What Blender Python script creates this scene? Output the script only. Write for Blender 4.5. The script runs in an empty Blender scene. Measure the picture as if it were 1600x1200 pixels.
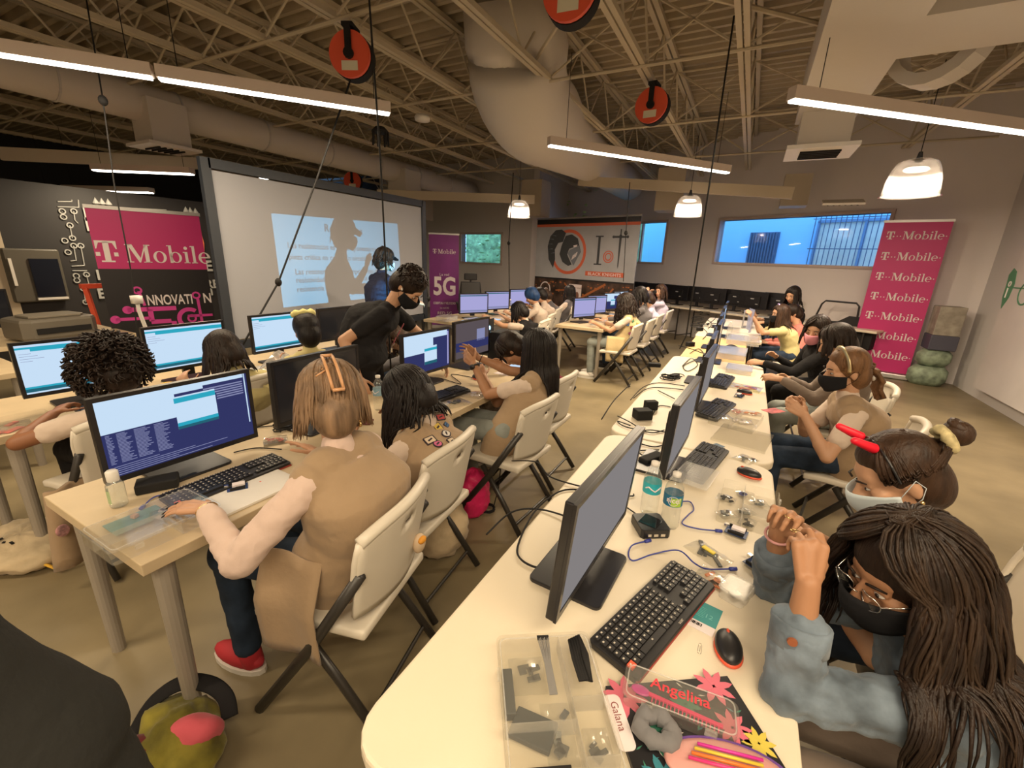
import bpy, bmesh, math, random
import numpy as np
from mathutils import Vector, Matrix, noise
random.seed(7)
C = bpy.context.scene.collection
SC = bpy.context.scene
PI = math.pi
V = lambda *a: np.array(a, dtype=float)

# ------------------------------------------------------------------ camera
YAW, PITCH, ROLL, FOC, EYE = -0.48335, 0.28463, -0.03763, 671.9, 1.64
def _cam():
    cy, sy = math.cos(YAW), math.sin(YAW)
    F = V(sy*math.cos(PITCH), cy*math.cos(PITCH), -math.sin(PITCH))
    r = V(cy, -sy, 0); d = np.cross(F, r)
    r2 = r*math.cos(ROLL) + d*math.sin(ROLL); d2 = -r*math.sin(ROLL) + d*math.cos(ROLL)
    return r2, d2, F
CR, CD, CF = _cam(); EYEP = V(0, 0, EYE)
def ray(px, py): return CR*((px-800)/FOC) + CD*((py-600)/FOC) + CF
def at_z(px, py, z): w = ray(px, py); return EYEP + w*((z-EYE)/w[2])      # point of a horizontal surface seen at a pixel
def at_x(px, py, x): w = ray(px, py); return EYEP + w*(x/w[0])
def at_d(px, py, d): w = ray(px, py); return EYEP + w*(d/math.hypot(w[0], w[1]))
cam = bpy.data.cameras.new('camera'); co = bpy.data.objects.new('camera', cam); C.objects.link(co)
cam.sensor_width = 36; cam.sensor_fit = 'HORIZONTAL'; cam.lens = 36*FOC/1600; cam.clip_start = .02; cam.clip_end = 200
co.matrix_world = Matrix(((CR[0], -CD[0], -CF[0], 0), (CR[1], -CD[1], -CF[1], 0), (CR[2], -CD[2], -CF[2], EYE), (0, 0, 0, 1)))
SC.camera = co

# ------------------------------------------------------------------ light and exposure
SC.view_settings.view_transform = 'Standard'; SC.view_settings.look = 'None'
SC.view_settings.gamma = 1; SC.view_settings.use_curve_mapping = False
SC.view_settings.exposure = 0.0
SC.cycles.transparent_max_bounces = 32
w = bpy.data.worlds.new('daylight'); SC.world = w; w.use_nodes = True
w.node_tree.nodes['Background'].inputs[0].default_value = (.30, .58, 1, 1)
w.node_tree.nodes['Background'].inputs[1].default_value = 4.2
BAR_WATT, BAR_COL = 25.0, (1.0, .80, .54)

# ------------------------------------------------------------------ materials
_m = {}
def mat(name, col, rough=.6, metal=0., emit=0., ecol=None, bump=0., bscale=60, var=0., vscale=6, spec=.5, alpha=1., coat=0., trans=0., sheen=0., aniso=None):
    if name in _m: return _m[name]
    m = bpy.data.materials.new(name); m.use_nodes = True; n = m.node_tree.nodes; l = m.node_tree.links
    b = n['Principled BSDF']; I = b.inputs
    I['Base Color'].default_value = (*col, 1); I['Roughness'].default_value = rough; I['Metallic'].default_value = metal
    I['Specular IOR Level'].default_value = spec; I['Alpha'].default_value = alpha; I['Coat Weight'].default_value = coat
    I['Transmission Weight'].default_value = trans; I['Sheen Weight'].default_value = sheen
    if emit: I['Emission Color'].default_value = (*(ecol or col), 1); I['Emission Strength'].default_value = emit
    if bump or var:
        tc = n.new('ShaderNodeTexCoord'); mp = n.new('ShaderNodeMapping'); l.new(tc.outputs['Object'], mp.inputs[0])
        if aniso: mp.inputs['Scale'].default_value = aniso
    if var:
        t = n.new('ShaderNodeTexNoise'); t.inputs['Scale'].default_value = vscale; t.inputs['Detail'].default_value = 5
        l.new(mp.outputs[0], t.inputs['Vector'])
        r = n.new('ShaderNodeValToRGB'); l.new(t.outputs['Fac'], r.inputs[0])
        r.color_ramp.elements[0].position = .3; r.color_ramp.elements[1].position = .7
        r.color_ramp.elements[0].color = (*[max(0, c*(1-var)) for c in col], 1)
        r.color_ramp.elements[1].color = (*[min(1, c*(1+var)) for c in col], 1)
        l.new(r.outputs[0], I['Base Color'])
    if bump:
        t2 = n.new('ShaderNodeTexNoise'); t2.inputs['Scale'].default_value = bscale; t2.inputs['Detail'].default_value = 4
        l.new(mp.outputs[0], t2.inputs['Vector'])
        bp = n.new('ShaderNodeBump'); bp.inputs['Strength'].default_value = bump; bp.inputs['Distance'].default_value = .01
        l.new(t2.outputs['Fac'], bp.inputs['Height']); l.new(bp.outputs[0], I['Normal'])
    _m[name] = m; return m
def clear(name, tint=(.93, .93, .9), gloss=.10, milk=.06, rough=.08):
    if name in _m: return _m[name]
    m = bpy.data.materials.new(name); m.use_nodes = True; n = m.node_tree.nodes; l = m.node_tree.links
    n.remove(n['Principled BSDF']); o = n['Material Output']
    t = n.new('ShaderNodeBsdfTransparent'); t.inputs[0].default_value = (*tint, 1)
    g = n.new('ShaderNodeBsdfGlossy'); g.inputs['Roughness'].default_value = rough
    d = n.new('ShaderNodeBsdfDiffuse'); d.inputs[0].default_value = (.85, .84, .8, 1)
    a = n.new('ShaderNodeMixShader'); a.inputs[0].default_value = milk
    lw = n.new('ShaderNodeLayerWeight'); lw.inputs[0].default_value = .5; fr = n.new('ShaderNodeMath'); fr.operation = 'POWER'; fr.inputs[1].default_value = 4.5; l.new(lw.outputs['Facing'], fr.inputs[0])
    mx = n.new('ShaderNodeMath'); mx.operation = 'ADD'; mx.inputs[1].default_value = gloss; l.new(fr.outputs[0], mx.inputs[0])
    b = n.new('ShaderNodeMixShader'); l.new(mx.outputs[0], b.inputs[0])
    l.new(t.outputs[0], a.inputs[1]); l.new(d.outputs[0], a.inputs[2]); l.new(a.outputs[0], b.inputs[1]); l.new(g.outputs[0], b.inputs[2])
    l.new(b.outputs[0], o.inputs[0]); _m[name] = m; return m
def glow(name, col, s):
    if name in _m: return _m[name]
    m = bpy.data.materials.new(name); m.use_nodes = True; n = m.node_tree.nodes; l = m.node_tree.links
    n.remove(n['Principled BSDF']); e = n.new('ShaderNodeEmission'); e.inputs[0].default_value = (*col, 1); e.inputs[1].default_value = s
    l.new(e.outputs[0], n['Material Output'].inputs[0]); _m[name] = m; return m

# ------------------------------------------------------------------ mesh builder
def rotz(a): c, s = math.cos(a), math.sin(a); return np.array([[c, -s, 0], [s, c, 0], [0, 0, 1.]])
def rotx(a): c, s = math.cos(a), math.sin(a); return np.array([[1, 0, 0], [0, c, -s], [0, s, c.real]])
def roty(a): c, s = math.cos(a), math.sin(a); return np.array([[c, 0, s], [0, 1, 0], [-s, 0, c]])
def unit(v): v = np.asarray(v, float); n = np.linalg.norm(v); return v/n if n > 1e-9 else V(0, 0, 1)
def frame(d, hint=(0, 0, 1)):
    d = unit(d); h = np.asarray(hint, float)
    if abs(np.dot(d, unit(h))) > .97: h = V(1, 0, 0) if abs(d[0]) < .9 else V(0, 1, 0)
    a = unit(np.cross(h, d)); return a, np.cross(d, a), d
_SPH = {}
def _sph(n, m):
    if (n, m) not in _SPH:
        vs = [(0, 0, 1)]; fs = []
        for i in range(1, m):
            t = PI*i/m
            for j in range(n): p = 2*PI*j/n; vs.append((math.sin(t)*math.cos(p), math.sin(t)*math.sin(p), math.cos(t)))
        vs.append((0, 0, -1)); L = len(vs)-1
        for j in range(n): fs.append((0, 1+j, 1+(j+1) % n)); fs.append((L, L-n+(j+1) % n, L-n+j))
        for i in range(m-2):
            for j in range(n): a = 1+i*n; fs.append((a+j, a+n+j, a+n+(j+1) % n, a+(j+1) % n))
        _SPH[(n, m)] = (np.array(vs), fs)
    return _SPH[(n, m)]
class MB:
    def __init__(s): s.v = []; s.f = []; s.m = []; s.n = 0
    def add(s, vs, fs, mi=0):
        vs = np.asarray(vs, float).reshape(-1, 3); s.v.append(vs)
        s.f += [tuple(i+s.n for i in f) for f in fs]; s.m += [mi]*len(fs); s.n += len(vs); return s
    def box(s, c, d, R=None, mi=0, ch=0.):
        x, y, z = np.array(d)/2.; c = np.asarray(c, float)
        if ch:                                             # chamfered in plan, all vertical edges
            k = min(ch, x*.9, y*.9); P = [(x-k, y), (x, y-k), (x, -y+k), (x-k, -y), (-x+k, -y), (-x, -y+k), (-x, y-k), (-x+k, y)]
            P = P[::-1]; vs = [(a, b, -z) for a, b in P]+[(a, b, z) for a, b in P]
            fs = [tuple(range(7, -1, -1)), tuple(range(8, 16))]+[(i, (i+1) % 8, 8+(i+1) % 8, 8+i) for i in range(8)]
        else:
            vs = [(sx*x, sy*y, sz*z) for sz in (-1, 1) for sx, sy in ((-1, -1), (1, -1), (1, 1), (-1, 1))]
            fs = [(3, 2, 1, 0), (4, 5, 6, 7), (0, 1, 5, 4), (1, 2, 6, 5), (2, 3, 7, 6), (3, 0, 4, 7)]
        vs = np.array(vs)
        if R is not None: vs = vs @ np.asarray(R).T
        return s.add(vs+c, fs, mi)
    def ell(s, c, r, R=None, n=16, m=10, mi=0):
        vs, fs = _sph(n, m); vs = vs*np.asarray(r, float)
        if R is not None: vs = vs @ np.asarray(R).T
        return s.add(vs+np.asarray(c, float), fs, mi)
    def cone(s, a, b, ra, rb, n=12, mi=0, cap=True):
        a = np.asarray(a, float); b = np.asarray(b, float); u, v, d = frame(b-a)
        A = [math.cos(2*PI*i/n)*u+math.sin(2*PI*i/n)*v for i in range(n)]
        vs = [a+q*ra for q in A]+[b+q*rb for q in A]; fs = [(i, (i+1) % n, n+(i+1) % n, n+i) for i in range(n)]
        if cap: fs += [tuple(range(n-1, -1, -1)), tuple(range(n, 2*n))]
        return s.add(vs, fs, mi)
    def cap(s, a, b, ra, rb=None, n=12, mi=0):             # round-ended tapered bar
        rb = ra if rb is None else rb; a = np.asarray(a, float); b = np.asarray(b, float)
        u, v, d = frame(b-a); R = np.array([u, v, d]).T; vs, fs = _sph(n, 8); vs = np.array(vs)
        top = vs[:, 2] >= -1e-6; w = vs.copy(); w[top] *= rb; w[~top] *= ra; w = w @ R.T
        w[top] += b; w[~top] += a; return s.add(w, fs, mi)
    def tube(s, P, r, n=6, mi=0, closed=False, flat=None):
        P = [np.asarray(p, float) for p in P]; k = len(P); rr = r if hasattr(r, '__len__') else [r]*k; vs = []; up = None
        for i, p in enumerate(P):
            t = P[(i+1) % k]-P[i-1] if closed else P[min(i+1, k-1)]-P[max(i-1, 0)]
            t = unit(t)
            if up is None: u, v, _ = frame(t)
            else: u = unit(up-t*np.dot(up, t)); v = np.cross(t, u)
            up = u; fl = flat or 1.
            for j in range(n): a = 2*PI*j/n; vs.append(p+(math.cos(a)*u+math.sin(a)*v*fl)*rr[i])
        fs = []
        for i in range(k if closed else k-1):
            a = i*n; b = ((i+1) % k)*n
            for j in range(n): fs.append((a+j, a+(j+1) % n, b+(j+1) % n, b+j))
        if not closed: fs += [tuple(range(n-1, -1, -1)), tuple(range((k-1)*n, k*n))]
        return s.add(vs, fs, mi)
    def lathe(s, prof, c=(0, 0, 0), n=20, mi=0, R=None):
        vs = []; c = np.asarray(c, float)
        for r, z in prof:
            for j in range(n): a = 2*PI*j/n; vs.append((r*math.cos(a), r*math.sin(a), z))
        vs = np.array(vs)
        if R is not None: vs = vs @ np.asarray(R).T
        k = len(prof); fs = [(i*n+j, i*n+(j+1) % n, (i+1)*n+(j+1) % n, (i+1)*n+j) for i in range(k-1) for j in range(n)]
        if prof[0][0] > 1e-4 and prof[0][0] < 5: pass
        return s.add(vs+c, fs, mi)
    def prism(s, P, z0, z1, o=(0, 0, 0), R=None, mi=0):    # polygon in local xy pulled from z0 to z1
        n = len(P); vs = np.array([(a, b, z0) for a, b in P]+[(a, b, z1) for a, b in P], float)
        if R is not None: vs = vs @ np.asarray(R).T
        return s.add(vs+np.asarray(o, float), [tuple(range(n-1, -1, -1)), tuple(range(n, 2*n))]+[(i, (i+1) % n, n+(i+1) % n, n+i) for i in range(n)], mi)
    def ring(s, c, ro, ri, z0, z1, o=(0, 0, 0), R=None, mi=0, n=24, a0=0, a1=2*PI, ry=1., riy=None):
        full = abs(a1-a0-2*PI) < 1e-6; k = n if full else n+1; riy = ry if riy is None else riy
        A = [a0+(a1-a0)*i/n for i in range(k)]
        vs = []
        for z in (z0, z1):
            for a in A: vs.append((c[0]+ro*math.cos(a), c[1]+ro*ry*math.sin(a), z))
            for a in A: vs.append((c[0]+ri*math.cos(a), c[1]+ri*riy*math.sin(a), z))
        fs = []
        for i in range(k if full else k-1):
            j = (i+1) % k; fs += [(2*k+i, 2*k+j, 3*k+j, 3*k+i), (i, k+i, k+j, j), (i, j, 2*k+j, 2*k+i), (k+i, 3*k+i, 3*k+j, k+j)]
        vs = np.array(vs)
        if R is not None: vs = vs @ np.asarray(R).T
        return s.add(vs+np.asarray(o, float), fs, mi)
    def grid(s, fn, nu, nv, mi=0, wrap=False):
        vs = [fn(i/(nu-1) if not wrap else i/nu, j/(nv-1)) for i in range(nu) for j in range(nv)]
        return s.add(vs, [(i*nv+j, ((i+1) % nu)*nv+j, ((i+1) % nu)*nv+j+1, i*nv+j+1) for i in range(nu if wrap else nu-1) for j in range(nv-1)], mi)
    def xf(s, R=None, t=(0, 0, 0)):
        s.v = [(a @ np.asarray(R).T if R is not None else a)+np.asarray(t, float) for a in s.v]; return s
    def build(s, name, mats, parent=None, smooth=False, bevel=0, solid=0, label=None, sub=0):
        me = bpy.data.meshes.new(name); me.from_pydata(np.concatenate(s.v).tolist(), [], s.f); me.validate()
        for m in (mats if isinstance(mats, (list, tuple)) else [mats]): me.materials.append(m)
        if len(me.polygons) == len(s.m): me.polygons.foreach_set('material_index', s.m)
        if smooth: me.polygons.foreach_set('use_smooth', [True]*len(me.polygons))
        o = bpy.data.objects.new(name, me); C.objects.link(o)
        if parent is not None: o.parent = parent
        if solid: q = o.modifiers.new('s', 'SOLIDIFY'); q.thickness = solid
        if sub: q = o.modifiers.new('u', 'SUBSURF'); q.levels = q.render_levels = sub
        if bevel:
            q = o.modifiers.new('b', 'BEVEL'); q.width = bevel; q.segments = 2; q.limit_method = 'ANGLE'; q.angle_limit = .8
        if label: o['label'] = label
        return o
def thing(name, label, cat, loc=(0, 0, 0), rz=0, group=None):
    o = bpy.data.objects.new(name, None); C.objects.link(o); o.empty_display_size = .05
    o.location = loc; o.rotation_euler = (0, 0, rz); o['label'] = label; o['category'] = cat
    if group: o['group'] = group
    return o
def tag(o, label, cat, group=None, kind=None):
    o['label'] = label; o['category'] = cat
    if group: o['group'] = group
    if kind: o['kind'] = kind
    return o
def struct(o): o['kind'] = 'structure'; return o
def dup(root, loc, rz, label=None, group=None, skip=()):
    bpy_kids = [c for c in C.objects if c.parent == root]
    r = root.copy(); C.objects.link(r); r.location = loc; r.rotation_euler = (0, 0, rz)
    if label: r['label'] = label
    if group: r['group'] = group
    for ch in bpy_kids:
        if ch.name.split('.')[0] in skip: continue
        c = ch.copy(); C.objects.link(c); c.parent = r
        for g in [x for x in C.objects if x.parent == ch]:
            d = g.copy(); C.objects.link(d); d.parent = c
    return r
_fc = {}
def textgeo(s, size=1., bold=0.):
    k = (s, bold)
    if k not in _fc:
        cu = bpy.data.curves.new('t', 'FONT'); cu.body = s; cu.size = 1; cu.offset = bold; cu.resolution_u = 3; cu.align_x = 'LEFT'
        o = bpy.data.objects.new('t', cu); C.objects.link(o); dg = bpy.context.evaluated_depsgraph_get()
        me = o.evaluated_get(dg).to_mesh(); vs = np.array([tuple(v.co) for v in me.vertices]).reshape(-1, 3); fs = [tuple(p.vertices) for p in me.polygons]
        o.evaluated_get(dg).to_mesh_clear(); bpy.data.objects.remove(o); bpy.data.curves.remove(cu); _fc[k] = (vs, fs)
    vs, fs = _fc[k]; return vs*size, fs
def text(mb, s, x, y, size, z=0., mi=0, bold=0., align='l', sx=1.):
    vs, fs = textgeo(s, size, bold); vs = vs.copy()
    if not len(vs): return
    vs[:, 0] *= sx; w = vs[:, 0].max()
    vs[:, 0] += x-(w/2 if align == 'c' else w if align == 'r' else 0); vs[:, 1] += y; vs[:, 2] = z; mb.add(vs, fs, mi)
# serif capitals and letters made of stems and rings (cap height 1)
def serif(mb, word, x, y, h, z0, z1, mi=0):
    def B(x0, y0, x1, y1): mb.prism([(x+x0*h, y+y0*h), (x+x1*h, y+y0*h), (x+x1*h, y+y1*h), (x+x0*h, y+y1*h)], z0, z1, mi=mi)
    def Q(P): mb.prism([(x+a*h, y+b*h) for a, b in P], z0, z1, mi=mi)
    def O(cx, cy, ro, ri, a0=0, a1=2*PI): mb.ring((x+cx*h, y+cy*h), ro*h, ri*h, z0, z1, mi=mi, a0=a0, a1=a1, ry=1.1, riy=1.75 if ri > .1 else 1.)
    for c in word:
        if c == 'T':
            B(.34, .05, .56, .95); B(.2, 0, .7, .07); B(.06, .9, .84, 1); Q([(.06, .9), (.06, .62), (.1, .62), (.2, .9)]); Q([(.84, .9), (.7, .9), (.8, .62), (.84, .62)])
            B(.04, .28, .2, .46); B(.7, .28, .86, .46); x += 1.05*h
        elif c == 'M':
            B(.12, 0, .18, 1); Q([(.12, 1), (.32, 1), (.62, .25), (.54, 0)]); Q([(.54, 0), (.6, 0), (.95, 1), (.88, 1)]); B(.84, 0, 1.02, 1)
            B(0, 0, .3, .05); B(0, .95, .25, 1); B(.74, 0, 1.12, .05); B(.9, .95, 1.12, 1); x += 1.2*h
        elif c == 'o': O(.32, .33, .31, .17); x += .7*h
        elif c == 'b': B(.08, 0, .22, 1.02); B(0, .96, .12, 1.02); O(.38, .33, .29, .16); x += .74*h
        elif c == 'i': B(.1, 0, .24, .66); B(.02, 0, .32, .05); B(.02, .61, .12, .66); O(.17, .88, .09, .0001); x += .38*h
        elif c == 'l': B(.1, 0, .24, 1.02); B(.02, 0, .32, .05); B(.02, .96, .12, 1.02); x += .38*h
        elif c == 'e': O(.32, .33, .31, .17, 0.05, 2*PI-.75); B(.1, .32, .6, .39); x += .72*h
        elif c == '.': B(.05, .3, .2, .45); x += .35*h
        elif c == ',': B(.02, .33, .1, .41); x += .2*h
        else: x += .3*h
    return x
def smooth_path(Q, n=6):
    Q = [np.asarray(p, float) for p in Q]; out = []
    for i in range(len(Q)-1):
        a, b_, c_, d_ = Q[max(i-1, 0)], Q[i], Q[i+1], Q[min(i+2, len(Q)-1)]
        for k in range(n): t_ = k/n; out.append(.5*((2*b_)+(c_-a)*t_+(2*a-5*b_+4*c_-d_)*t_**2+(3*b_-a-3*c_+d_)*t_**3))
    return out+[Q[-1]]
def place(mb, o, u, v):                                    # lay a flat drawing (x right, y up, z out) on a wall-like frame
    u = unit(u); v = unit(v); n = np.cross(u, v); return mb.xf(np.array([u, v, n]).T, o)

# ------------------------------------------------------------------ the room
M_floor = mat('worn concrete', (.225, .18, .105), .42, bump=.12, bscale=14, var=.28, vscale=1.6, spec=.4)
M_wall = mat('grey painted wall', (.72, .67, .65), .8, bump=.05, bscale=80)
M_wallw = mat('white painted wall', (.60, .57, .55), .75)
M_black = mat('black painted wall', (.022, .02, .02), .6)
M_steel = mat('cream painted steel', (.50, .43, .31), .55)
M_deck = mat('painted metal deck', (.40, .335, .235), .6, var=.12, vscale=3)
M_duct = mat('wrapped white duct', (.62, .57, .50), .55, bump=.15, bscale=9)
M_white = mat('white plastic', (.74, .70, .64), .4)
M_frame = mat('beige window frame', (.50, .40, .36), .5)
M_dark = mat('black plastic', (.018, .017, .018), .38)
M_dark2 = mat('matt black', (.016, .015, .015), .75, spec=.25)
M_red = mat('orange red paint', (.75, .10, .045), .45)
M_blk = mat('black fabric', (.012, .012, .013), .9)

MB().box((-6.5, 6, -.05), (25, 24, .1)).build('floor', M_floor)
struct(bpy.data.objects['floor'])
# corrugated roof deck, ribs along x
d = MB(); y = -5.
prof = []
while y < 17:
    prof += [(y, 4.16), (y+.05, 4.16), (y+.075, 4.24), (y+.155, 4.24)]; y += .18
def roof_x(y): return min(3.3, 3.05-(y-9.15)/.508)      # the roof follows the slanting back wall
prof = [q for q in prof if q[0] < 13.2]
vs = [(-19 if a < 11.8 else -5.4, a, b) for a, b in prof]+[(roof_x(a), a, b) for a, b in prof]; k = len(prof)
d.add(vs, [(i, i+1, k+i+1, k+i) for i in range(k-1)])
d.prism([(-19, -5), (3.3, -5), (3.3, 9.03), (-5.2, 13.3), (-5.4, 11.8), (-19, 11.9)], 4.28, 4.34)
struct(d.build('ceiling', M_deck))
def wallpanel(name, o, p, h, holes, m, th=.15):
    o = V(*o, 0); p = V(*p, 0); L = np.linalg.norm(p-o); u = (p-o)/L; b = MB(); xs = 0.
    R = np.array([u, V(-u[1], u[0], 0), V(0, 0, 1)]).T
    def bx(x0, x1, z0, z1):
        if x1-x0 > .001 and z1-z0 > .001: b.box(o+u*(x0+x1)/2+V(0, 0, (z0+z1)/2)+R@V(0, th/2, 0), (x1-x0, th, z1-z0), R)
    for x0, x1, z0, z1 in sorted(holes):
        bx(xs, x0, 0, h); bx(x0, x1, 0, z0); bx(x0, x1, z1, h); xs = x1
    bx(xs, L, 0, h); return struct(b.build(name, m)), o, u, R
A0, A1 = (3.05, 8.94), (-5.2, 13.13)
uA0 = unit(V(A0[0]-A1[0], A0[1]-A1[1], 0))
def onA(px, py):
    w_ = ray(px, py); n = V(-uA0[1], uA0[0], 0); t = np.dot(n, V(*A1, 0)-EYEP)/np.dot(n, w_); p = EYEP+w_*t
    return float(np.dot(p-V(*A1, 0), uA0)), float(p[2])
(a1, h1), (a2, h2), (a3, h3) = onA(1117, 409), onA(1394, 332), onA(1035, 410)
a4, h4 = onA(1002, 349)
HA = [(a4-1.2, a3, h3, h4), (a1, a2, h1, h2)]
_, oA, uA, RA = wallpanel('wall_back', A1, A0, 4.4, HA, M_wall)
# left part of the back wall, a little nearer
B0, B1 = (-11.5, 11.75), (-5.0, 10.6)
uB = unit(V(B1[0]-B0[0], B1[1]-B0[1], 0))
def onB(px, py):
    w_ = ray(px, py); n = V(-uB[1], uB[0], 0); t = np.dot(n, V(*B0, 0)-EYEP)/np.dot(n, w_); p = EYEP+w_*t
    return float(np.dot(p-V(*B0, 0), uB)), p[2]
w0, z1 = onB(722, 366); w1, _z = onB(784, 364); _x, z0 = onB(750, 410)
_, oB, _u, RB = wallpanel('wall_back.001', B0, B1, 4.4, [(w0, w1, z0, z1)], M_wallw)
wallpanel('wall_back.002', (-5.0, 10.6), (-5.2, 13.2), 4.4, [], M_wall)
wallpanel('wall_right', (3.05, 9.1), (3.05, -3.6), 4.4, [], M_wallw)
wallpanel('wall_front', (3.2, -3.5), (-18, -3.5), 4.4, [], M_wall)
wallpanel('wall_left', (-17, -3.6), (-17, 14), 4.4, [], M_black)
wallpanel('wall_left.001', (-17, 12.5), (-11.4, 11.75), 4.4, [], M_black)

M_glass = clear('window glass', (.93, .97, 1), .02, 0., .02)
def window(name, o, u, R, x0, x1, z0, z1, mull=()):
    f = MB(); t = .05
    def bx(a, b, c, d_, th=.2, y=.06): f.box(o+u*(a+b)/2+V(0, 0, (c+d_)/2)+R@V(0, y, 0), (b-a, th, d_-c), R)
    bx(x0-t, x1+t, z0-t, z0); bx(x0-t, x1+t, z1, z1+t); bx(x0-t, x0, z0, z1); bx(x1, x1+t, z0, z1)
    for q in mull: bx(x0+(x1-x0)*q-.02, x0+(x1-x0)*q+.02, z0, z1, .06)
    w_ = f.build(name, M_frame); struct(w_)
    g = MB().box(o+u*(x0+x1)/2+V(0, 0, (z0+z1)/2)+R@V(0, .08, 0), (x1-x0, .006, z1-z0), R).build('glass_pane', M_glass, w_)
window('window_1', oA, uA, RA, *HA[1])
window('window_2', oA, uA, RA, *HA[0], (.62,))
window('window_3', V(*B0, 0), uB, RB, w0, w1, z0, z1)
# outside: neighbouring pale blue building with a barred window, and a hedge
M_out = mat('rendered wall with daylight blue', (.34, .66, .95), .8)
oo = oA+RA@V(0, 2.6, 0)
b = MB().box(oo+uA*5.5+V(0, 0, 2.2), (14.5, .2, 4.4), RA); struct(b.build('wall_outside', M_out))
t = thing('barred_window', 'wide barred window of the building outside', 'window', tuple(oo+uA*7.3-RA@V(0, .12, 0)), math.atan2(uA[1], uA[0]))
MB().box((0, 0, 2.05), (2.7, .04, 1.3)).build('pane', mat('curtained pane', (.78, .76, .66), .5, var=.12, vscale=3), t)
f = MB()
for q in (-1.35, -.45, .45, 1.35): f.box((q, -.03, 2.05), (.06, .05, 1.3))
for q in (1.4, 2.7): f.box((0, -.03, q), (2.76, .05, .06))
f.build('window_frame', mat('blue grey frame', (.2, .32, .5), .5), t)
f = MB()
for i in range(29): f.cone((-1.4+i*.1, -.14, 1.35), (-1.4+i*.1, -.14, 2.8), .009, .009, 6)
for q in (1.45, 2.1, 2.75): f.cone((-1.45, -.14, q), (1.45, -.14, q), .01, .01, 6)
f.build('bars', mat('dark blue iron', (.07, .09, .16), .5), t)
t = thing('window_shutter', 'small dark louvred window on the building outside', 'window', tuple(oo+uA*4.75-RA@V(0, .12, 0)), math.atan2(uA[1], uA[0]))
f = MB(); f.box((0, 0, 2.0), (.72, .03, 1.0))
for i in range(10): f.box((-.32+i*.07, -.03, 2.0), (.03, .03, .96))
f.build('louvres', mat('slate louvre', (.10, .14, .22), .5), t)
M_leaf = mat('hedge leaves', (.42, .62, .30), .7, var=.5, vscale=5)
hb = MB(); rng = random.Random(3); hc = V(*B0, 0)+uB*(w0+w1)/2+RB@V(0, 2.2, 0)
for i in range(900):
    p = hc+uB*rng.uniform(-3, 3)+RB@V(0, rng.uniform(-.2, .8), 0)+V(0, 0, rng.uniform(.6, 3.6))
    R_ = rotz(rng.uniform(0, 6))@rotx(rng.uniform(0, 3)); s_ = rng.uniform(.05, .12)
    hb.add(np.array([(-s_, 0, 0), (0, -s_*.5, 0), (s_, 0, 0), (0, s_*.5, 0)])@R_.T+p, [(0, 1, 2, 3)])
hb.box(hc+RB@V(0, .9, 0)+V(0, 0, 1.9), (7, .2, 3.8), RB)
tag(hb.build('hedge', M_leaf), 'bright green hedge outside the small window', 'hedge', kind='stuff')
cr = MB(); cr.box(hc-RB@V(0, .8, 0)+V(0, 0, .8), (2.4, .5, 1.15), RB, ch=.2)
tag(cr.build('parked_vehicle', mat('pink red paintwork', (.85, .25, .32), .35), bevel=.06), 'pinkish red vehicle body outside below the hedge', 'vehicle')

# ------------------------------------------------------------------ roof joists, bridging
def joist(x, lab):
    ye = (8.8+(3.05-x)*.508) if x > -5.1 else 10.4+.177*(-5-x)
    t = thing('roof_joist', lab, 'joist', (x, 0, 0), 0, 'open web joists under the roof deck')
    f = MB()
    for s in (-1, 1): f.box((s*.03, (ye-3.4)/2, 3.52), (.045, ye+3.4, .045))
    f.build('bottom_chord', M_steel, t)
    f = MB()
    for s in (-1, 1): f.box((s*.035, (ye-3.4)/2, 4.12), (.05, ye+3.4, .05))
    f.build('top_chord', M_steel, t)
    f = MB(); y = -3.2; i = 0
    while y < ye-.5:
        f.cone((0, y, 3.52 if i % 2 else 4.1), (0, y+.5, 4.1 if i % 2 else 3.52), .012, .012, 6, cap=False); y += .5; i += 1
    f.build('web', M_steel, t)
for x in (-12.4, -11.0, -9.7, -8.5, -7.45, -6.4, -5.4, -4.36, -3.42, -2.28, -1.29, -.38, .75, 1.8): joist(x, 'cream open web steel joist running along the room under the roof deck')
f = MB()
for yy in (1.2, 3.05, 4.9, 6.9, 9.0):
    f.cone((-13, yy, 3.49), (2.7, yy, 3.49), .017, .017, 6)
    f.cone((-13, yy, 4.1), (2.7, yy, 4.1), .017, .017, 6)
xs = [-8.5, -7.45, -6.4, -5.4, -4.36, -3.42, -2.28, -1.29, -.38, .75, 1.8]
for yy in (1.2, 3.05, 4.9, 6.9, 9.0):
    for a, b_ in zip(xs, xs[1:]):
        f.cone((a, yy, 3.5), (b_, yy, 4.1), .013, .013, 5); f.cone((a, yy, 4.1), (b_, yy, 3.5), .013, .013, 5)
tag(f.build('joist_bridging', M_steel), 'thin cream cross bracing rods between the roof joists', 'bracing')
f = MB()
for (x0, y0), (x1, y1) in (((-3.6, 1.0), (-.9, 3.9)), ((-.2, 2.2), (-2.6, 5.0)), ((-.9, 3.9), (1.2, 6.0))):
    f.cone((x0, y0, 3.6), (x1, y1, 3.62), .02, .02, 6)
tag(f.build('diagonal_brace', M_steel), 'slanting cream brace rods crossing between the joists', 'bracing')

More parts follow.
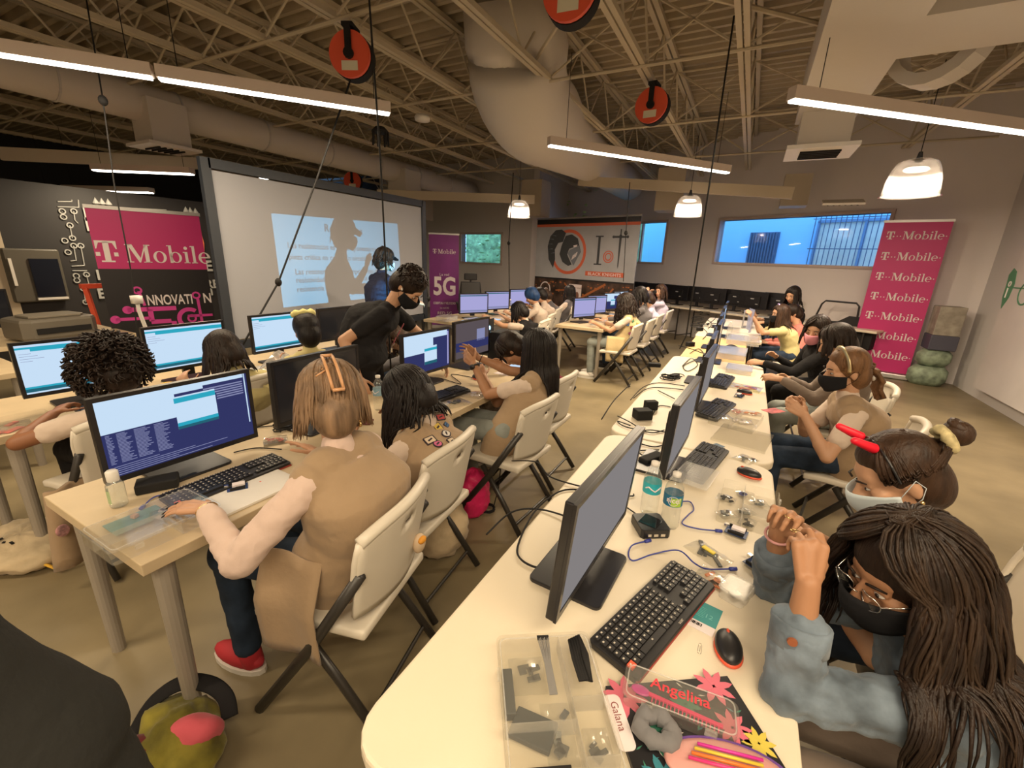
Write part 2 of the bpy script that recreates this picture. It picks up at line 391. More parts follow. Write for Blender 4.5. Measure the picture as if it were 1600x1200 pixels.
# ------------------------------------------------------------------ ducts
def roundduct(t, P, r, nm='duct_body'):
    f = MB(); f.tube(P, r, n=28); return f.build(nm, M_duct, t, smooth=True)
t = thing('air_duct', 'long pale round air duct hanging above the projection screen', 'duct', (-7.15, 0, 3.36))
roundduct(t, [(0, -2, 0)]+[(0, q, 0) for q in np.arange(0, 11, .6)], .22)
f = MB()
for q in np.arange(0, 10, 1.2): MB().ring((0, 0), .232, .215, -.01, .01, (0, q, 0), rotx(PI/2)).build('seam', mat('duct seam', (.5, .47, .44), .5), t)
def dropbox(t, x, y, z, w_=.42, h=.36, dx=0):
    b_ = MB().box((x, y, z-h/2), (w_, w_, h)).build('drop_box', M_duct, t)
    g = MB(); g.box((x, y, z-h-.02), (w_+.16, w_+.16, .035)); g.build('grille', M_white, b_)
    g = MB()
    for i in range(5): g.box((x, y-.14+i*.07, z-h-.045), (w_*.8, .02, .02))
    g.build('vanes', M_dark2, b_)
def X(px, py, x): return at_x(px, py, x)
pb = at_x(255, 215, -7.05); dropbox(t, .1, pb[1], .02, .44, .5)
pb = at_x(632, 285, -7.05); dropbox(t, .1, pb[1], .02, .5, .5)
t = thing('air_duct', 'large white wrapped duct bending down from the roof over the screen', 'duct', (0, 0, 0))
P = [(-2.66, 4.75, 4.2), (-2.68, 4.85, 3.95)]
for i in range(9):
    a = i/8*PI/2; P.append((-2.70-.1*math.sin(a), 5.0+.85*(1-math.cos(a)), 3.85-.42*math.sin(a)))
P += [(-2.85, 6.4, 3.42), (-2.9, 7.5, 3.42), (-2.9, 8.6, 3.42), (-2.9, 11.2, 3.42)]
roundduct(t, P, [.52, .55]+[.56]*9+[.50, .42, .36, .34])
t = thing('air_duct', 'rectangular white duct branching along the ceiling by the far wall', 'duct', (0, 0, 0))
MB().box((.4, 2.6, 3.3), (.5, 6.4, .46)).build('duct_body', M_duct, t)
MB().box((1.70, 4.1, 3.3), (2.1, .62, .42)).build('branch', M_duct, t)
dropbox(t, .4, 5.6, 3.12, .42, .34)
p_ = MB(); p_.ring((0, 0), .30, .22, -.1, .1, (.95, 4.72, 3.28), rotz(-.6)@rotx(PI/2), n=20); p_.build('collar', M_duct, t)
for (px, py, x, zz, lab) in ((875, 330, -4.6, 2.95, 'beige duct box on the wall left of the emblem banner'), (1050, 300, -1.6, 3.0, 'beige duct box in front of the wall above the benches'), (700, 335, -8.0, 2.9, 'beige duct box on the far wall above the purple banner')):
    q = at_x(px, py, x); tag(MB().box((x, min(q[1], 9.6), zz), (.5, .5, .75)).build('duct_box', mat('beige duct', (.42, .36, .27), .6)), lab, 'duct')
q = at_d(1317, 316, 8.2)
t = thing('ceiling_vent', 'white ceiling vent hanging above the wide window', 'vent', tuple(q)); MB().box((0, 0, 0), (.5, .25, .03), rotx(.3)).build('vent_frame', M_white, t)
g = MB(); [g.box((-.18+i*.07, 0, -.02), (.02, .18, .02), rotx(.3)) for i in range(6)]; g.build('vanes', M_dark2, t)
f = MB(); f.box((.45, 9.4, 2.92), (.4, .4, .5)); tag(f.build('duct_box', mat('beige duct', (.42, .36, .27), .6)), 'beige duct drop above the wide window vent', 'duct')
# long bars crossing: unlit light housings built as plain beams
for a, b_, lab in (((0, 240), (320, 256), 'cream beam-like unlit light housing crossing above the black partition'), ((610, 303), (835, 312), 'cream beam-like unlit light housing crossing behind the round duct'), ((930, 281), (1240, 300), 'cream beam-like unlit light housing crossing above the emblem banner')):
    z_ = 2.95; p0 = at_z(*a, z_); p1 = at_z(*b_, z_)
    if a[0] == 0: p0 = at_d(0, 240, 9.5); p1 = at_d(320, 256, 9.0)
    elif a[0] == 610: p0 = at_d(590, 303, 9.8); p1 = at_d(835, 312, 9.6)
    else: p0 = at_d(905, 283, 8.8); p1 = at_d(1240, 302, 7.9)
    f = MB(); u_, v_, w_ = frame(p1-p0); R_ = np.array([u_, v_, w_]).T
    f.box((p0+p1)/2, (.08, .16, np.linalg.norm(p1-p0)), R_); tag(f.build('light_housing', M_steel), lab, 'beam', kind='structure')

# ------------------------------------------------------------------ light bars (direction measured, 50 degrees)
M_tube = glow('lit diffuser', (1, .93, .80), 9)
M_house = mat('white light housing', (.6, .5, .42), .5)
def lightbar(p0, p1, lab, watt, wire=True, wd=.07):
    p0 = np.asarray(p0, float); p1 = np.asarray(p1, float); c = (p0+p1)/2; L = np.linalg.norm(p1-p0); a = math.atan2(p1[1]-p0[1], p1[0]-p0[0])
    t = thing('linear_light', lab, 'ceiling light', tuple(c), a, 'linear lights hung from the roof')
    MB().box((0, 0, .04), (L, wd, .075)).build('housing', M_house, t)
    MB().box((0, 0, -.004), (L-.02, wd*.8, .014)).build('diffuser', M_tube, t)
    for s in (-.42, .42): MB().cone((s*L, 0, .07), (s*L, 0, 3.5-c[2]), .003, .003, 5).build('hanging_wire', M_dark2, t)
    if watt:
        li = bpy.data.lights.new('bar_light', 'AREA'); li.shape = 'RECTANGLE'; li.size = L; li.size_y = wd; li.energy = watt*L; li.color = BAR_COL
        lo = bpy.data.objects.new('bar_light', li); C.objects.link(lo); lo.parent = t; lo.location = (0, 0, -.03)
    return t
b1e = at_z(610, 178, 2.7); b1m = at_z(243, 122, 2.7); b1s = at_z(0, 86, 2.7); dr = unit(b1e-b1m)
lightbar(b1m+dr*.012, b1e, 'long linear light over the left tables, its right hand segment', BAR_WATT)
lightbar(b1m-dr*1.52, b1m-dr*.012, 'linear light segment entering from the left picture edge', BAR_WATT)
lightbar(at_z(857, 227, 2.7), at_z(1138, 270, 2.7), 'linear light hanging in front of the large wrapped duct', BAR_WATT*2.2)
b3 = at_z(1235, 156, 2.7); b3d = unit(at_z(1600, 207, 2.7)-b3)
lightbar(b3, b3+b3d*2.6, 'linear light at upper right, over the right hand tables', BAR_WATT)
lightbar(at_z(147, 266, 2.6), at_z(301, 272, 2.6), 'short far linear light beside the top of the projection screen', 55, wd=.12)
lightbar(at_z(103, 297, 2.5), at_z(237, 301, 2.5), 'lower of two far linear lights above the pink banner', 55, wd=.14)
lightbar(at_d(-30, 322.5, 13), at_d(88, 325, 12.6), 'far linear light low at the left picture edge', 12, wd=.14)
# unseen lights added behind and beside the viewpoint to light the near tables
for x_, y_ in ((-.2, -1.3), (-3.0, -1.2), (1.2, .3), (.6, -2.4)):
    p = V(x_, y_, 2.95); lightbar(p-b3d*1.2, p+b3d*1.2, 'unseen linear light added above and behind the near tables', BAR_WATT*1.0)

# pendant lamps
M_shade = clear('frosted acrylic shade', (.92, .86, .84), .12, .32, .15)
def pendant(px, py, lab, r=.2, z=2.5):
    c = at_z(px, py, z); t = thing('pendant_lamp', lab, 'pendant lamp', tuple(c), 0, 'clear bell pendant lamps')
    prof = [(.05, .17), (.11, .165), (.15, .14), (.175, .08), (.195, 0), (.21, -.13), (.225, -.135)]
    prof = [(a*r/.2, b*r/.2) for a, b in prof]; MB().lathe(prof, n=28).build('lamp_shade', M_shade, t, smooth=True)
    MB().lathe([(.0, .115), (.085, .11), (.10, .095), (.085, .08), (0, .075)], n=20).build('bulb', glow('lamp bulb', (1, .84, .64), 5), t, smooth=True)
    f = MB(); f.cone((0, 0, .16), (0, 0, .25), .03, .015, 10); f.cone((0, 0, .2), (0, 0, 3.5-z), .004, .004, 6); f.build('cord', M_dark2, t)
    li = bpy.data.lights.new('bulb_light', 'AREA'); li.shape = 'DISK'; li.size = .18; li.energy = 65; li.color = (1, .80, .62)
    lo = bpy.data.objects.new('bulb_light', li); C.objects.link(lo); lo.parent = t; lo.location = (0, 0, .07)
pendant(811, 328, 'clear bell pendant lamp in front of the duct left of the banner')
pendant(1076, 324, 'clear bell pendant lamp above the emblem banner corner')
pendant(1427, 282, 'clear bell pendant lamp near the pink roll-up banner', .215)

# cord reels
def reel(c, rz_, lab, r=.17):
    t = thing('cord_reel', lab, 'cord reel', tuple(c), rz_, 'orange cord reels on the roof joists')
    b_ = MB(); b_.lathe([(0, .03), (r, .03), (r, -.0), (0, -.0)], R=rotx(PI/2), n=30); b_.build('front_disc', M_red, t)
    b_ = MB(); b_.lathe([(0, 0), (r*1.02, 0), (r*1.02, .09), (0, .09)], R=rotx(PI/2), c=(0, .1, 0), n=30); b_.build('back_drum', M_dark2, t)
    b_ = MB(); b_.box((0, -.045, .08), (.05, .02, r+.06)); b_.cone((0, -.03, 0), (0, -.06, 0), .04, .04, 14); b_.box((0, .03, r+.03), (.09, .16, .03)); b_.build('bracket', M_dark2, t)
    b_ = MB(); b_.box((0, -.034, -r*.5), (r*.8, .004, r*.4)); b_.build('sticker', mat('pale sticker', (.7, .66, .5), .5), t)
reel(at_z(548, 86, 3.2), .42, 'orange cord reel under the joist above the near cord')
reel(at_z(1018, 165, 3.25), -.1, 'orange cord reel near the middle of the ceiling bracing')
reel(at_z(891, -14, 3.25), .1, 'orange cord reel cut by the top edge of the view')
reel(at_d(551, 283, 11.6), .45, 'small far orange cord reel above the projection screen', .2)
# spot fitting and smoke detector
q = at_z(660, 184, 3.3); tag(MB().lathe([(0, .03), (.08, .03), (.10, 0), (.09, -.035), (0, -.045)], c=q, n=22).build('smoke_detector', M_white, smooth=True), 'white round detector under a roof joist', 'smoke detector')
q = at_z(594, 208, 2.9); t = thing('cable_hook', 'dark bundled hook fitting on the tall black cord', 'hook', tuple(q))
b_ = MB(); b_.lathe([(.0, .06), (.05, .06), (.09, .02), (.09, 0), (0, 0)], n=16)
for i in range(7): a = i*.9; b_.cone((.08*math.cos(a), .08*math.sin(a), .01), (.085*math.cos(a), .085*math.sin(a), -.12), .012, .01, 6)
b_.build('crown', M_dark2, t)
q = at_d(418, 277, 9.0); t = thing('far_spotlight', 'small bright spotlight above the top rail of the screen', 'ceiling light', tuple(q))
MB().box((0, 0, .03), (.3, .16, .06)).build('housing', M_dark2, t); MB().box((0, 0, -.01), (.26, .13, .02)).build('lens', M_tube, t)

# hanging cords
def cord(P, r, lab, name='hanging_cable', balls=()):
    f = MB(); Q = []
    for a, b_ in zip(P, P[1:]):
        for k in range(6): Q.append(np.asarray(a)*(1-k/6)+np.asarray(b_)*k/6)
    Q.append(np.asarray(P[-1])); f.tube(Q, r, 6)
    for c in balls: f.ell(c, (.028, .028, .035), n=10, m=8)
    return tag(f.build(name, M_dark2, smooth=True), lab, 'cord')
q = at_z(610, 560, .9); cord([(q[0], q[1], .76), (q[0]+.02, q[1]-.03, 2.2), (q[0]-.0, q[1]-.06, 3.5)], .006, 'tall straight black power cord hanging past the standing man')
r1 = at_z(552, 112, 3.1); q2 = at_d(435, 441, 4.25); q3 = at_d(377, 543, 3.95)
cord([r1, r1*.5+q2*.5+V(0, 0, -.03), q2, q3], .008, 'slanting black cord with a ball stop before the projection screen', balls=[q2])
q = at_z(1070, 535, 1.0); cord([at_z(1147, 25, 3.4), at_z(1109, 285, 2.2)*.0+at_d(1109, 285, 3.9), at_d(1072, 525, 4.3), at_d(1062, 545, 4.3)], .007, 'thin black cord slanting down to the right hand table')
a1 = at_d(161, 157, 4.6); cord([at_d(135, 0, 4.6), a1, at_d(178, 285, 4.6), at_d(205, 425, 4.6), at_d(222, 600, 4.6)], .005, 'black cord with ball stop hanging before the pink banner', balls=[a1])
a1 = at_d(795, 380, 8.); cord([at_d(802, 270, 8.), a1, at_d(796, 470, 8.)], .008, 'black cord with ball stop by the small bright window', balls=[a1])
a1 = at_d(978, 364, 7.); cord([at_d(984, 285, 7.), a1, at_d(974, 440, 7.)], .006, 'thin cord with ball stop before the emblem banner', balls=[a1])
q = at_d(217, 485, 3.75); f = MB(); f.tube([q+V(0, 0, .06), q, q+V(.02, .01, -.12), q+V(0, .0, -.25), q+V(.01, .01, -.42)], .012, 8); f.box(q+V(0, 0, .07), (.05, .05, .05))
tag(f.build('white_cable', M_white, smooth=True), 'white cable end hanging before the pink and black banner', 'cable')

# ------------------------------------------------------------------ banners
M_mag = mat('magenta vinyl', (.52, .022, .16), .45)
M_pur = mat('purple vinyl', (.18, .022, .18), .45, var=.25, vscale=1.5)
M_bw = mat('banner white', (.78, .70, .70), .5)
M_bb = mat('banner black', (.014, .011, .013), .45)
M_alu = mat('brushed aluminium', (.5, .48, .46), .35, metal=.7)
M_org = mat('orange print', (.62, .13, .06), .5)
M_gry = mat('grey print', (.42, .42, .43), .5)
M_pnk = mat('pink print', (.62, .05, .30), .5)
M_hel = mat('helmet print', (.05, .055, .06), .5)
M_hel2 = mat('helmet slate print', (.17, .19, .22), .5)
def banner(lab, pl, pr_, z0, z1, mats, name='roll_up_banner', base=True):
    pl = V(pl[0], pl[1], 0); pr_ = V(pr_[0], pr_[1], 0); W = np.linalg.norm(pr_-pl); u = (pr_-pl)/W; a = math.atan2(u[1], u[0])
    t = thing(name, lab, 'banner', tuple(pl), a, None)
    R = rotx(PI/2)                       # drawing plane: x right, z up, faces -y
    p = MB(); H = z1-z0
    y_ = 0.
    for (h0, h1, mi) in mats[1]:
        p.box((W/2, 0, z0+H*(h0+h1)/2), (W, .006, H*(h1-h0)), mi=mi)
    p.build('banner_sheet', mats[0], t)
    f = MB(); f.box((W/2, 0, z1+.012), (W+.02, .03, .035)); f.build('top_rail', M_alu, t)
    if base:
        f = MB(); f.box((W/2, 0, .045), (W+.04, .2, .08)); f.build('base', M_alu, t, bevel=.015)
        f = MB(); f.cone((W+.03, 0, .05), (W+.06, 0, .05), .055, .055, 14); f.cone((-.03, 0, .05), (-.06, 0, .05), .055, .055, 14); f.build('end_cap', M_dark2, t)
        f = MB(); f.cone((W/2, .06, .05), (W/2, .03, z1), .012, .012, 8); f.build('pole', M_alu, t)
    return t, W, H
def draw(t, mb, mats, nm, z=.006):       # drawing in (x, z) plane in front of the sheet
    mb.xf(rotx(PI/2), (0, -z, 0)); return mb.build(nm, mats, t)

# far right pink banner with seven logo rows
bl = at_z(1405, 592, 0); tr = V(2.46, 8.83); tl = V(1.70, 8.98)
t, W, H = banner('tall pink roll-up banner with seven rows of the same white logo by the right wall', tl, tr, .09, 2.38, ([M_mag], [(0, 1, 0)]))
for i in range(7):
    d = MB(); y_ = 2.13-i*.305; h = .115
    x_ = serif(d, 'T', .06, y_, h, 0, .002); d.box((x_+.012, y_+.045, .001), (.014, .014, .002)); d.box((x_+.05, y_+.045, .001), (.014, .014, .002))
    x_ = serif(d, 'Mobile', x_+.075, y_, h, 0, .002); d.box((x_+.012, y_+.045, .001), (.014, .014, .002)); draw(t, d, M_bw, 'logo_lettering')

# pink and black banner
l_ = at_d(131, 322, 6.4); r_ = at_d(311, 340, 6.5)
zp = at_d(165, 420, 6.4)[2]; fp = (zp-.05)/1.93
t, W, H = banner('wide pink and black banner with a large white logo, beside the projection screen', l_, r_, .05, 1.98, ([M_bb, M_mag], [(0, fp, 0), (fp, 1, 1)]))
zt = zp+.42
d = MB(); k = W/1.0
x_ = serif(d, 'T', .0, zp+.07, .225*k, 0, .002); serif(d, 'Mobile', x_+.02*k, zp+.07, .197*k, 0, .002)
zt = zp+.11
draw(t, d, M_bw, 'lettering')
d = MB(); text(d, 'NNOVATI', .355*k, zt-.505, .165*k, .002, bold=.018, sx=.44*k/(textgeo('NNOVATI', 1, .018)[0][:, 0].max()*.165*k)); text(d, 'N', .905*k, zt-.50, .165*k, .002, bold=.018, sx=.72)
draw(t, d, M_bw, 'white_caption')
d = MB()
def dot(x, y, r, ri=.0001): d.ring((x*k, zt+y), r*k, ri*k, 0, .002, n=20)
def bar(x0, y0, x1, y1, w_):
    a = V(x0*k, zt+y0); b_ = V(x1*k, zt+y1); n = unit([-(b_-a)[1], (b_-a)[0], 0])[:2]*w_*k/2
    d.prism([tuple(a+n), tuple(a-n), tuple(b_-n), tuple(b_+n)][::-1], 0, .002)
zt += .05
dot(.29, -.39, .045, .025); bar(.30, -.40, .33, -.56, .028); dot(.84, -.46, .045, .025); bar(.85, -.5, .86, -.92, .03); bar(.72, -.70, .98, -.70, .03)
dot(.05, -.70, .045); bar(.05, -.70, .36, -.70, .035); dot(.17, -.60, .045); bar(.17, -.60, .36, -.60, .05)
bar(.34, -.60, .62, -.60, .05); bar(.37, -.60, .37, -.74, .05); bar(.36, -.745, .55, -.745, .05); bar(.575, -.75, .575, -.86, .05); bar(.32, -.87, .585, -.87, .05)
d.ring((.74*k, zt-.73), .13*k, .085*k, 0, .002, a0=.9, a1=5.9, n=24, ry=1.05); d.ring((.76*k, zt-.73), .05*k, .028*k, 0, .002, n=18)
draw(t, d, M_pnk, 'circuit_mark')

# purple banner
l_ = at_d(670, 366, 10.2); r_ = at_d(717, 367, 10.2)
t, W, H = banner('narrow purple roll-up banner with white 5G lettering right of the screen', l_, r_, .08, (l_[2]+r_[2])/2, ([M_pur], [(0, 1, 0)]))
zt = l_[2]; d = MB(); x_ = serif(d, 'T', W*.12, zt-.40, W*.15, 0, .002); serif(d, 'Mobile', x_+.01, zt-.40, W*.15, 0, .002)
text(d, 'La red', W*.5, zt-.88, .085, .002, align='c'); text(d, '5G', W*.5, zt-1.30, .56, .002, bold=.03, align='c', sx=.75)
text(d, 'COBERTURA Y VELOCIDAD', W*.5, zt-1.52, .075, .002, bold=.01, align='c', sx=W/1.22); text(d, 'La red 5G', W*.5, zt-1.62, .05, .002, align='c'); text(d, 'RED 5G', W*.5, .32, .10, .002, align='c')
draw(t, d, M_bw, 'lettering')

# emblem banner
l_ = at_d(840, 347, 11.3); r_ = at_d(1003, 333, 9.7); zt = (l_[2]+r_[2])/2
M_city = mat('night city print', (.06, .035, .025), .5, var=.9, vscale=5)
M_slv = mat('silver print', (.40, .41, .43), .5, var=.12, vscale=2)
t, W, H = banner('large banner with a knight helmet emblem in front of the back wall', l_, r_, .1, zt, ([M_city, M_slv, M_dark, M_org], [(0, .44, 0), (.44, .455, 2), (.455, .93, 1), (.93, .955, 3), (.955, 1, 2)]), base=False)
f = MB(); f.cone((.03, .03, 0), (.03, .03, zt), .02, .02, 8); f.cone((W-.03, .03, 0), (W-.03, .03, zt), .02, .02, 8); f.build('pole', M_alu, t)
cx, cy, r0 = W*.36, .1+H*.70, H*.205
d = MB(); d.ring((cx, cy), r0, r0*.86, 0, .002, n=40); draw(t, d, M_org, 'emblem_ring')
d = MB()
def S(P, z=.003, mi=0): d.prism([(cx+a*r0, cy+b*r0) for a, b in P][::-1], 0, z, mi=mi)
S([(-.35, .45), (-.2, .85), (-.45, 1.0), (-.8, .98), (-1.12, .7), (-1.25, .25), (-1.15, -.35), (-.85, -.75), (-.75, -.35), (-.8, .1), (-.62, .4)])
S([(-.4, .3), (-.2, .72), (.15, .78), (.5, .6), (.6, .3), (.05, .15), (-.05, -.1), (.25, -.55), (.05, -.62), (-.3, -.45), (-.5, -.1)])
S([(.62, .3), (.72, .02), (.55, -.25), (.35, -.6), (.15, -.3), (-.02, -.05), (.1, .1)], .004, 1)
for i in range(3): S([(.3+i*.09, -.12+i*.06), (.36+i*.09, -.1+i*.06), (.28+i*.09, -.32+i*.06), (.22+i*.09, -.34+i*.06)], .006, 2)
S([(.28, .3), (.5, .33), (.46, .24), (.3, .22)], .006, 2)
for i in range(5): a = .5+i*.5; S([(-.55-.45*math.sin(a)*.9, .3+.45*math.cos(a)), (-.58-.45*math.sin(a)*.9, .34+.45*math.cos(a)), (-.8-.45*math.sin(a), .32+.5*math.cos(a))], .006, 1)
draw(t, d, [M_hel, M_hel2, M_bw], 'helmet_emblem')
d = MB(); x0, y0 = W*.66, .1+H*.60; hh = H*.24
d.box((x0, y0+hh/2, .001), (.06, hh, .002)); d.box((x0, y0+hh, .001), (.2, .03, .002)); d.box((x0, y0, .001), (.2, .03, .002))
xs_ = x0+.52; d.prism([(xs_-.03, y0+hh*1.05), (xs_-.012, y0-.02), (xs_, y0-.08), (xs_+.012, y0-.02), (xs_+.03, y0+hh*1.05)][::-1], 0, .002); d.box((xs_, y0+hh*.98, .001), (.34, .045, .002)); d.box((xs_, y0+hh*1.12, .001), (.03, .14, .002))
for s in (-1, 1): d.ring((xs_+s*.17, y0+hh*.98), .03, .0001, 0, .002, n=12)
draw(t, d, M_hel, 'initials')
d = MB(); d.ring((x0+.26, y0+hh*.28), .13, .108, 0, .002, n=26); d.ring((x0+.26, y0+hh*.28), .085, .06, 0, .002, n=20); d.box((W*.73, .1+H*.515, .001), (W*.36, .1, .002)); draw(t, d, M_org, 'orange_marks')
d = MB(); text(d, 'BLACK KNIGHTS', W*.73, .1+H*.50, .095, .006, align='c', bold=.01, sx=1.2); draw(t, d, M_bw, 'strip_lettering')
d = MB()
for (x_, y_, w_, h_, a_) in ((W*.62, .95, 1.2, .05, .5), (W*.75, .8, 1.0, .04, .9), (W*.5, .7, 1.3, .05, .25), (W*.35, .95, .8, .03, .1), (W*.8, .55, 1.1, .06, -.4)):
    R_ = rotz(a_); d.box((x_, y_, .001), (w_*.7, h_, .002), R_)
rr = random.Random(5)
for i in range(70): d.box((rr.uniform(.05, W-.05), rr.uniform(.75, 1.14), .0015), (rr.uniform(.02, .06), rr.uniform(.01, .04), .003))
draw(t, d, mat('amber print', (.40, .13, .04), .5), 'city_lights')
d = MB(); d.box((W*.46, .88, .003), (.36, .44, .006)); draw(t, d, M_bw, 'poster_inset')
d = MB(); text(d, 'HEALTHY LUNG', W*.46, 1.0, .05, .01, align='c', bold=.01)
for s in (-1, 1): d.ring((W*.46+s*.065, .84), .055, .0001, .006, .01, n=16, ry=1.7)
draw(t, d, mat('brown print', (.22, .10, .07), .5), 'poster_mark')
d = MB(); d.ring((W*.13, .92), .17, .145, 0, .003, n=24, ry=1.15); d.ring((W*.14, .88), .09, .07, 0, .003, n=20, a0=0, a1=4.6)
d.ring((W*.86, .78), .16, .10, 0, .003, n=20, a0=.5, a1=3.6); d.ring((W*.95, .98), .10, .06, 0, .003, n=16, a0=3, a1=6.2); d.box((W*.81, .62, .002), (.05, .3, .003)); draw(t, d, [M_bw], 'small_badges')
d = MB(); d.ring((W*.86, .78), .145, .115, 0, .005, n=20, a0=.5, a1=3.6); d.ring((W*.95, .98), .09, .07, 0, .005, n=16, a0=3, a1=6.2); draw(t, d, [mat('deep red print', (.35, .02, .02), .5)], 'red_badge')

# ------------------------------------------------------------------ projection screen, projector
SX = -4.44
t = thing('projection_screen', 'large black framed projection screen on legs', 'projection screen', (SX, 3.87, 0), 0)
M_scr = mat('projection cloth', (.33, .335, .37), .85)
MB().box((0, .03, 1.53), (.01, 2.96, 1.55)).build('screen_cloth', M_scr, t)
f = MB()
for s in (-1.0, 1): f.box((.0, .03+s*1.495, 1.53), (.05, .085, 1.74))
for z_ in (.70, 2.36): f.box((0, .03, z_), (.05, 2.94, .085))
f.build('screen_frame', mat('blue black frame', (.025, .03, .04), .45), t)
for s in (-1, 1):
    f = MB(); f.cone((-.02, s*1.5, .68), (-.02, s*1.5, .0), .022, .022, 10); f.cone((-.5, s*1.5, .02), (.4, s*1.5, .02), .022, .022, 10); f.cone((-.02, s*1.5, .9), (-.45, s*1.5, .03), .015, .015, 8); f.build('leg', M_dark, t)
f = MB(); f.cone((-.03, 1.56, 1.35), (-.2, 1.85, .95), .02, .02, 8); f.cone((-.2, 1.85, .95), (-.1, 1.6, .5), .02, .02, 8); f.ell((-.2, 1.85, .95), (.05, .05, .06)); f.build('brace', M_dark, t)
# projector: a point lamp behind a small lettered slide, thrown on the screen
PP = V(-1.98, 3.35, 1.02)
t = thing('projector', 'small black projector standing on a box behind the far dark monitor', 'projector', tuple(PP), PI)
f = MB(); f.box((-.13, 0, -.055), (.2, .24, .09), ch=.02); f.build('body', M_dark2, t, bevel=.01)
f = MB(); f.box((-.13, 0, -.19), (.22, .22, .18)); f.build('stand_box', M_dark2, t)
li = bpy.data.lights.new('lamp', 'SPOT'); li.energy = 330; li.color = (.16, .66, 1.0); li.shadow_soft_size = 0.0; li.spot_size = 1.35; li.spot_blend = 0
lo = bpy.data.objects.new('lamp', li); C.objects.link(lo); lo.parent = t; lo.rotation_euler = (0, -PI/2, 0)
corn = [(SX, 2.98, 2.01), (SX, 4.87, 2.06), (SX, 4.92, 1.07), (SX, 3.0, 1.03)]
k_ = .05/(PP[0]-SX)
def slide(y, z): return (-(SX-PP[0])*k_, -(y-PP[1])*k_, (z-PP[2])*k_)
f = MB(); sc_ = [V(*slide(c[1], c[2])) for c in corn]; cen = sum(sc_)/4
big = [V(.05, -.14, .14), V(.05, .14, .14), V(.05, .14, -.14), V(.05, -.14, -.14)]
big = [V(.05, cen[1]+s1*.10, cen[2]+s2*.07) for s1, s2 in ((1, 1), (-1, 1), (-1, -1), (1, -1))]
f.add(sc_+big, [(0, 1, 5, 4), (1, 2, 6, 5), (2, 3, 7, 6), (3, 0, 4, 7)]); f.build('slide_mask', M_blk, t, solid=.0008)
f = MB()
M_gob = clear('slide ink', (.12, .12, .14), 0, 0, .5)
def sl_text(s, y, z, h):
    g_ = MB(); text(g_, s, 0, 0, h, bold=.012); v_ = np.concatenate(g_.v); out = [slide(y+a[0], z+a[1]) for a in v_]; f.add(out, g_.f)
sl_text('Resistencias', 3.62, 1.86, .12)
for i, s in enumerate(('Las resistencias es un componente muy común,', 'pieza crítica en casi todo circuito.', 'Las resistencias son componentes de', 'resistividad eléctrica específica. La', 'resistencia limita el flujo de corriente.')):
    sl_text(s, 3.13+(.06 if i > 1 else 0), (1.66, 1.54, 1.38, 1.29, 1.19)[i], .085)
f.build('slide_lettering', M_gob, t)

# ------------------------------------------------------------------ black partition with circuit graphics on the left
t = thing('partition', 'black partition covered with white circuit line graphics', 'partition', (-8.9, 0, 0), 0)
MB().box((0, 2.2, 1.2), (.12, 9.2, 2.4)).build('partition_panel', M_black, t)
M_wg = mat('grey white vinyl', (.42, .42, .40), .6)
d = MB()
def on(px, py): q = at_x(px, py, -8.83); return q[1], q[2]
def trace(P, ends=(1, 1), w_=.02):
    Q = [on(*p) for p in P]
    for a, b_ in zip(Q, Q[1:]): d.cone((0, a[0], a[1]), (0, b_[0], b_[1]), w_*.38, w_*.38, 5)
    for e, q in zip(ends, (Q[0], Q[-1])):
        if e: d.ring((0, 0), .040, .026, -.01, .01, (0, q[0], q[1]), roty(PI/2), n=14)
for P, e in ((((97, 330), (97, 330.5)), (1, 0)), (((99, 339), (99, 339.5)), (1, 0)), (((115, 330), (117, 344), (122, 349)), (1, 0)), (((109, 352), (113, 372)), (1, 1)), (((101, 376), (101, 376.4)), (1, 0)),
             (((115, 384), (119, 407), (110, 408)), (1, 0)), (((126, 384), (132, 415), (112, 416)), (1, 0)), (((106, 394), (106, 394.4)), (1, 0)), (((113, 423), (136, 423)), (0, 0)), (((119, 431), (119.2, 431)), (1, 0)),
             (((120, 438), (120.2, 438)), (1, 0)), (((135, 429), (139, 445), (143, 448)), (1, 0)), (((130, 451), (134, 472)), (1, 1)), (((90, 315), (112, 315), (112, 312)), (0, 0)), (((90, 323), (123, 324), (122, 312)), (0, 0)), (((200, 325), (260, 328)), (0, 0))): trace(P, e)
for px, py in ((150, 318), (160, 319), (170, 320), (291, 331), (298, 332), (306, 333)):
    q = on(px, py); d.lathe([(.0, .09), (.045, 0), (0, -.03)], c=(0, *q), n=10)
R9 = np.array([V(0, 1, 0), V(0, 0, 1), V(1, 0, 0)]).T
for s, px, py, h in (('I', 131, 344, .2), ('M', 134, 360, .2), ('IN', 151, 437, .16), ('ED', 153, 466, .16), ('EN', 320, 423, .2), ('RE', 321, 450, .16), ('n', 321, 461, .2)):
    q = on(px, py); g_ = MB(); text(g_, s, 0, 0, h*1.3, bold=.03); g_.xf(R9, (.02, *q)); v_ = np.concatenate(g_.v); d.add(v_, g_.f)
d.xf(None, (.07, 0, 0)); d.build('circuit_graphics', M_wg, t)
d = MB(); q = on(309, 385)                          # orange flame-like crescent partly behind the banner
P = [(on(302, 343)), (on(311, 355)), (on(318, 380)), (on(319, 405)), (on(313, 435)), (on(308, 415)), (on(312, 395)), (on(305, 388)), (on(309, 372)), (on(303, 362))]
g_ = MB(); g_.prism([tuple(p) for p in P], 0, .02, R=R9); g_.xf(None, (.07, 0, 0)); g_.build('orange_crescent', mat('bright orange vinyl', (.85, .22, .08), .5), t)
t = thing('display_cabinet', 'grey framed dark glass display on the black partition', 'display', tuple(V(-8.8, *on(65, 430))*V(1, 1, 0)))
f = MB(); zc = on(65, 430)[1]
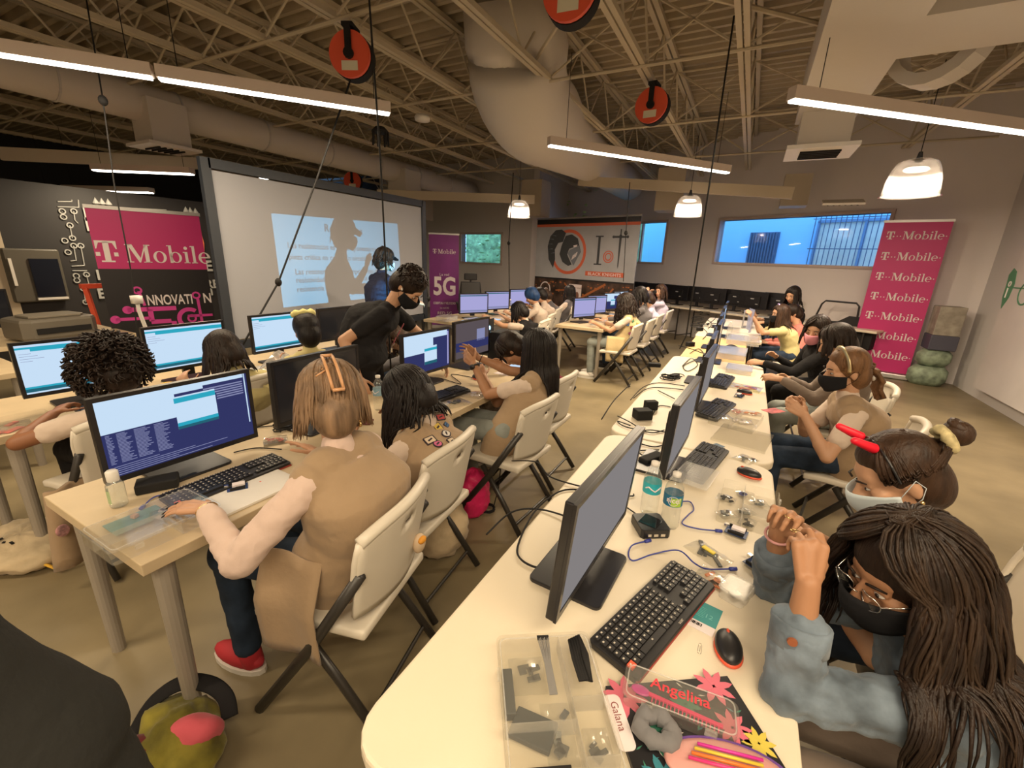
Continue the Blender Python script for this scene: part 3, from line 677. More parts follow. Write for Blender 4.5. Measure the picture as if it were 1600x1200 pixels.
ya, yb = on(8, 430)[0]-on(65, 430)[0], on(97, 430)[0]-on(65, 430)[0]; hz = on(60, 388)[1]-on(60, 470)[1]; f.box((.03, (ya+yb)/2, zc), (.08, yb-ya, hz), ch=.02); f.build('cabinet_body', mat('warm grey panel', (.10, .09, .07), .4), t, bevel=.02)
f = MB(); f.box((.08, (ya+yb*2)/3, zc-.03), (.03, (yb-ya)*.52, hz*.72)); f.build('glass_door', mat('dark glass', (.01, .012, .02), .12), t)
f = MB(); f.box((.10, (ya+yb*2)/3, zc-hz*.44), (.03, (yb-ya)*.56, .03)); f.box((.09, ya+.05, zc+.05), (.02, .03, hz*.5)); f.build('trim_strip', M_white, t)
f = MB(); f.box((.02, -1.6, 1.3), (.1, 1.9, 1.9)); f.xf(None, (-8.85, 0, 0)); q = on(5, 400)
f = MB(); f.box((-8.82, q[0]-.55, 1.35), (.06, 1.15, 1.7)); tag(f.build('wall_panel', mat('cream panel', (.55, .46, .33), .6)), 'cream panel fixed to the black partition beside the display', 'panel')
# orange stand
t = thing('steel_stand', 'orange red steel stand in front of the black partition', 'stand', (-6.6, 2.05, 0), .1)
q0 = at_d(122, 478, 6.9)-V(-6.9, 1.8, 0); f = MB()
f.box((0, .22, 1.16), (.05, .42, .05)); f.cone((0, .05, 1.16), (0, .15, .0), .03, .03, 4); f.cone((0, .42, 1.16), (0, .42, 0), .03, .03, 4); f.box((0, .28, .5), (.04, .3, .04)); f.build('stand_frame', M_red, t)

# board with printed graphics on the right wall
t = thing('wall_board', 'white board with green and grey printed graphics covering the right wall', 'board', (2.93, 0, 0), 0)
MB().box((0, 3.85, 1.75), (.06, 8.1, 3.1)).build('board_panel', mat('satin white board', (.55, .52, .50), .5, var=.06, vscale=2), t)
d = MB(); rr = random.Random(11)
for i in range(26):
    y_ = rr.uniform(3.2, 7.4); z_ = rr.uniform(.5, 2.6); n_ = rr.randint(3, 6)
    for j in range(n_): d.box((-.032, y_-j*.09, z_), (.004, rr.uniform(.03, .06), rr.uniform(.03, .07)))
d.build('grey_print', mat('faint grey print', (.43, .41, .40), .6), t)
R8 = np.array([V(0, -1, 0), V(0, 0, 1), V(-1, 0, 0)]).T
q = at_x(1577, 450, 2.9); d = MB()
d.prism([(-.09, .05), (-.11, .16), (-.04, .24), (.05, .2), (.10, .05), (.07, -.12), (-.02, -.26), (-.08, -.12)], 0, .005, (q[0]-2.93, q[1], q[2]), R8)
d.prism([(.1, .0), (.1, .015), (.4, .015), (.4, 0)], 0, .005, (q[0]-2.93, q[1], q[2]), R8)
d.ring((.40, -.05), .14, .12, 0, .005, (q[0]-2.93, q[1], q[2]), R8); d.build('green_leaf_print', mat('green print', (.07, .24, .13), .5), t)
d = MB(); d.ring((0, 0), .035, .02, 0, .005, (q[0]-2.935, q[1], q[2]+.05), R8, n=12); d.cone((q[0]-2.94, q[1], q[2]-.12), (q[0]-2.94, q[1], q[2]), .008, .008, 5); d.build('leaf_mark', M_bw, t)

# boxes beside the pink banner
base = V(2.62, 9.0, 0)
M_card = mat('printed grey carton', (.30, .27, .22), .7, var=.3, vscale=9); M_gb = mat('green bag print', (.22, .28, .20), .6, var=.5, vscale=10)
f = MB(); f.box((2.68, 8.72, .98), (.30, .30, .42)); tag(f.build('carton', M_card, bevel=.01), 'pale grey carton on top of the green bags by the wall', 'box')
f = MB(); f.box((2.68, 8.72, .66), (.32, .32, .22)); tag(f.build('carton', mat('dark blue carton', (.07, .07, .10), .6), bevel=.01), 'dark flat box between the carton and the green bags', 'box')
f = MB(); f.box((2.66, 8.7, .42), (.42, .34, .25), ch=.10); tag(f.build('filled_bag', M_gb, smooth=True), 'upper plump green printed bag behind the pink banner', 'bag'); bpy.data.objects['filled_bag'].modifiers.new('b', 'BEVEL').width = .09
f = MB(); f.box((2.64, 8.68, .145), (.48, .38, .29), ch=.12); tag(f.build('filled_bag', M_gb, smooth=True), 'lowest plump green printed bag on the floor behind the pink banner', 'bag'); bpy.data.objects['filled_bag.001'].modifiers.new('b', 'BEVEL').width = .09

# ------------------------------------------------------------------ tables
M_cream = mat('cream moulded plastic', (.74, .65, .50), .42, bump=.03, bscale=200)
M_birch = mat('pale birch top', (.56, .44, .28), .5, var=.06, vscale=8)
M_beech = mat('beech table top', (.62, .42, .19), .5, var=.06, vscale=8)
M_gleg = mat('grey steel leg', (.34, .30, .25), .4, metal=.2)
M_leg = mat('dark bronze tube', (.028, .024, .020), .38)
def rrect(x0, y0, x1, y1, r, n=5):
    P = []
    for cx, cy, a in ((x1-r, y1-r, 0), (x0+r, y1-r, PI/2), (x0+r, y0+r, PI), (x1-r, y0+r, 1.5*PI)):
        for i in range(n+1): b_ = a+PI/2*i/n; P.append((cx+r*math.cos(b_), cy+r*math.sin(b_)))
    return P
def folding_table(x0, x1, y0, y1, lab, m=None, r=.09, group=None):
    cx, cy = (x0+x1)/2, (y0+y1)/2; t = thing('folding_table', lab, 'table', (cx, cy, 0), 0, group)
    b_ = MB(); b_.prism(rrect(x0-cx, y0-cy, x1-cx, y1-cy, r), .70, .74); b_.build('table_top', m or M_cream, t, bevel=.008)
    for s in (-1, 1):
        f = MB(); yy = s*((y1-y0)/2-.3)
        for q in (-1, 1): f.cone((q*(x1-x0)*.38, yy, .70), (q*(x1-x0)*.40, yy+s*.06, 0), .014, .014, 8)
        f.cone((-(x1-x0)*.40, yy+s*.05, .12), ((x1-x0)*.40, yy+s*.05, .12), .012, .012, 8); f.cone((0, yy, .3), (0, yy-s*.45, .69), .010, .010, 8); f.build('leg', M_leg, t)
    return t
def leg_table(x0, x1, y0, y1, lab, m=None, group=None):
    cx, cy = (x0+x1)/2, (y0+y1)/2; t = thing('leg_table', lab, 'table', (cx, cy, 0), 0, group)
    b_ = MB(); b_.box((0, 0, .72), (x1-x0, y1-y0, .04)); b_.build('table_top', m or M_birch, t, bevel=.003)
    for sx in (-1, 1):
        for sy in (-1, 1):
            f = MB(); f.cone((sx*((x1-x0)/2-.06), sy*((y1-y0)/2-.07), .70), (sx*((x1-x0)/2-.06), sy*((y1-y0)/2-.07), .0), .032, .024, 16); f.build('leg', M_gleg, t, smooth=False)
    return t
folding_table(-.545, .24, .385, 2.205, 'nearest cream folding table, with the large clear parts box at its near end')
folding_table(-.555, .25, 2.215, 4.63, 'second cream folding table on the right, behind the nearest one')
folding_table(-.50, .10, 4.65, 6.15, 'narrow beech topped table between the cream folding tables', M_beech, .01)
folding_table(-.52, .27, 6.17, 8.6, 'farthest cream folding table of the right hand row')
leg_table(-2.145, -1.425, .43, 1.93, 'near pale birch table carrying the code screen monitor and clear box')
leg_table(-2.145, -1.425, 1.935, 3.43, 'second birch table, under the keyboard and the arms of the girl reaching out')
leg_table(-3.75, -3.0, .50, 2.0, 'birch table of the left row at the curly haired sitter')
leg_table(-3.75, -3.0, 2.005, 3.5, 'birch table of the left row before the projection screen')
leg_table(-4.10, -3.15, 4.95, 7.9, 'long pale table in front of the purple banner')
leg_table(-2.37, -1.66, 5.79, 8.6, 'light wood table before the emblem banner')
leg_table(-5.35, -4.45, -.6, 1.02, 'pale table at the left picture edge behind the first blue screen')
leg_table(-7.2, -5.6, -.4, 2.1, 'table with the printer before the black partition')

# ------------------------------------------------------------------ folding chair (faces local +y)
M_chair = mat('cream chair plastic', (.66, .60, .50), .42)
def chair(loc, heading, lab, group=None):
    t = thing('folding_chair', lab, 'chair', (loc[0], loc[1], 0), heading-PI/2, group)
    # back shell: curved panel with rolled edges and a hand slot
    b_ = MB()
    def sheet(u, v):
        x = (u-.5)*.46; z = .50+v*.34; wd = 1-.10*(1-v)-.10*max(0, v-.8)*5*.6; x *= wd
        y = -.20-.055*v+.045*(2*abs(u-.5))**2+.0*v; zz = z-.028*(2*abs(u-.5))**3*(v**2)+.02*(1-v)*(2*abs(u-.5))**2
        return (x, y, zz)
    nu, nv = 17, 13
    vs = [sheet(i/(nu-1), j/(nv-1)) for i in range(nu) for j in range(nv)]
    fs = [(i*nv+j, i*nv+j+1, (i+1)*nv+j+1, (i+1)*nv+j) for i in range(nu-1) for j in range(nv-1) if not (j == 9 and 7 <= i < 9)]
    b_.add(vs, fs); o = b_.build('backrest', M_chair, t, smooth=True, solid=.014); 
    b_ = MB(); b_.tube([V(*sheet(i/16, 1))+V(0, -.0, 0) for i in range(17)], .020, 10); b_.tube([V(*sheet(0, j/8)) for j in range(3, 9)], .011, 8); b_.tube([V(*sheet(1, j/8)) for j in range(3, 9)], .011, 8)
    b_.build('back_rim', M_chair, o, smooth=True)
    b_ = MB()
    def seat(u, v):
        x = (u-.5)*.45*(1-.12*(1-v)*0); y = -.20+v*.42; d_ = 2*abs(u-.5)
        return (x*(1-.06*(1-v)), y, .435-.010*math.sin(PI*v)*(1-d_**3)-.018*max(0, v-.8)*5*.6)
    vs = [seat(i/12, j/12) for i in range(13) for j in range(13)]; b_.add(vs, [(i*13+j, (i+1)*13+j, (i+1)*13+j+1, i*13+j+1) for i in range(12) for j in range(12)])
    b_.build('seat', M_chair, t, smooth=True, solid=-.038, bevel=.01)
    for s in (-1, 1):
        f = MB(); f.tube([(s*.216, -.206, .70), (s*.236, .0, .365), (s*.240, .25, .014)], .0155, 10, flat=1.25); f.build('front_leg', M_leg, t, smooth=True)
        f = MB(); f.tube([(s*.205, .06, .42), (s*.21, -.10, .22), (s*.215, -.25, .014)], .0145, 10, flat=1.25); f.build('rear_leg', M_leg, t, smooth=True)
    f = MB(); f.cone((-.23, .19, .11), (.23, .19, .11), .009, .009, 8); f.build('front_stretcher', M_leg, t)
    f = MB(); f.cone((-.21, -.19, .09), (.21, -.19, .09), .009, .009, 8); f.build('rear_stretcher', M_leg, t); MB().cone((-.22, .03, .375), (.22, .03, .375), .010, .010, 8).build('seat_support', M_leg, t)
    return t
CH0 = chair((-1.14, .92), math.radians(193), 'folding chair carrying the light haired woman in the tan vest, nearest of the left side')
def ch(x, y, deg, lab): return dup(CH0, (x, y, 0), math.radians(deg)-PI/2, lab)
ch(-1.285, 1.45, 186, 'folding chair of the sitter with patches on her vest, second in the row')
ch(-1.18, 2.24, 176, 'folding chair of the girl holding her arms out over the table')
ch(-1.27, 2.86, 180, 'empty looking folding chair just beyond the girl with outstretched arms')
ch(-2.82, .86, 186, 'folding chair behind the near code monitor, used by the curly haired sitter')
ch(-2.95, 1.62, 186, 'folding chair between the code monitor and the black monitor back')
ch(.74, 3.08, 168, 'folding chair of the girl with metallic hairband and ponytail')
ch(.72, 1.62, 180, 'folding chair under the girl with red horns')
ch(.66, .96, 180, 'folding chair under the girl in the denim jacket')
ch(.80, 3.95, 180, 'folding chair of the sitter in the taupe hoodie')
ch(.80, 4.75, 180, 'folding chair of the sitter in black with the pink mask')
ch(.66, 6.6, 180, 'far folding chair of the long haired girl holding a clear bag')
ch(-2.60, 5.45, 185, 'far folding chair nearest the purple banner')
ch(-2.80, 6.12, 190, 'far folding chair behind the blue haired sitter')
ch(-3.02, 6.95, 190, 'far folding chair behind the white shirted sitters, beside the emblem banner')
ch(-3.0, 7.65, 190, 'far folding chair of the sitter in profile before the lung poster')
ch(-1.44, 5.95, 178, 'far folding chair of the sitter with the patch covered vest')
ch(-1.40, 6.65, 178, 'folding chair second along the light wood table')
ch(-1.40, 7.40, 178, 'folding chair third along the light wood table')
ch(-1.38, 8.25, 178, 'folding chair farthest along the light wood table')
# mesh office chair
q = at_d(735, 470, 9.6); t = thing('office_chair', 'black mesh office chair beside the purple banner', 'chair', (q[0], q[1], 0), .55)
f = MB(); f.box((0, 0, .85), (.42, .05, .5), ch=.02); f.build('backrest', mat('dark mesh', (.05, .048, .045), .8), t, bevel=.02)
f = MB(); f.tube([(-.21, 0, .6), (-.23, 0, .85), (-.2, 0, 1.1), (.2, 0, 1.1), (.23, 0, .85), (.21, 0, .6)], .018, 8, closed=True); f.build('back_frame', M_dark, t)
f = MB(); f.box((0, 0, 1.22), (.28, .07, .14), ch=.02); f.cone((0, 0, 1.1), (0, 0, 1.2), .02, .02, 8); f.build('headrest', M_dark, t, bevel=.02)
f = MB(); f.box((0, -.25, .47), (.48, .48, .08), ch=.1); f.build('seat', M_dark2, t, bevel=.02)
f = MB(); f.cone((0, -.25, .08), (0, -.25, .45), .03, .03, 10)
for i in range(5): a = i*2*PI/5; f.cone((0, -.25, .1), (.3*math.cos(a), -.25+.3*math.sin(a), .06), .025, .018, 8); f.ell((.3*math.cos(a), -.25+.3*math.sin(a), .03), (.03, .02, .03), n=10)
f.build('base', M_dark, t)
for s in (-1, 1): f = MB(); f.tube([(s*.26, -.05, .5), (s*.28, -.1, .68), (s*.28, -.32, .68)], .02, 8); f.build('armrest', M_dark, t)

# ------------------------------------------------------------------ monitors (screen faces local +x ... viewer at +x)
M_bez = mat('monitor bezel', (.016, .015, .017), .3)
M_off = mat('switched off panel', (.02, .022, .03), .12, emit=.0)
S_wht = glow('screen pale blue', (.62, .80, 1.0), .92); S_teal = glow('screen teal', (.03, .42, .58), .9); S_navy = glow('screen navy', (.035, .04, .14), .9)
S_txt = glow('screen text grey', (.30, .32, .55), .8); S_lav = glow('screen lavender', (.52, .50, .90), .75); S_dim = glow('screen dim slate', (.10, .08, .09), 1.); S_dkteal = glow('screen dark teal', (.02, .12, .17), 1.)
S_graze = glow('screen seen at a shallow angle', (.27, .25, .25), .85)
def draw_ui(kind, w_, h):
    mb = MB(); mats = [S_wht, S_teal, S_navy, S_txt, S_lav, S_dim, S_dkteal, S_graze]
    def r(x0, y0, x1, y1, mi, z=0):       # fractions, y from the top
        a0, a1, b0, b1 = (x0-.5)*w_, (x1-.5)*w_, (.5-y0)*h, (.5-y1)*h
        mb.add([(z, a0, b1), (z, a1, b1), (z, a1, b0), (z, a0, b0)], [(0, 1, 2, 3)], mi)
    if kind == 'ide':
        r(0, 0, 1, 1, 0); r(0, .05, 1, .09, 1, .0004); r(.12, .09, 1, .14, 1, .0004); r(0, .85, 1, .89, 1, .0004); r(0, .89, 1, .96, 6, .0004)
        for i in range(4): r(.02, .18+i*.05, .12+.05*(i % 3), .187+i*.05, 3, .0004)
    elif kind == 'idelav':
        r(0, 0, 1, 1, 4); r(0, .05, 1, .1, 6, .0004); r(0, .86, 1, .95, 3, .0004)
    elif kind == 'code':
        r(0, 0, 1, 1, 2); r(0, 0, .97, .06, 0, .0004); r(0, .06, .46, .42, 0, .0004); r(.46, .06, .66, .10, 0, .0004); r(.975, .0, .985, .78, 0, .0004)
        r(.45, .14, .74, .60, 0, .0008); r(.45, .16, .74, .23, 1, .0012); r(.45, .51, .74, .56, 1, .0012); r(.45, .56, .74, .60, 6, .0012)
        rr = random.Random(4)
        for i in range(30):
            y_ = .44+i*.0178
            for x0, x1 in ((.02, .06), (.08, .17), (.18, .28), (.30, .40)):
                if i < 22: r(x0, y_, x0+(x1-x0)*rr.uniform(.5, 1), y_+.008, 3, .0004)
        for i in range(6): r(.66 if i < 3 else .75, .11+i*.035, .96, .128+i*.035, 3, .0004)
        for i in range(5): r(.03, .86+i*.027, .3+.12*((i*7) % 5), .868+i*.027, 3, .0004)
    elif kind == 'split':
        r(0, 0, 1, 1, 2); r(0, 0, .62, .5, 0, .0004); r(0, 0, .95, .15, 0, .0004); r(.42, .35, .70, .82, 0, .0008); r(.42, .40, .70, .47, 1, .0012); r(.42, .74, .70, .82, 6, .0012)
        r(.955, .05, .985, .95, 4, .0004)
    elif kind == 'dim':
        r(0, 0, 1, 1, 5); r(.62, .25, .88, .6, 3, .0004); r(.0, .55, 1, .8, 2, .0004)
    elif kind == 'graze': r(0, 0, 1, 1, 7)
    return mb, mats
MONN = {}
def monitor(c, deg, kind, lab, w_=.54, h=.32, cz=.99, base=.74, tilt=0., tag_=True, group=None):
    key = (kind, w_, h, cz, base, tilt)
    loc = (c[0], c[1], base); a = math.radians(deg)
    if key in MONN: return dup(MONN[key], loc, a, lab, group)
    t = thing('monitor', lab, 'computer monitor', loc, a, group); zc = cz-base; TR = roty(tilt); TT = V(0, 0, zc)-TR@V(0, 0, zc)
    b_ = MB(); b_.box((-.014, 0, zc), (.024, w_, h)); b_.box((-.032, 0, zc-.01), (.026, w_*.7, h*.7)); b_.xf(TR, TT); b_.build('back_case', M_bez, t, bevel=.004)
    b_ = MB(); e = .016
    for s in (-1, 1): b_.box((.0, s*(w_/2-e/2), zc), (.008, e, h))
    b_.box((0, 0, zc+h/2-e/2), (.008, w_-2*e, e)); b_.box((0, 0, zc-h/2+e*.65), (.008, w_-2*e, e*1.3)); b_.xf(TR, TT); b_.build('bezel', M_bez, t)
    if kind == 'off': MB().box((.0, 0, zc), (.003, w_-2*e, h-2*e)).build('screen', M_off, t)
    else:
        mb, mats = draw_ui(kind, w_-2*e, h-2.1*e); mb.xf(None, (.0015, 0, zc+.002)); mb.xf(TR, TT); mb.build('screen', mats, t, label='screen showing open windows')
    b_ = MB(); b_.box((-.055, 0, zc*.5+.02), (.03, .07, zc*.9-.02)); b_.build('stand_neck', M_bez, t, bevel=.005)
    b_ = MB(); b_.prism(rrect(-.17, -.13, .05, .13, .02), .0, .012); b_.build('stand_base', M_bez, t, bevel=.003)
    MONN[key] = t; return t
# right hand row, seen almost edge on; they face +x
monitor((-.250, 1.075), -3, 'graze', 'nearest monitor of the right row, on a square black stand', .56, .335, .965, tilt=.085)
monitor((-.15, 1.94), -3, 'graze', 'second monitor of the right row, behind the water bottles', .54, .32, .965, tilt=.05)
monitor((-.135, 2.98), -2, 'graze', 'third monitor of the right row, before the tangle of chargers', .54, .32, .965, tilt=.05)
monitor((-.155, 3.66), 0, 'off', 'fourth monitor of the right row, dark and edge on', .50, .31, .975)
monitor((-.16, 4.55), 0, 'off', 'fifth monitor of the right row, at the end of the second table', .50, .31, .975)
monitor((-.19, 5.35), 0, 'off', 'sixth monitor of the right row, on the beech table', .50, .31, .975)
monitor((-.21, 6.35), 0, 'split', 'far monitor of the right row with a faintly lit screen', .50, .31, .975)
monitor((-.22, 7.25), 0, 'off', 'farthest monitor of the right row, by the clear bag', .50, .31, .975)
# left row 1
monitor((-1.90, .81), -2, 'code', 'large monitor with code windows nearest on the left table', .545, .325, .965)
monitor((-1.86, 1.42), 2, 'off', 'black switched off monitor in front of the light haired woman', .53, .32, .985)
monitor((-1.93, 2.37), -2, 'split', 'monitor with white and navy windows before the outstretched arms', .51, .31, .975)
monitor((-1.95, 2.98), -2, 'dim', 'dim dark monitor farthest along the first left table row', .50, .32, .985)
# left row 2
monitor((-3.28, .94), -4, 'ide', 'bright blue monitor behind the curly hair', .49, .30, .975)
monitor((-3.28, 1.50), 0, 'ide', 'bright blue monitor under the pink and black banner', .49, .30, .99)
monitor((-3.28, 2.18), 0, 'ide', 'bright blue monitor in front of the projection screen', .49, .30, 1.00)
monitor((-3.30, 2.80), 0, 'off', 'dark monitor partly hidden by the yellow scrunchie sitter', .49, .30, 1.00)
# rear tables
monitor((-3.55, 5.45), -30, 'idelav', 'lilac monitor nearest the purple banner', .48, .30, .97)
monitor((-3.55, 6.15), -24, 'idelav', 'second lilac monitor along the rear table', .48, .30, .97)
monitor((-3.55, 6.95), -22, 'idelav', 'third lilac monitor, beside the blue haired sitter', .48, .30, .97)
monitor((-3.55, 7.6), -20, 'idelav', 'lilac monitor mostly behind the blue hair', .48, .30, .97)
monitor((-2.10, 6.25), -24, 'idelav', 'lilac monitor first on the light wood table', .48, .30, .97)
monitor((-2.10, 6.85), -22, 'idelav', 'lilac monitor second on the light wood table', .48, .30, .97)
monitor((-2.08, 7.65), -20, 'split', 'blue monitor third on the light wood table', .48, .30, .97)
monitor((-2.08, 8.25), -20, 'split', 'blue monitor fourth on the light wood table', .48, .30, .97)
# big dark screen and printer at the far left
monitor((-6.2, .95), 10, 'off', 'large black screen on the table at the left picture edge', .95, .36, 1.0, .74)
q = at_z(95, 555, .76); t = thing('printer', 'grey office printer behind the first blue screen', 'printer', (-5.85, 1.55, .74), .15)
f = MB(); f.box((0, 0, .11), (.42, .56, .2), ch=.06); f.build('printer_body', mat('warm grey plastic', (.15, .13, .10), .5), t, bevel=.03)
f = MB(); f.box((.02, .0, .222), (.3, .4, .02), ch=.04); f.build('scanner_lid', mat('pale grey lid', (.22, .19, .145), .5), t, bevel=.005)
f = MB(); f.box((.215, 0, .10), (.012, .4, .05)); f.build('paper_slot', M_dark2, t)
for i, (dx, dy, dz, lab) in enumerate(((-4.95, .35, .76, 'low pile of papers on the table at the left picture edge'), (-4.95, .8, .75, 'loose sheets beside the printer table corner'))):
    f = MB()
    for j in range(5): f.box((dx, dy, dz-.012+j*.006), (.22, .3, .004), rotz(j*.13-.2))
    tag(f.build('paper_pile', mat('cream paper', (.6, .52, .38), .7)), lab, 'papers')

# bench with stored monitors along the back wall
ub = V(-uA[0], -uA[1], 0)*-1  # along wall towards right
nb = -RA@V(0, 1, 0)
a_w = math.atan2(uA[1], uA[0])
wp = V(-1.2, 11.1, 0)
def onwall(s, off): return wp+uA*s+nb*off
for s, lab in ((-.85, 'cream bench table under the wall monitors, beside the emblem banner'), (1.05, 'cream bench table under the wall monitors, in its middle'), (2.95, 'cream bench table with the black frame stand by the pink banner')):
    t = thing('bench_table', lab, 'table', tuple(onwall(s, .45)), a_w); f = MB(); f.box((0, 0, .72), (1.86, .72, .04)); f.build('table_top', M_cream, t, bevel=.008)
    for q in (-.75, .75):
        f = MB(); f.cone((q, .3, .7), (q, .3, 0), .015, .015, 8); f.cone((q, -.3, .7), (q, -.3, 0), .015, .015, 8); f.cone((q, -.3, .1), (q, .3, .1), .012, .012, 8); f.build('leg', M_leg, t)
mo = None; rr = random.Random(2)
for i in range(9):
    s = -1.3+i*.43; p = onwall(s, .3+.12*(i % 2)); lab = 'spare black monitor turned to the wall on the bench table'
    if mo is None:
        mo = thing('spare_monitor', lab, 'computer monitor', (0, 0, .74), 0, 'spare black monitors stored on the bench')
        f = MB(); f.box((0, 0, .27), (.56, .03, .34)); f.box((0, -.03, .25), (.3, .03, .2)); f.build('back_case', M_bez, mo, bevel=.006)
        f = MB(); f.box((0, .01, .08), (.06, .03, .14)); f.box((0, 0, .01), (.24, .18, .016)); f.build('stand', M_bez, mo)
        f = MB(); f.box((.0, -.047, .3), (.07, .004, .02)); f.box((.1, -.047, .2), (.05, .004, .015)); f.build('maker_plate', M_gry, mo); o = mo
    else: o = dup(mo, (0, 0, .74), 0)
    o.location = (p[0], p[1], .74); o.rotation_euler = (0, 0, a_w+rr.uniform(-.1, .1)); o['group'] = 'spare black monitors stored on the bench'
t = thing('wheel_frame', 'black steering frame stand on the bench beside the pink banner', 'stand', tuple(onwall(3.15, .4)+V(0, 0, .74)), a_w)
f = MB(); f.tube([(-.32, 0, .02), (-.25, 0, .32), (-.2, 0, .38), (.25, 0, .38), (.3, 0, .33), (.32, 0, .02)], .016, 8); f.build('hoop', M_dark, t)
f = MB(); f.prism([(-.2, 0), (.34, 0), (.34, .16), (.2, .16), (.05, .05), (-.2, .04)], -.02, .02, R=rotx(PI/2)); f.build('foot_plate', M_dark, t)
f = MB(); f.box((0, 0, .17), (.02, .02, .02)); 
for i in range(4):
    p = onwall(2.1+i*.5, .55); f = MB(); f.box((p[0], p[1], .55), (.42, .3, .28), rotz(a_w)); tag(f.build('storage_bin', M_dark2, bevel=.02), 'dark storage bin tucked under the bench table', 'bin', 'dark bins under the bench')

# ------------------------------------------------------------------ people
def skin(n, c): return mat('skin '+n, c, .5, bump=.04, bscale=120, spec=.35)
SK_L = skin('light', (.52, .29, .175)); SK_M = skin('medium', (.385, .195, .105)); SK_D = skin('deep', (.27, .115, .055))
def hairm(n, c, c2=None): return mat('hair '+n, tuple(q*.8 for q in c), .48, spec=.28, bump=.35, bscale=120, aniso=(1, 1, .12), var=.45, vscale=34)
H_BLK = hairm('black', (.012, .008, .007)); H_DK = hairm('dark brown', (.021, .011, .007)); H_BR = hairm('brown', (.048, .024, .013)); H_BL = hairm('honey', (.27, .17, .10)); H_LB = hairm('light brown', (.20, .10, .045)); H_BLUE = hairm('blue', (.02, .06, .17))
def cloth(n, c, **k): return mat('cloth '+n, c, .85, bump=.25, bscale=k.pop('bs', 35), spec=.2, sheen=.15 if max(c) > .1 else 0., **k)
C_TAN = cloth('tan twill', (.35, .245, .15)); C_WHT = cloth('cream cotton', (.62, .50, .41)); C_PINK = cloth('pale pink cotton', (.62, .47, .40)); C_BLK = cloth('black cotton', (.014, .013, .014)); C_GRY = cloth('grey knit', (.12, .11, .115)); C_TAUP = cloth('taupe fleece', (.20, .155, .125))
C_DEN = cloth('washed denim', (.15, .19, .235), var=.50, vscale=9); C_JEAN = cloth('indigo denim', (.022, .035, .06), var=.35, vscale=12); C_LJ = cloth('light denim', (.26, .28, .26), var=.2, vscale=10); C_YEL = cloth('pale yellow cotton', (.55, .47, .22)); C_CORAL = cloth('coral cotton', (.62, .20, .16)); C_PAT = cloth('camouflage', (.24, .2, .17), var=.7, vscale=22)
M_mask_b = cloth('black mask', (.012, .012, .014)); M_mask_w = mat('pale blue surgical mask', (.58, .66, .70), .8); M_mask_p = mat('pink mask', (.72, .28, .34), .8)
M_eye = mat('eye white', (.45, .41, .37), .3); M_iris = mat('iris', (.02, .012, .008), .15); M_lip = mat('lip', (.42, .12, .09), .5)
M_sole = mat('white rubber', (.62, .58, .52), .6); M_redcan = mat('red canvas', (.42, .02, .03), .7); M_gold = mat('gold metal', (.7, .5, .22), .25, metal=1.); M_silver = mat('silver metal', (.75, .72, .68), .2, metal=1.)

def remesh(o, vox, smooth=4, wrinkle=0., tex=None, ws=.06):
    q = o.modifiers.new('r', 'REMESH'); q.mode = 'VOXEL'; q.voxel_size = vox; q.use_smooth_shade = True
    if smooth: q = o.modifiers.new('s', 'SMOOTH'); q.factor = .5; q.iterations = smooth
    if wrinkle:
        k = 'wrinkle%.3f' % ws
        tx = bpy.data.textures.get(k) or bpy.data.textures.new(k, 'CLOUDS'); tx.noise_scale = ws; tx.noise_depth = 2
        q = o.modifiers.new('d', 'DISPLACE'); q.texture = tx; q.strength = wrinkle; q.mid_level = .5; q.texture_coords = 'LOCAL'
    return o
def ik(S, T, l1, l2, pole):
    d = T-S; L = np.linalg.norm(d); L2 = min(L, (l1+l2)*.995); dn = d/L; a = (l1*l1-l2*l2+L2*L2)/(2*L2); h = math.sqrt(max(l1*l1-a*a, 1e-6))
    p = pole-dn*np.dot(pole, dn); return S+dn*a+unit(p)*h, S+dn*L2
def hand(b, W, d, n, t, curls=(.3, .3, .35, .4), thumb=.4, s=1., spread=.06):
    """b mesh builder, W wrist, d along fingers, n palm normal, t towards the thumb side"""
    d = unit(d); n = unit(n-d*np.dot(n, d)); t = unit(t-d*np.dot(t, d)-n*np.dot(t, n)); tips = []
    for k, (off, L, r) in enumerate(((.029, .072, .0088), (.010, .080, .009), (-.010, .074, .0086), (-.028, .058, .0076))):
        base = W+d*(.088-.006*abs(k-1))*s+t*off*s
        b.cap(W+d*.012*s+t*off*.55*s, base, .0135*s, .0118*s, 10)
        a = 0; dd = unit(d+t*(1.3-k)*spread); p = base
        for q, f in enumerate((.46, .30, .24)):
            a += curls[k]*(1.35, 1.5, 1.0)[q]; v = dd*math.cos(a)+n*math.sin(a); p2 = p+v*L*f*s; b.cap(p, p2, r*(1-.1*q)*s, r*(.93-.1*q)*s, 9); p = p2
        tips.append((p, v))
    b.cap(W+d*.02*s, W+d*.07*s, .017*s, .016*s, 10)
    p = W+d*.022*s+t*.024*s+n*.006*s; b.cap(W+d*.01*s, p, .015*s, .013*s, 9)
    for q, (L, r) in enumerate(((.042, .0115), (.032, .0098), (.026, .0085))):
        v = unit(d*(.62+.15*q)+t*(.75-.5*thumb*(q+.3))+n*(.15+thumb*.75)); p2 = p+v*L*s; b.cap(p, p2, r*s, r*.9*s, 9); p = p2
    tips.append((p, v)); return tips
class Person: pass
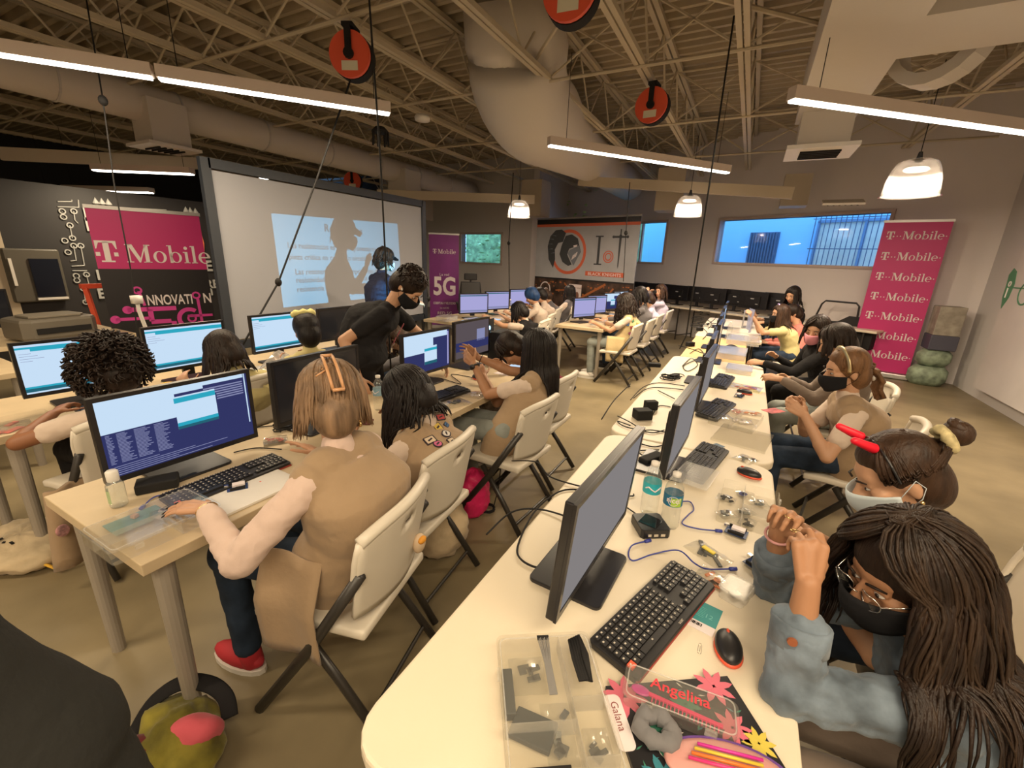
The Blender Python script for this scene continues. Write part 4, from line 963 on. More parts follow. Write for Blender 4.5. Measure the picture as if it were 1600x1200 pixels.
def person(lab, x, y, head, deg=180., pz=.55, seated=True, s=1., girth=1., pitch=.35, yaw=0., hroll=0., hl=None, hr=None, hld=None, hrd=None, hln=None, hrn=None, curl=(.35, .4), thumbc=.4,
           sk=SK_M, vox=.007, top=C_WHT, sleeve='short', vest=None, pants=C_JEAN, shoes=M_dark2, mask=None, slouch=.05, polel=None, poler=None, foot=(.0, .0), kneeup=.0, hem=.16, wr=.012, headonly=False, legs=True, upper=.27, fore=.245, bend=None, kspread=.10, eyes=True):
    P = Person(); a = math.radians(deg); F = V(math.cos(a), math.sin(a), 0); L = V(-F[1], F[0], 0); U = V(0, 0, 1)
    t = thing('person', lab, 'person', (x, y, 0), 0); org = V(x, y, 0); P.t = t; P.org = org
    Hc = V(*head); pel = V(x, y, pz)
    ya = math.radians(yaw); hf = F*math.cos(ya)+L*math.sin(ya); hf0 = hf; pt = pitch
    hf = hf0*math.cos(pt)-U*math.sin(pt); hu = hf0*math.sin(pt)+U*math.cos(pt); hl_ = np.cross(hu, hf)
    if hroll: c_, s_ = math.cos(hroll), math.sin(hroll); hu, hl_ = hu*c_+hl_*s_, hl_*c_-hu*s_
    N = Hc-unit(hu*.75+U*.25)*.165*s-hf0*.025*s
    sp = unit(N-pel); C1 = pel*.68+N*.32-F*slouch*.8; C2 = pel*.32+N*.68-F*slouch
    SL, SR = N+L*.155*s*(.9+.1*girth)-sp*.055*s, N-L*.155*s*(.9+.1*girth)-sp*.055*s
    P.slouch = slouch; P.__dict__.update(F=F, L=L, Hc=Hc, hf=hf, hu=hu, hl=hl_, N=N, SL=SL, SR=SR, pel=pel, s=s, sp=sp, C1=C1, C2=C2, girth=girth)
    if hl is None: hl = N+F*.35*s-U*.28*s+L*.1
    if hr is None: hr = N+F*.35*s-U*.28*s-L*.1
    hl, hr = V(*hl), V(*hr)
    EL, WL = ik(SL, hl, upper*s, fore*s, V(*polel) if polel is not None else L*.6-U-F*.2)
    ER, WR = ik(SR, hr, upper*s, fore*s, V(*poler) if poler is not None else -L*.6-U-F*.2)
    P.EL, P.WL, P.ER, P.WR = EL, WL, ER, WR
    HL, HR = pel+L*.085*s*girth, pel-L*.085*s*girth
    g = girth
    if seated:
        KL = pel+F*(.41+kneeup)*s+L*kspread*g*s-U*.03; KR = pel+F*(.41+kneeup)*s-L*kspread*g*s-U*.03
        AL = V(KL[0], KL[1], .09)-F*(.02+foot[0])+L*.0; AR = V(KR[0], KR[1], .09)-F*(.02+foot[1])
    else:
        KL = V(*(HL[:2]), .50*s)+F*.03; KR = V(*(HR[:2]), .50*s)+F*.06; AL = V(*(HL[:2]), .09)-F*.02+L*.02; AR = V(*(HR[:2]), .09)+F*.03-L*.02
    def tor(b, e, hips=True, lo=0.):
        b.cap(SL-L*.03*s, SR+L*.03*s, .052*s+e, .052*s+e, 14); b.cap(N-sp*.04, (SL+N)/2, .05*s+e, .05*s+e, 12); b.cap(N-sp*.04, (SR+N)/2, .05*s+e, .05*s+e, 12)
        # one lofted trunk of oval sections along the spine
        ctl = [pel-sp*(.09+lo), pel, C1, C2, N-sp*.07*s, N-sp*.015]
        wd = [.150, .163, .140, .160, .135, .06]; dp = [.095, .118, .105, .112, .082, .05]
        rings = []; K = 4
        for i in range(len(ctl)-1):
            a_, b1_, c_, d_ = ctl[max(i-1, 0)], ctl[i], ctl[i+1], ctl[min(i+2, len(ctl)-1)]
            for k_ in range(K):
                t_ = k_/K; p_ = .5*((2*b1_)+(c_-a_)*t_+(2*a_-5*b1_+4*c_-d_)*t_**2+(3*b1_-a_-3*c_+d_)*t_**3); tg = unit((c_-a_)*(1-t_)+(d_-b1_)*t_)
                rings.append((p_, tg, (wd[i]*(1-t_)+wd[i+1]*t_)*s*g+e, (dp[i]*(1-t_)+dp[i+1]*t_)*s*g+e))
        rings.append((ctl[-1], sp, wd[-1]*s+e, dp[-1]*s+e)); nn = 28; vs_ = []
        for p_, tg, w_, d_ in rings:
            fw = unit(np.cross(L, tg)) if np.dot(np.cross(L, tg), F) > 0 else -unit(np.cross(L, tg))
            for j in range(nn):
                aa = 2*PI*j/nn; ca, sa = math.cos(aa), math.sin(aa); vs_.append(p_+L*w_*np.sign(ca)*abs(ca)**.8+fw*d_*np.sign(sa)*abs(sa)**.85)
        m_ = len(rings); b.add(vs_, [(i*nn+j, i*nn+(j+1) % nn, (i+1)*nn+(j+1) % nn, (i+1)*nn+j) for i in range(m_-1) for j in range(nn)]+[tuple(range(nn-1, -1, -1)), tuple(range((m_-1)*nn, m_*nn))])
    b = MB()
    R_ = np.array([hl_, hf, hu]).T
    if not headonly:
        tor(b, -.012)
        b.cap(N-sp*.05, Hc-hu*.05*s-hf*.02*s, .052*s, .050*s, 14)
        for S_, E_, W_ in ((SL, EL, WL), (SR, ER, WR)):
            b.cap(S_, E_, .043*s, .036*s, 14); m_ = E_*.7+W_*.3; b.cap(E_, m_, .036*s, .037*s, 14); b.cap(m_, W_, .037*s, .024*s, 14)
        if legs:
            for H_, K_, A_ in ((HL, KL, AL), (HR, KR, AR)): b.cap(H_, K_, .078*s*g, .052*s, 14); b.cap(K_, A_, .05*s, .034*s, 12)
        P.tips = []
        for W_, E_, dd, nn, sd in ((WL, EL, hld, hln, 1), (WR, ER, hrd, hrn, -1)):
            fd = unit(W_-E_) if dd is None else unit(V(*dd)); nn = V(*nn) if nn is not None else -U*.8-L*sd*.5
            tt = np.cross(nn, fd)*sd
            P.tips.append(hand(b, W_, fd, nn, tt, [curl[0]*.8, curl[0], curl[1], curl[1]*1.1] if vox < .012 else [.25]*4, thumbc, s*.97))
    # head
    h_ = Hc
    def hp(l, f_, u): return h_+hl_*l*s+hf*f_*s+hu*u*s
    b.ell(hp(0, -.012, .028), (.074*s, .094*s, .088*s), R_, 22, 14); b.ell(hp(0, .018, -.035), (.058*s, .068*s, .075*s), R_, 18, 12); b.ell(hp(0, .05, -.075), (.03*s, .028*s, .026*s), R_, 12, 8)
    b.ell(hp(0, .062, .03), (.052*s, .022*s, .03*s), R_, 14, 8)
    b.cap(hp(0, .082, .012), hp(0, .104, -.025), .008*s, .0125*s, 10); 
    for q in (-1, 1):
        b.ell(hp(q*.012, .094, -.028), (.009*s, .009*s, .007*s), R_, 8, 6); b.ell(hp(q*.045, .055, -.02), (.022*s, .024*s, .024*s), R_, 10, 8)
        b.cap(hp(q*.019, .0765, .0125), hp(q*.043, .071, .0115), .0065*s, .006*s, 8); b.cap(hp(q*.020, .077, -.0055), hp(q*.042, .071, -.0045), .005*s, .005*s, 8)
        b.ell(hp(q*.074, -.012, -.008), (.009*s, .018*s, .031*s), R_@rotz(q*.25), 12, 8)
    b.ell(hp(0, .082, -.052), (.022*s, .012*s, .010*s), R_, 10, 8)
    b.xf(None, -org); o = b.build('body', sk, t, smooth=True); remesh(o, vox, 5 if vox < .006 else 3)
    P.hp = hp; P.R = R_; P.KL, P.KR = KL, KR
    if eyes:
        for q in (-1, 1):
            e = MB(); e.ell(hp(q*.030, .0745, .004), (.0120*s, .0085*s, .0046*s), R_, 12, 8); e.xf(None, -org); eo = e.build('eye', M_eye, t, smooth=True)
            e = MB(); e.ell(hp(q*.030, .0812, .0035), (.0058*s, .0028*s, .0055*s), R_, 10, 6); e.xf(None, -org); e.build('iris', M_iris, eo, smooth=True)
            e = MB(); e.tube([hp(q*.015, .092, .026), hp(q*.031, .092, .033), hp(q*.05, .078, .028)], [.003*s, .0035*s, .002*s], 6); e.xf(None, -org); e.build('eyebrow', H_DK, t, smooth=True)
        if not mask: e = MB(); e.ell(hp(0, .092, -.052), (.02*s, .006*s, .006*s), R_, 12, 6); e.xf(None, -org); e.build('lips', M_lip, t, smooth=True)
    if mask:
        e = MB()
        def mf(u, v):
            az = (u-.5)*2.5; el = -.95*v+.12; cz_ = -.016-.088*v
            r = .092+.030*max(0, math.cos(az))**3*math.sin(PI*min(1, v*.8+.24))
            return hp(math.sin(az)*(.086-.014*v), math.cos(az)*(r+.012 if abs(az) < 1 else r)-.005, cz_+.012*math.cos(az)*(1-v)+.03*(abs(az)/1.25)**2*v)
        e.grid(mf, 19, 9); e.xf(None, -org); mo_ = e.build('face_mask', mask, t, smooth=True, solid=.003)
        for q in (-1, 1):
            e = MB(); e.tube([mf(.5+q*.49, .12), hp(q*.080, .01, -.005), hp(q*.083, -.02, .022), hp(q*.083, -.034, -.005), hp(q*.080, -.018, -.035), mf(.5+q*.49, .85)], .0012, 5); e.xf(None, -org); e.build('ear_loop', mask, mo_, smooth=True)
    if headonly: return P
    # clothes
    if top:
        b = MB(); tor(b, .004); b.cap(N-sp*.03, N+unit(Hc-N)*.03*s, .058*s, .055*s, 14)
        for S_, E_, W_ in ((SL, EL, WL), (SR, ER, WR)):
            if sleeve == 'short': b.cap(S_, S_*.42+E_*.58, .056*s*(.6+.4*g), .054*s, 14)
            elif sleeve == 'cap': b.cap(S_, S_*.6+E_*.4, .056*s, .058*s, 14)
            elif sleeve == 'long': b.cap(S_, E_, .057*s*(.6+.4*g), .05*s, 14); b.cap(E_, W_*.92+E_*.08, .05*s, .034*s, 14)
            elif sleeve == 'rolled': b.cap(S_, E_, .062*s*(.6+.4*g), .058*s, 14); b.cap(E_, E_*.45+W_*.55, .058*s, .055*s, 14)
        b.xf(None, -org); o = b.build('shirt', top, t, smooth=True); remesh(o, max(vox, .007)+.001, 4, wr, ws=.05)
    if vest:
        b = MB(); tor(b, .023, lo=.055 if seated else hem)
        b.xf(None, -org); o = b.build('vest', vest, t, smooth=True); remesh(o, max(vox, .008), 5, wr*.8, ws=.09)
    if vest and hem == .2 and seated:                    # open vest side hanging down past the seat
        b = MB(); b.grid(lambda u, v: tuple(pel+L*(.198+.068*min(1, v*2.2)+.008*math.sin(u*7+v*2))*s+F*(-.07+.24*u-.02*v)+U*(.10-.34*v)), 9, 10); b.xf(None, -org); b.build('vest_side', vest, t, smooth=True, solid=.008)
    if legs and pants:
        b = MB(); b.cap(HL, HR, .090*s*g, .090*s*g, 14)
        for H_, K_, A_ in ((HL, KL, AL), (HR, KR, AR)): b.cap(H_, K_, .084*s*g, .066*s*(.5+.5*g), 14); b.cap(K_, A_*.94+K_*.06, .064*s, .050*s, 14)
        b.xf(None, -org); o = b.build('trousers', pants, t, smooth=True); remesh(o, max(vox, .009)+.002, 4, .010, ws=.06)
        if shoes:
            for A_, q in ((AL, 1), (AR, -1)):
                b = MB(); h0 = V(A_[0], A_[1], 0); Rf = np.array([L, F, U]).T; b.ell(h0+F*.06+U*.045, (.044*s, .125*s, .045), Rf, 16, 10); b.cap(h0+U*.05-F*.01, A_, .042*s, .042*s, 12); b.xf(None, -org); so = b.build('shoe', shoes, t, smooth=True)
                b = MB(); b.prism([(V(*p)[0], V(*p)[1]) for p in [(.047*s*math.cos(i*PI/8), .06+.13*s*math.sin(i*PI/8)) for i in range(16)]], .0, .022, h0, Rf); b.xf(None, -org); b.build('sole', M_sole, so)
    P.AL, P.AR = AL, AR
    return P
def torso_push(P, p, m):
    for A, B, r in ((P.C2+P.L*.055, P.C1+P.L*.045, .115), (P.C2-P.L*.055, P.C1-P.L*.045, .115), (P.SL, P.SR, .066), (P.N, P.C1, .10), (P.C1, P.pel, .11), (P.SL, P.EL, .06), (P.SR, P.ER, .06)):
        r = r*P.s*P.girth**.5+m; ab = B-A; k = max(0, min(1, np.dot(p-A, ab)/np.dot(ab, ab))); c = A+ab*k; d = p-c; n = np.linalg.norm(d)
        if n < r: p = c+(d/n if n > 1e-6 else P.F)*r
    return p
def locks(P, m, n=90, length=.35, r=.011, wav=.006, wl=.09, spread=.25, face=1.0, vol=.012, top=.112, seed=1, front=0., nm='hair_locks', par=None, flat=.5, jit=.25, thin=.35, side=None, gather=None):
    rr = random.Random(seed); b = MB(); s = P.s; g = V(0, 0, -1)
    for i in range(n):
        az = rr.uniform(face, 2*PI-face)
        if side and rr.random() < .35: az = (face+rr.uniform(0, .35))*(1 if rr.random() < .5 else -1)
        el0 = rr.uniform(1.15, 1.5) if i % 3 else rr.uniform(.5, 1.1); pts = [P.hp(rr.uniform(-.004, .004), .035*math.cos(az)+rr.uniform(-.03, .02), .028+(.090+vol)*.99)] if i % 3 else []; ph = rr.uniform(0, 6); Lg = length*rr.uniform(1-jit, 1+jit*.4); vv = vol*rr.uniform(.62, 1.)
        rx, ry, rz = (.076+vv), (.097+vv), (.090+vv); el = el0
        az0 = az; sweep = gather is None and i % 4 == 1
        if sweep: az0 = rr.uniform(.05, face); az = face+rr.uniform(.05, .35); el = 1.35
        if sweep and rr.random() < .5: az0, az = -az0, -az
        e0 = el
        while el > -.05:
            k_ = min(1, ((e0-el)/(e0+.05))**1.6*1.3); aa = az0*(1-k_)+az*k_
            pts.append(P.hp(-math.sin(aa)*math.cos(el)*rx, math.cos(aa)*math.cos(el)*ry-.012, .028+math.sin(el)*rz)); el -= .24
        if gather is not None:
            pts = pts[:max(3, len(pts))]; G = gather; k0 = pts[-1]; pts.append((k0+G)/2+(k0-P.Hc)*.15); pts.append(G)
            b.tube([p-P.org for p in pts], [r*s]*(len(pts)-1)+[r*.6*s], 6, flat=flat); continue
        d = unit(pts[-1]-P.Hc); d = unit((d-P.hu*np.dot(d, P.hu))*spread+g*.9-P.hu*.25); p = pts[-1]; q = 0; step = .024
        sd = unit(np.cross(d, pts[-1]-P.Hc))
        while q < Lg:
            d = unit(d+g*.12); p = p+d*step; p = torso_push(P, p, r*s*.8+.004+vv*.5); q += step
            pts.append(p+sd*wav*math.sin(q/wl*2*PI+ph)+unit(p-P.Hc)*wav*.5*math.cos(q/wl*2*PI+ph))
        k = len(pts); rad = [r*s*(.8+.4*math.sin(PI*min(1, j/k*1.2)))*(1 if j < k*.65 else 1-(1-thin)*(j-k*.65)/(k*.35)) for j in range(k)]; rad[-1] = r*.2
        b.tube([p_-P.org for p_ in pts], rad, 5, flat=flat)
    return b.build(nm, m, par or P.t, smooth=True)
def cap_hair(P, m, vol=.010, low=-.03, back=.0, vox=.009, nm='hair', fr=.035, extra=()):
    """rounded head of hair leaving the face free"""
    b = MB(); s = P.s
    b.ell(P.hp(0, -.026, .040), ((.078+vol)*s, (.090+vol)*s, (.088+vol)*s), P.R, 24, 16); b.ell(P.hp(0, -.055, -.005+low*.5), ((.070+vol)*s, (.062+vol)*s, (.078+vol-low*.25)*s), P.R, 20, 12)
    b.ell(P.hp(0, .002, .075), ((.062+vol*.6)*s, (.066+vol*.3)*s, (.05+vol*.6)*s), P.R, 18, 12)
    for (l, f_, u, r) in extra: b.ell(P.hp(l, f_, u), (r*s,)*3, P.R, 16, 10)
    b.xf(None, -P.org); o = b.build(nm, m, P.t, smooth=True); remesh(o, vox, 3); return o

# ------------------------------------------------------------------ the people themselves
def part(P, mb, nm, m, lab=None, **k):
    mb.xf(None, -P.org); return mb.build(nm, m, P.t, label=lab, **k)
# -- girl in denim jacket, nearest on the right
P = person('girl in washed denim jacket and glasses with long loose hair, both hands raised', .62, 1.03, (.40, 1.11, 1.0), 182, .56, pitch=.30, yaw=30, hroll=.05,
           hl=(.215, .975, 1.0), hr=(.175, 1.19, .985), polel=(-.4, -.3, -1), poler=(-.4, .3, -1), hld=(-.06, .42, .75), hln=(-.3, .8, -.55), hrd=(0.02, -.35, .75), hrn=(-.35, -.8, -.55), curl=(.62, .75), thumbc=.75,
           sk=SK_M, vox=.0038, top=C_DEN, sleeve='rolled', pants=C_TAUP, mask=M_mask_b, slouch=.04, wr=.032, upper=.265, fore=.235)
for q, (E_, W_) in enumerate(((P.EL, P.WL), (P.ER, P.WR))):
    d_ = unit(W_-E_); c = E_*.45+W_*.55; u, v, w_ = frame(d_); R_ = np.array([u, v, w_]).T
    b = MB(); b.lathe([(.046, -.03), (.056, -.028), (.056, .022), (.050, .025), (.044, .02)], c=c, R=R_, n=26); o = part(P, b, 'cuff', C_DEN, 'turned up denim cuff', smooth=True)
    if q == 0:
        s_ = c+unit(V(0, -1, 0)-d_*np.dot(V(0, -1, 0), d_)*1.0)*.057+V(-.02, 0, 0); b = MB(); b.lathe([(0, .004), (.009, .004), (.010, .0), (0, 0)], c=s_-V(0, 0, 0), R=rotx(PI/2), n=16); part(P, b, 'button', mat('copper button', (.45, .16, .08), .35, metal=.6))
b = MB(); d_ = unit(P.WR-P.ER); u, v, w_ = frame(d_); b.tube([P.WR-d_*.015+(u*math.cos(i*PI/8)+v*math.sin(i*PI/8))*.031 for i in range(16)], .0035, 8, closed=True); part(P, b, 'bracelet', mat('pink bead', (.6, .3, .3), .4), smooth=True)
for (tip, v_), W_ in ((P.tips[0][2], P.WL), (P.tips[1][1], P.WR)):
    c = tip-v_*.035; u, v, _w = frame(v_); b = MB(); b.tube([c+(u*math.cos(i*PI/7)+v*math.sin(i*PI/7))*.0095 for i in range(14)], .0014, 6, closed=True); part(P, b, 'ring', M_gold, smooth=True)
hp = P.hp; b = MB()
for q in (-1, 1): b.tube([hp(q*.034+.024*math.cos(i*PI/9), .108-.01*abs(math.cos(i*PI/9)), .000+.021*math.sin(i*PI/9)) for i in range(18)], .0016, 6, closed=True); b.tube([hp(q*.058, .1, .005), hp(q*.078, .05, .008), hp(q*.079, -.02, .004)], .0015, 5)
b.tube([hp(-.011, .108, .004), hp(0, .113, .007), hp(.011, .108, .004)], .0016, 6); part(P, b, 'eyeglasses', M_silver, smooth=True)
b = MB()
for q in (-1, 1): b.ell(hp(q*.034, .106, 0), (.022, .002, .019), P.R, 14, 8)
part(P, b, 'lens', clear('spectacle lens', (.97, .97, .97), .04, 0, .03), smooth=True)
cap_hair(P, H_DK, .018, -.06, vox=.008)
locks(P, H_DK, 1150, .42, .0050, .009, .26, .55, face=1.0, vol=.042, seed=4, jit=.35, flat=.8)
locks(P, hairm('warm dark brown', (.034, .019, .011)), 260, .38, .0030, .010, .22, .6, face=1.0, vol=.048, seed=5, nm='hair_strands', jit=.4, flat=.9)
# -- girl with red horns
P = person('girl wearing a red horned headband and pale surgical mask, hair in a bun', .64, 1.56, (.455, 1.49, 1.085), 184, .56, pitch=.55, yaw=5, hl=(.32, 1.42, .78), hr=(.30, 1.62, .78), sk=SK_L, vox=.006, top=C_WHT, mask=M_mask_w, pants=C_JEAN, vest=None)
cap_hair(P, H_BR, .006, -.04, vox=.006)
G = P.hp(0, -.135, .065)
locks(P, H_BR, 260, .2, .0045, 0, .1, face=.95, vol=.010, seed=8, gather=G, nm='hair_locks', flat=.8)
b = MB(); b.ell(P.hp(0, -.165, .075), (.035, .035, .035), P.R); b.tube([P.hp(.02*math.cos(i), -.175+.012*math.sin(i*1.3), .08+.028*math.sin(i)) for i in np.arange(0, 7, .5)], .012, 8); part(P, b, 'hair_bun', H_BR, smooth=True)
b = MB(); b.tube([P.hp(.030*math.cos(i*PI/6), -.138+.004*(i % 2), .068+.030*math.sin(i*PI/6)) for i in range(12)], [.012, .016]*6, 10, closed=True); part(P, b, 'scrunchie', mat('cream patterned scrunchie', (.5, .42, .22), .8, var=.5, vscale=40), smooth=True)
M_horn = mat('red horn', (.80, .008, .03), .45)
for q in (-1, 1): b = MB(); b.cap(P.hp(q*.045, .03, .125), P.hp(q*.058, .062, .165), .0155, .010, 14); part(P, b, 'horn', M_horn, smooth=True)
b = MB(); b.tube([P.hp(.095*math.sin(a), .015, .025+.102*math.cos(a)) for a in np.arange(-1.5, 1.6, .15)], .003, 6); part(P, b, 'headband', M_dark)
b = MB(); b.ell(P.hp(.083, -.012, -.045), (.006, .006, .009)); part(P, b, 'earring', M_gold)
# -- girl with metallic hairband
P = person('girl in tan vest and white shirt with ponytail and metallic hairband, hands together', .70, 3.06, (.555, 2.95, 1.10), 184, .56, pitch=.22, yaw=12, hl=(.40, 2.80, .85), hr=(.40, 2.92, .86), polel=(.6, -.5, -1), hld=(-.8, .25, .45), hrd=(-.8, -.25, .45), hln=(0, .9, -.3), hrn=(0, -.9, -.3), curl=(.4, .5),
           sk=SK_L, vox=.0055, top=C_WHT, sleeve='short', vest=C_TAN, mask=M_mask_b, pants=C_JEAN, kspread=.12)
cap_hair(P, H_LB, .010, -.03, vox=.006); G = P.hp(0, -.125, -.005)
locks(P, H_LB, 130, .2, .0055, 0, .1, face=.95, vol=.012, seed=9, gather=G)
b = MB()
for i in range(26):
    a = i*2.4; r_ = .012+.018*random.random(); pp = [G, P.hp(r_*math.cos(a), -.15, -.03+r_*math.sin(a)), P.hp(r_*1.6*math.cos(a+.6), -.165, -.075), P.hp(r_*1.7*math.cos(a+1.6), -.15, -.12), P.hp(r_*1.8*math.cos(a+2.6), -.165, -.16), P.hp(r_*.5*math.cos(a+3), -.15, -.185)]
    b.tube(pp, [.008, .012, .013, .013, .011, .003], 6)
part(P, b, 'ponytail', H_LB, smooth=True)
b = MB(); b.tube([P.hp(.091*math.sin(a), .020, .026+.108*math.cos(a)) for a in np.arange(-1.7, 1.75, .1)], .014, 8, flat=.25); part(P, b, 'hairband', mat('brushed gold band', (.75, .62, .35), .3, metal=.9), smooth=True)
b = MB(); b.ell(P.hp(0, -.14, -.055), (.012, .016, .02)); part(P, b, 'hair_clip', M_white)
# -- taupe hoodie
P = person('dark haired sitter in a taupe hoodie reaching a hand over the table', .78, 3.95, (.62, 3.80, 1.14), 184, .56, pitch=.45, hl=(.33, 3.62, .86), hr=(.40, 3.95, .80), hld=(-1, 0, .1), sk=SK_L, vox=.008, top=C_TAUP, sleeve='long', pants=C_LJ)
cap_hair(P, H_DK, .014, -.05); locks(P, H_DK, 110, .10, .008, .003, .1, .3, face=.7, vol=.018, seed=12)
# -- black hoodie pink mask
P = person('girl in a black top with a pink mask leaning on the table', .80, 4.80, (.60, 4.66, 1.12), 190, .56, pitch=.30, yaw=52, hroll=.12, hl=(.24, 4.50, .80), hr=(.36, 4.9, .80), hld=(-1, 0, .0), sk=SK_L, vox=.008, top=C_BLK, sleeve='long', pants=C_BLK, mask=M_mask_p, girth=1.25)
cap_hair(P, H_DK, .012, -.05); locks(P, H_DK, 110, .15, .009, .006, .1, .3, face=.75, vol=.018, seed=14)
# -- far girl holding a clear bag
P = person('long haired girl in a pale yellow vest and black mask holding up a clear bag', .62, 6.62, (.42, 6.60, 1.07), 186, .55, pitch=.15, yaw=18, hl=(.12, 6.35, 1.02), hr=(.15, 6.75, .98), polel=(-.1, -.3, -1), sk=SK_L, vox=.010, top=C_YEL, sleeve='short', mask=M_mask_b, pants=C_JEAN, s=.95)
cap_hair(P, H_BR, .010, -.03); locks(P, H_BR, 130, .34, .010, .004, .1, .2, face=.8, vol=.014, seed=15)
b = MB(); b.tube([P.hp(.02*math.cos(i), .02, .125+.014*math.sin(i)) for i in np.arange(0, 6.3, .7)], .009, 6, closed=True); part(P, b, 'hair_clip', mat('lilac clip', (.45, .3, .6), .3))
P = person('sitter in coral top half hidden behind the long haired girl', .74, 7.05, (.62, 7.35, 1.02), 190, .52, pitch=.6, sk=SK_L, vox=.012, top=C_CORAL, sleeve='long', eyes=False); cap_hair(P, H_DK, .012)
P = person('woman in black with long dark hair farthest along the right hand row', .66, 7.9, (.60, 7.65, 1.26), 215, .62, pitch=.35, yaw=20, hl=(.3, 7.5, .85), hr=(.3, 7.9, .85), sk=SK_L, vox=.011, top=C_BLK, sleeve='long')
cap_hair(P, H_BLK, .012, -.05); locks(P, H_BLK, 70, .25, .012, .005, .1, .25, face=.8, vol=.014, seed=16)

# -- woman in tan vest, left foreground
P = person('light haired woman in a tan vest and pale long sleeved shirt with a claw clip', -1.17, .94, (-1.215, .965, 1.135), 190, .57, pitch=.55, yaw=-42, hl=(-1.415, .615, .835), hr=(-1.50, 1.12, .80), hld=(-1, -.32, -.10), hln=(0, 0, -1), curl=(.10, .12), thumbc=.15, polel=(.4, -.7, -.75),
           sk=SK_L, vox=.0042, top=C_PINK, sleeve='long', vest=C_TAN, pants=C_JEAN, shoes=M_redcan, girth=1.17, wr=.016, kspread=.13, hem=.2, slouch=.07)
b = MB(); M_nail = mat('black nail polish', (.01, .008, .01), .15)
for tip, v_ in P.tips[0][:4]: u, v, w_ = frame(v_); b.ell(tip+v_*.006+V(0, 0, .004), (.0055, .0035, .012), np.array([np.cross(v_, V(0, 0, 1)), V(0, 0, 1), v_]).T, 10, 6)
part(P, b, 'fingernails', M_nail, smooth=True)
b = MB(); d_ = unit(P.WL-P.EL); u, v, w_ = frame(d_); b.tube([P.WL-d_*.01+(u*math.cos(i*PI/8)+v*math.sin(i*PI/8))*.030 for i in range(16)], .0022, 6, closed=True); part(P, b, 'bracelet', M_gold)
cap_hair(P, H_BL, .014, -.06, vox=.006)
locks(P, H_BL, 560, .12, .0050, .003, .14, .3, face=.7, vol=.034, seed=21, jit=.5, flat=.7)
b = MB()
for i in range(40):
    a = i*.16-3; b.tube([P.hp(.085*math.sin(a), -.03-.05*abs(math.cos(a)), .0+.05*math.cos(a)), P.hp(.05*math.sin(a), -.118, .04), P.hp(.02*math.sin(a*2), -.125, .085+.01*math.sin(i)), P.hp(.03*math.sin(a*3), -.10, .115)], [.007, .008, .006, .003], 6)
part(P, b, 'twisted_updo', H_BL, smooth=True)
M_clip = mat('tan acetate clip', (.62, .33, .16), .3)
b = MB()
for l_ in (.020, -.012): b.tube([P.hp(l_, -.085, .142), P.hp(l_, -.120, .12), P.hp(l_-.003, -.148, .08), P.hp(l_-.008, -.160, .03), P.hp(l_-.012, -.158, .0)], .005, 8)
b.tube([P.hp(.022, -.085, .142), P.hp(-.014, -.085, .142)], .006, 8); b.tube([P.hp(.010, -.158, .0), P.hp(-.026, -.158, .0)], .006, 8)
for i in range(4): b.tube([P.hp(.02, -.135+i*.01, .075+i*.012), P.hp(.05, -.125+i*.01, .06+i*.012)], .003, 6)
part(P, b, 'claw_clip', M_clip, smooth=True)
b = MB(); [b.ell(P.hp(-.08, -.01, -.06-.018*i), (.006, .006, .010)) for i in range(3)]; part(P, b, 'earring', M_gold)
# -- sitter with patches
def patches(P, specs, nm='badge_patch'):
    """sew badges on the vest where the photo shows them (pixel, width, height, colour, round)"""
    bpy.context.view_layer.update(); dg_ = bpy.context.evaluated_depsgraph_get(); ve = [x for x in C.objects if x.parent == P.t and x.name.split('.')[0] == 'vest'][0].evaluated_get(dg_)
    for (px_, py_, w_, h_, c, rnd) in specs:
        hit, lc, nr, _i = ve.ray_cast(Vector(EYEP-P.org), Vector(unit(ray(px_, py_))))
        if not hit: continue
        p = V(*lc)+P.org; n_ = V(*nr); x_ = unit(np.cross(V(0, 0, 1), n_)); y_ = np.cross(n_, x_); R_ = np.array([x_, y_, n_]).T@rotz((px_*7 % 5-2)*.15)
        b = MB(); b.prism(rrect(-w_/2, -h_/2, w_/2, h_/2, min(w_, h_)*(.48 if rnd else .1), 4), -.012, .004, p, R_); b.prism(rrect(-w_*.40, -h_*.38, w_*.40, h_*.38, min(w_, h_)*(.36 if rnd else .05), 4), .004, .005, p, R_, mi=1); b.box(p+R_@V(0, 0, .0055), (w_*.45, h_*.18, .001), R_@rotz(.3), mi=0)
        part(P, b, nm, [mat('badge edge', (.03, .02, .03), .8), mat('badge %s' % c[0], c[1], .8)])
BC = [('cream', (.6, .48, .35)), ('red', (.45, .06, .06)), ('blue', (.04, .12, .28)), ('yellow', (.6, .42, .08)), ('green', (.1, .25, .12)), ('pink', (.55, .12, .25)), ('white', (.65, .6, .55))]
P = person('dark haired sitter whose tan vest is covered in badges, on the second chair', -1.35, 1.47, (-1.36, 1.52, .985), 184, .56, pitch=.75, hl=(-1.5, 1.25, .80), hr=(-1.5, 1.6, .80), sk=SK_M, vox=.006, top=C_WHT, sleeve='short', vest=C_TAN, pants=C_TAUP, slouch=.09, girth=1.05)
cap_hair(P, H_BLK, .014, -.06); locks(P, H_BLK, 460, .24, .0065, .008, .15, .45, face=.7, vol=.028, seed=23, jit=.5, flat=.7)
patches(P, [(688, 652, .05, .035, BC[1], 0), (684, 668, .045, .05, BC[3], 0), (697, 678, .06, .045, BC[6], 1), (706, 690, .04, .045, BC[0], 0), (672, 688, .055, .045, BC[0], 0), (684, 694, .045, .045, BC[5], 1), (697, 664, .03, .03, BC[2], 0)])
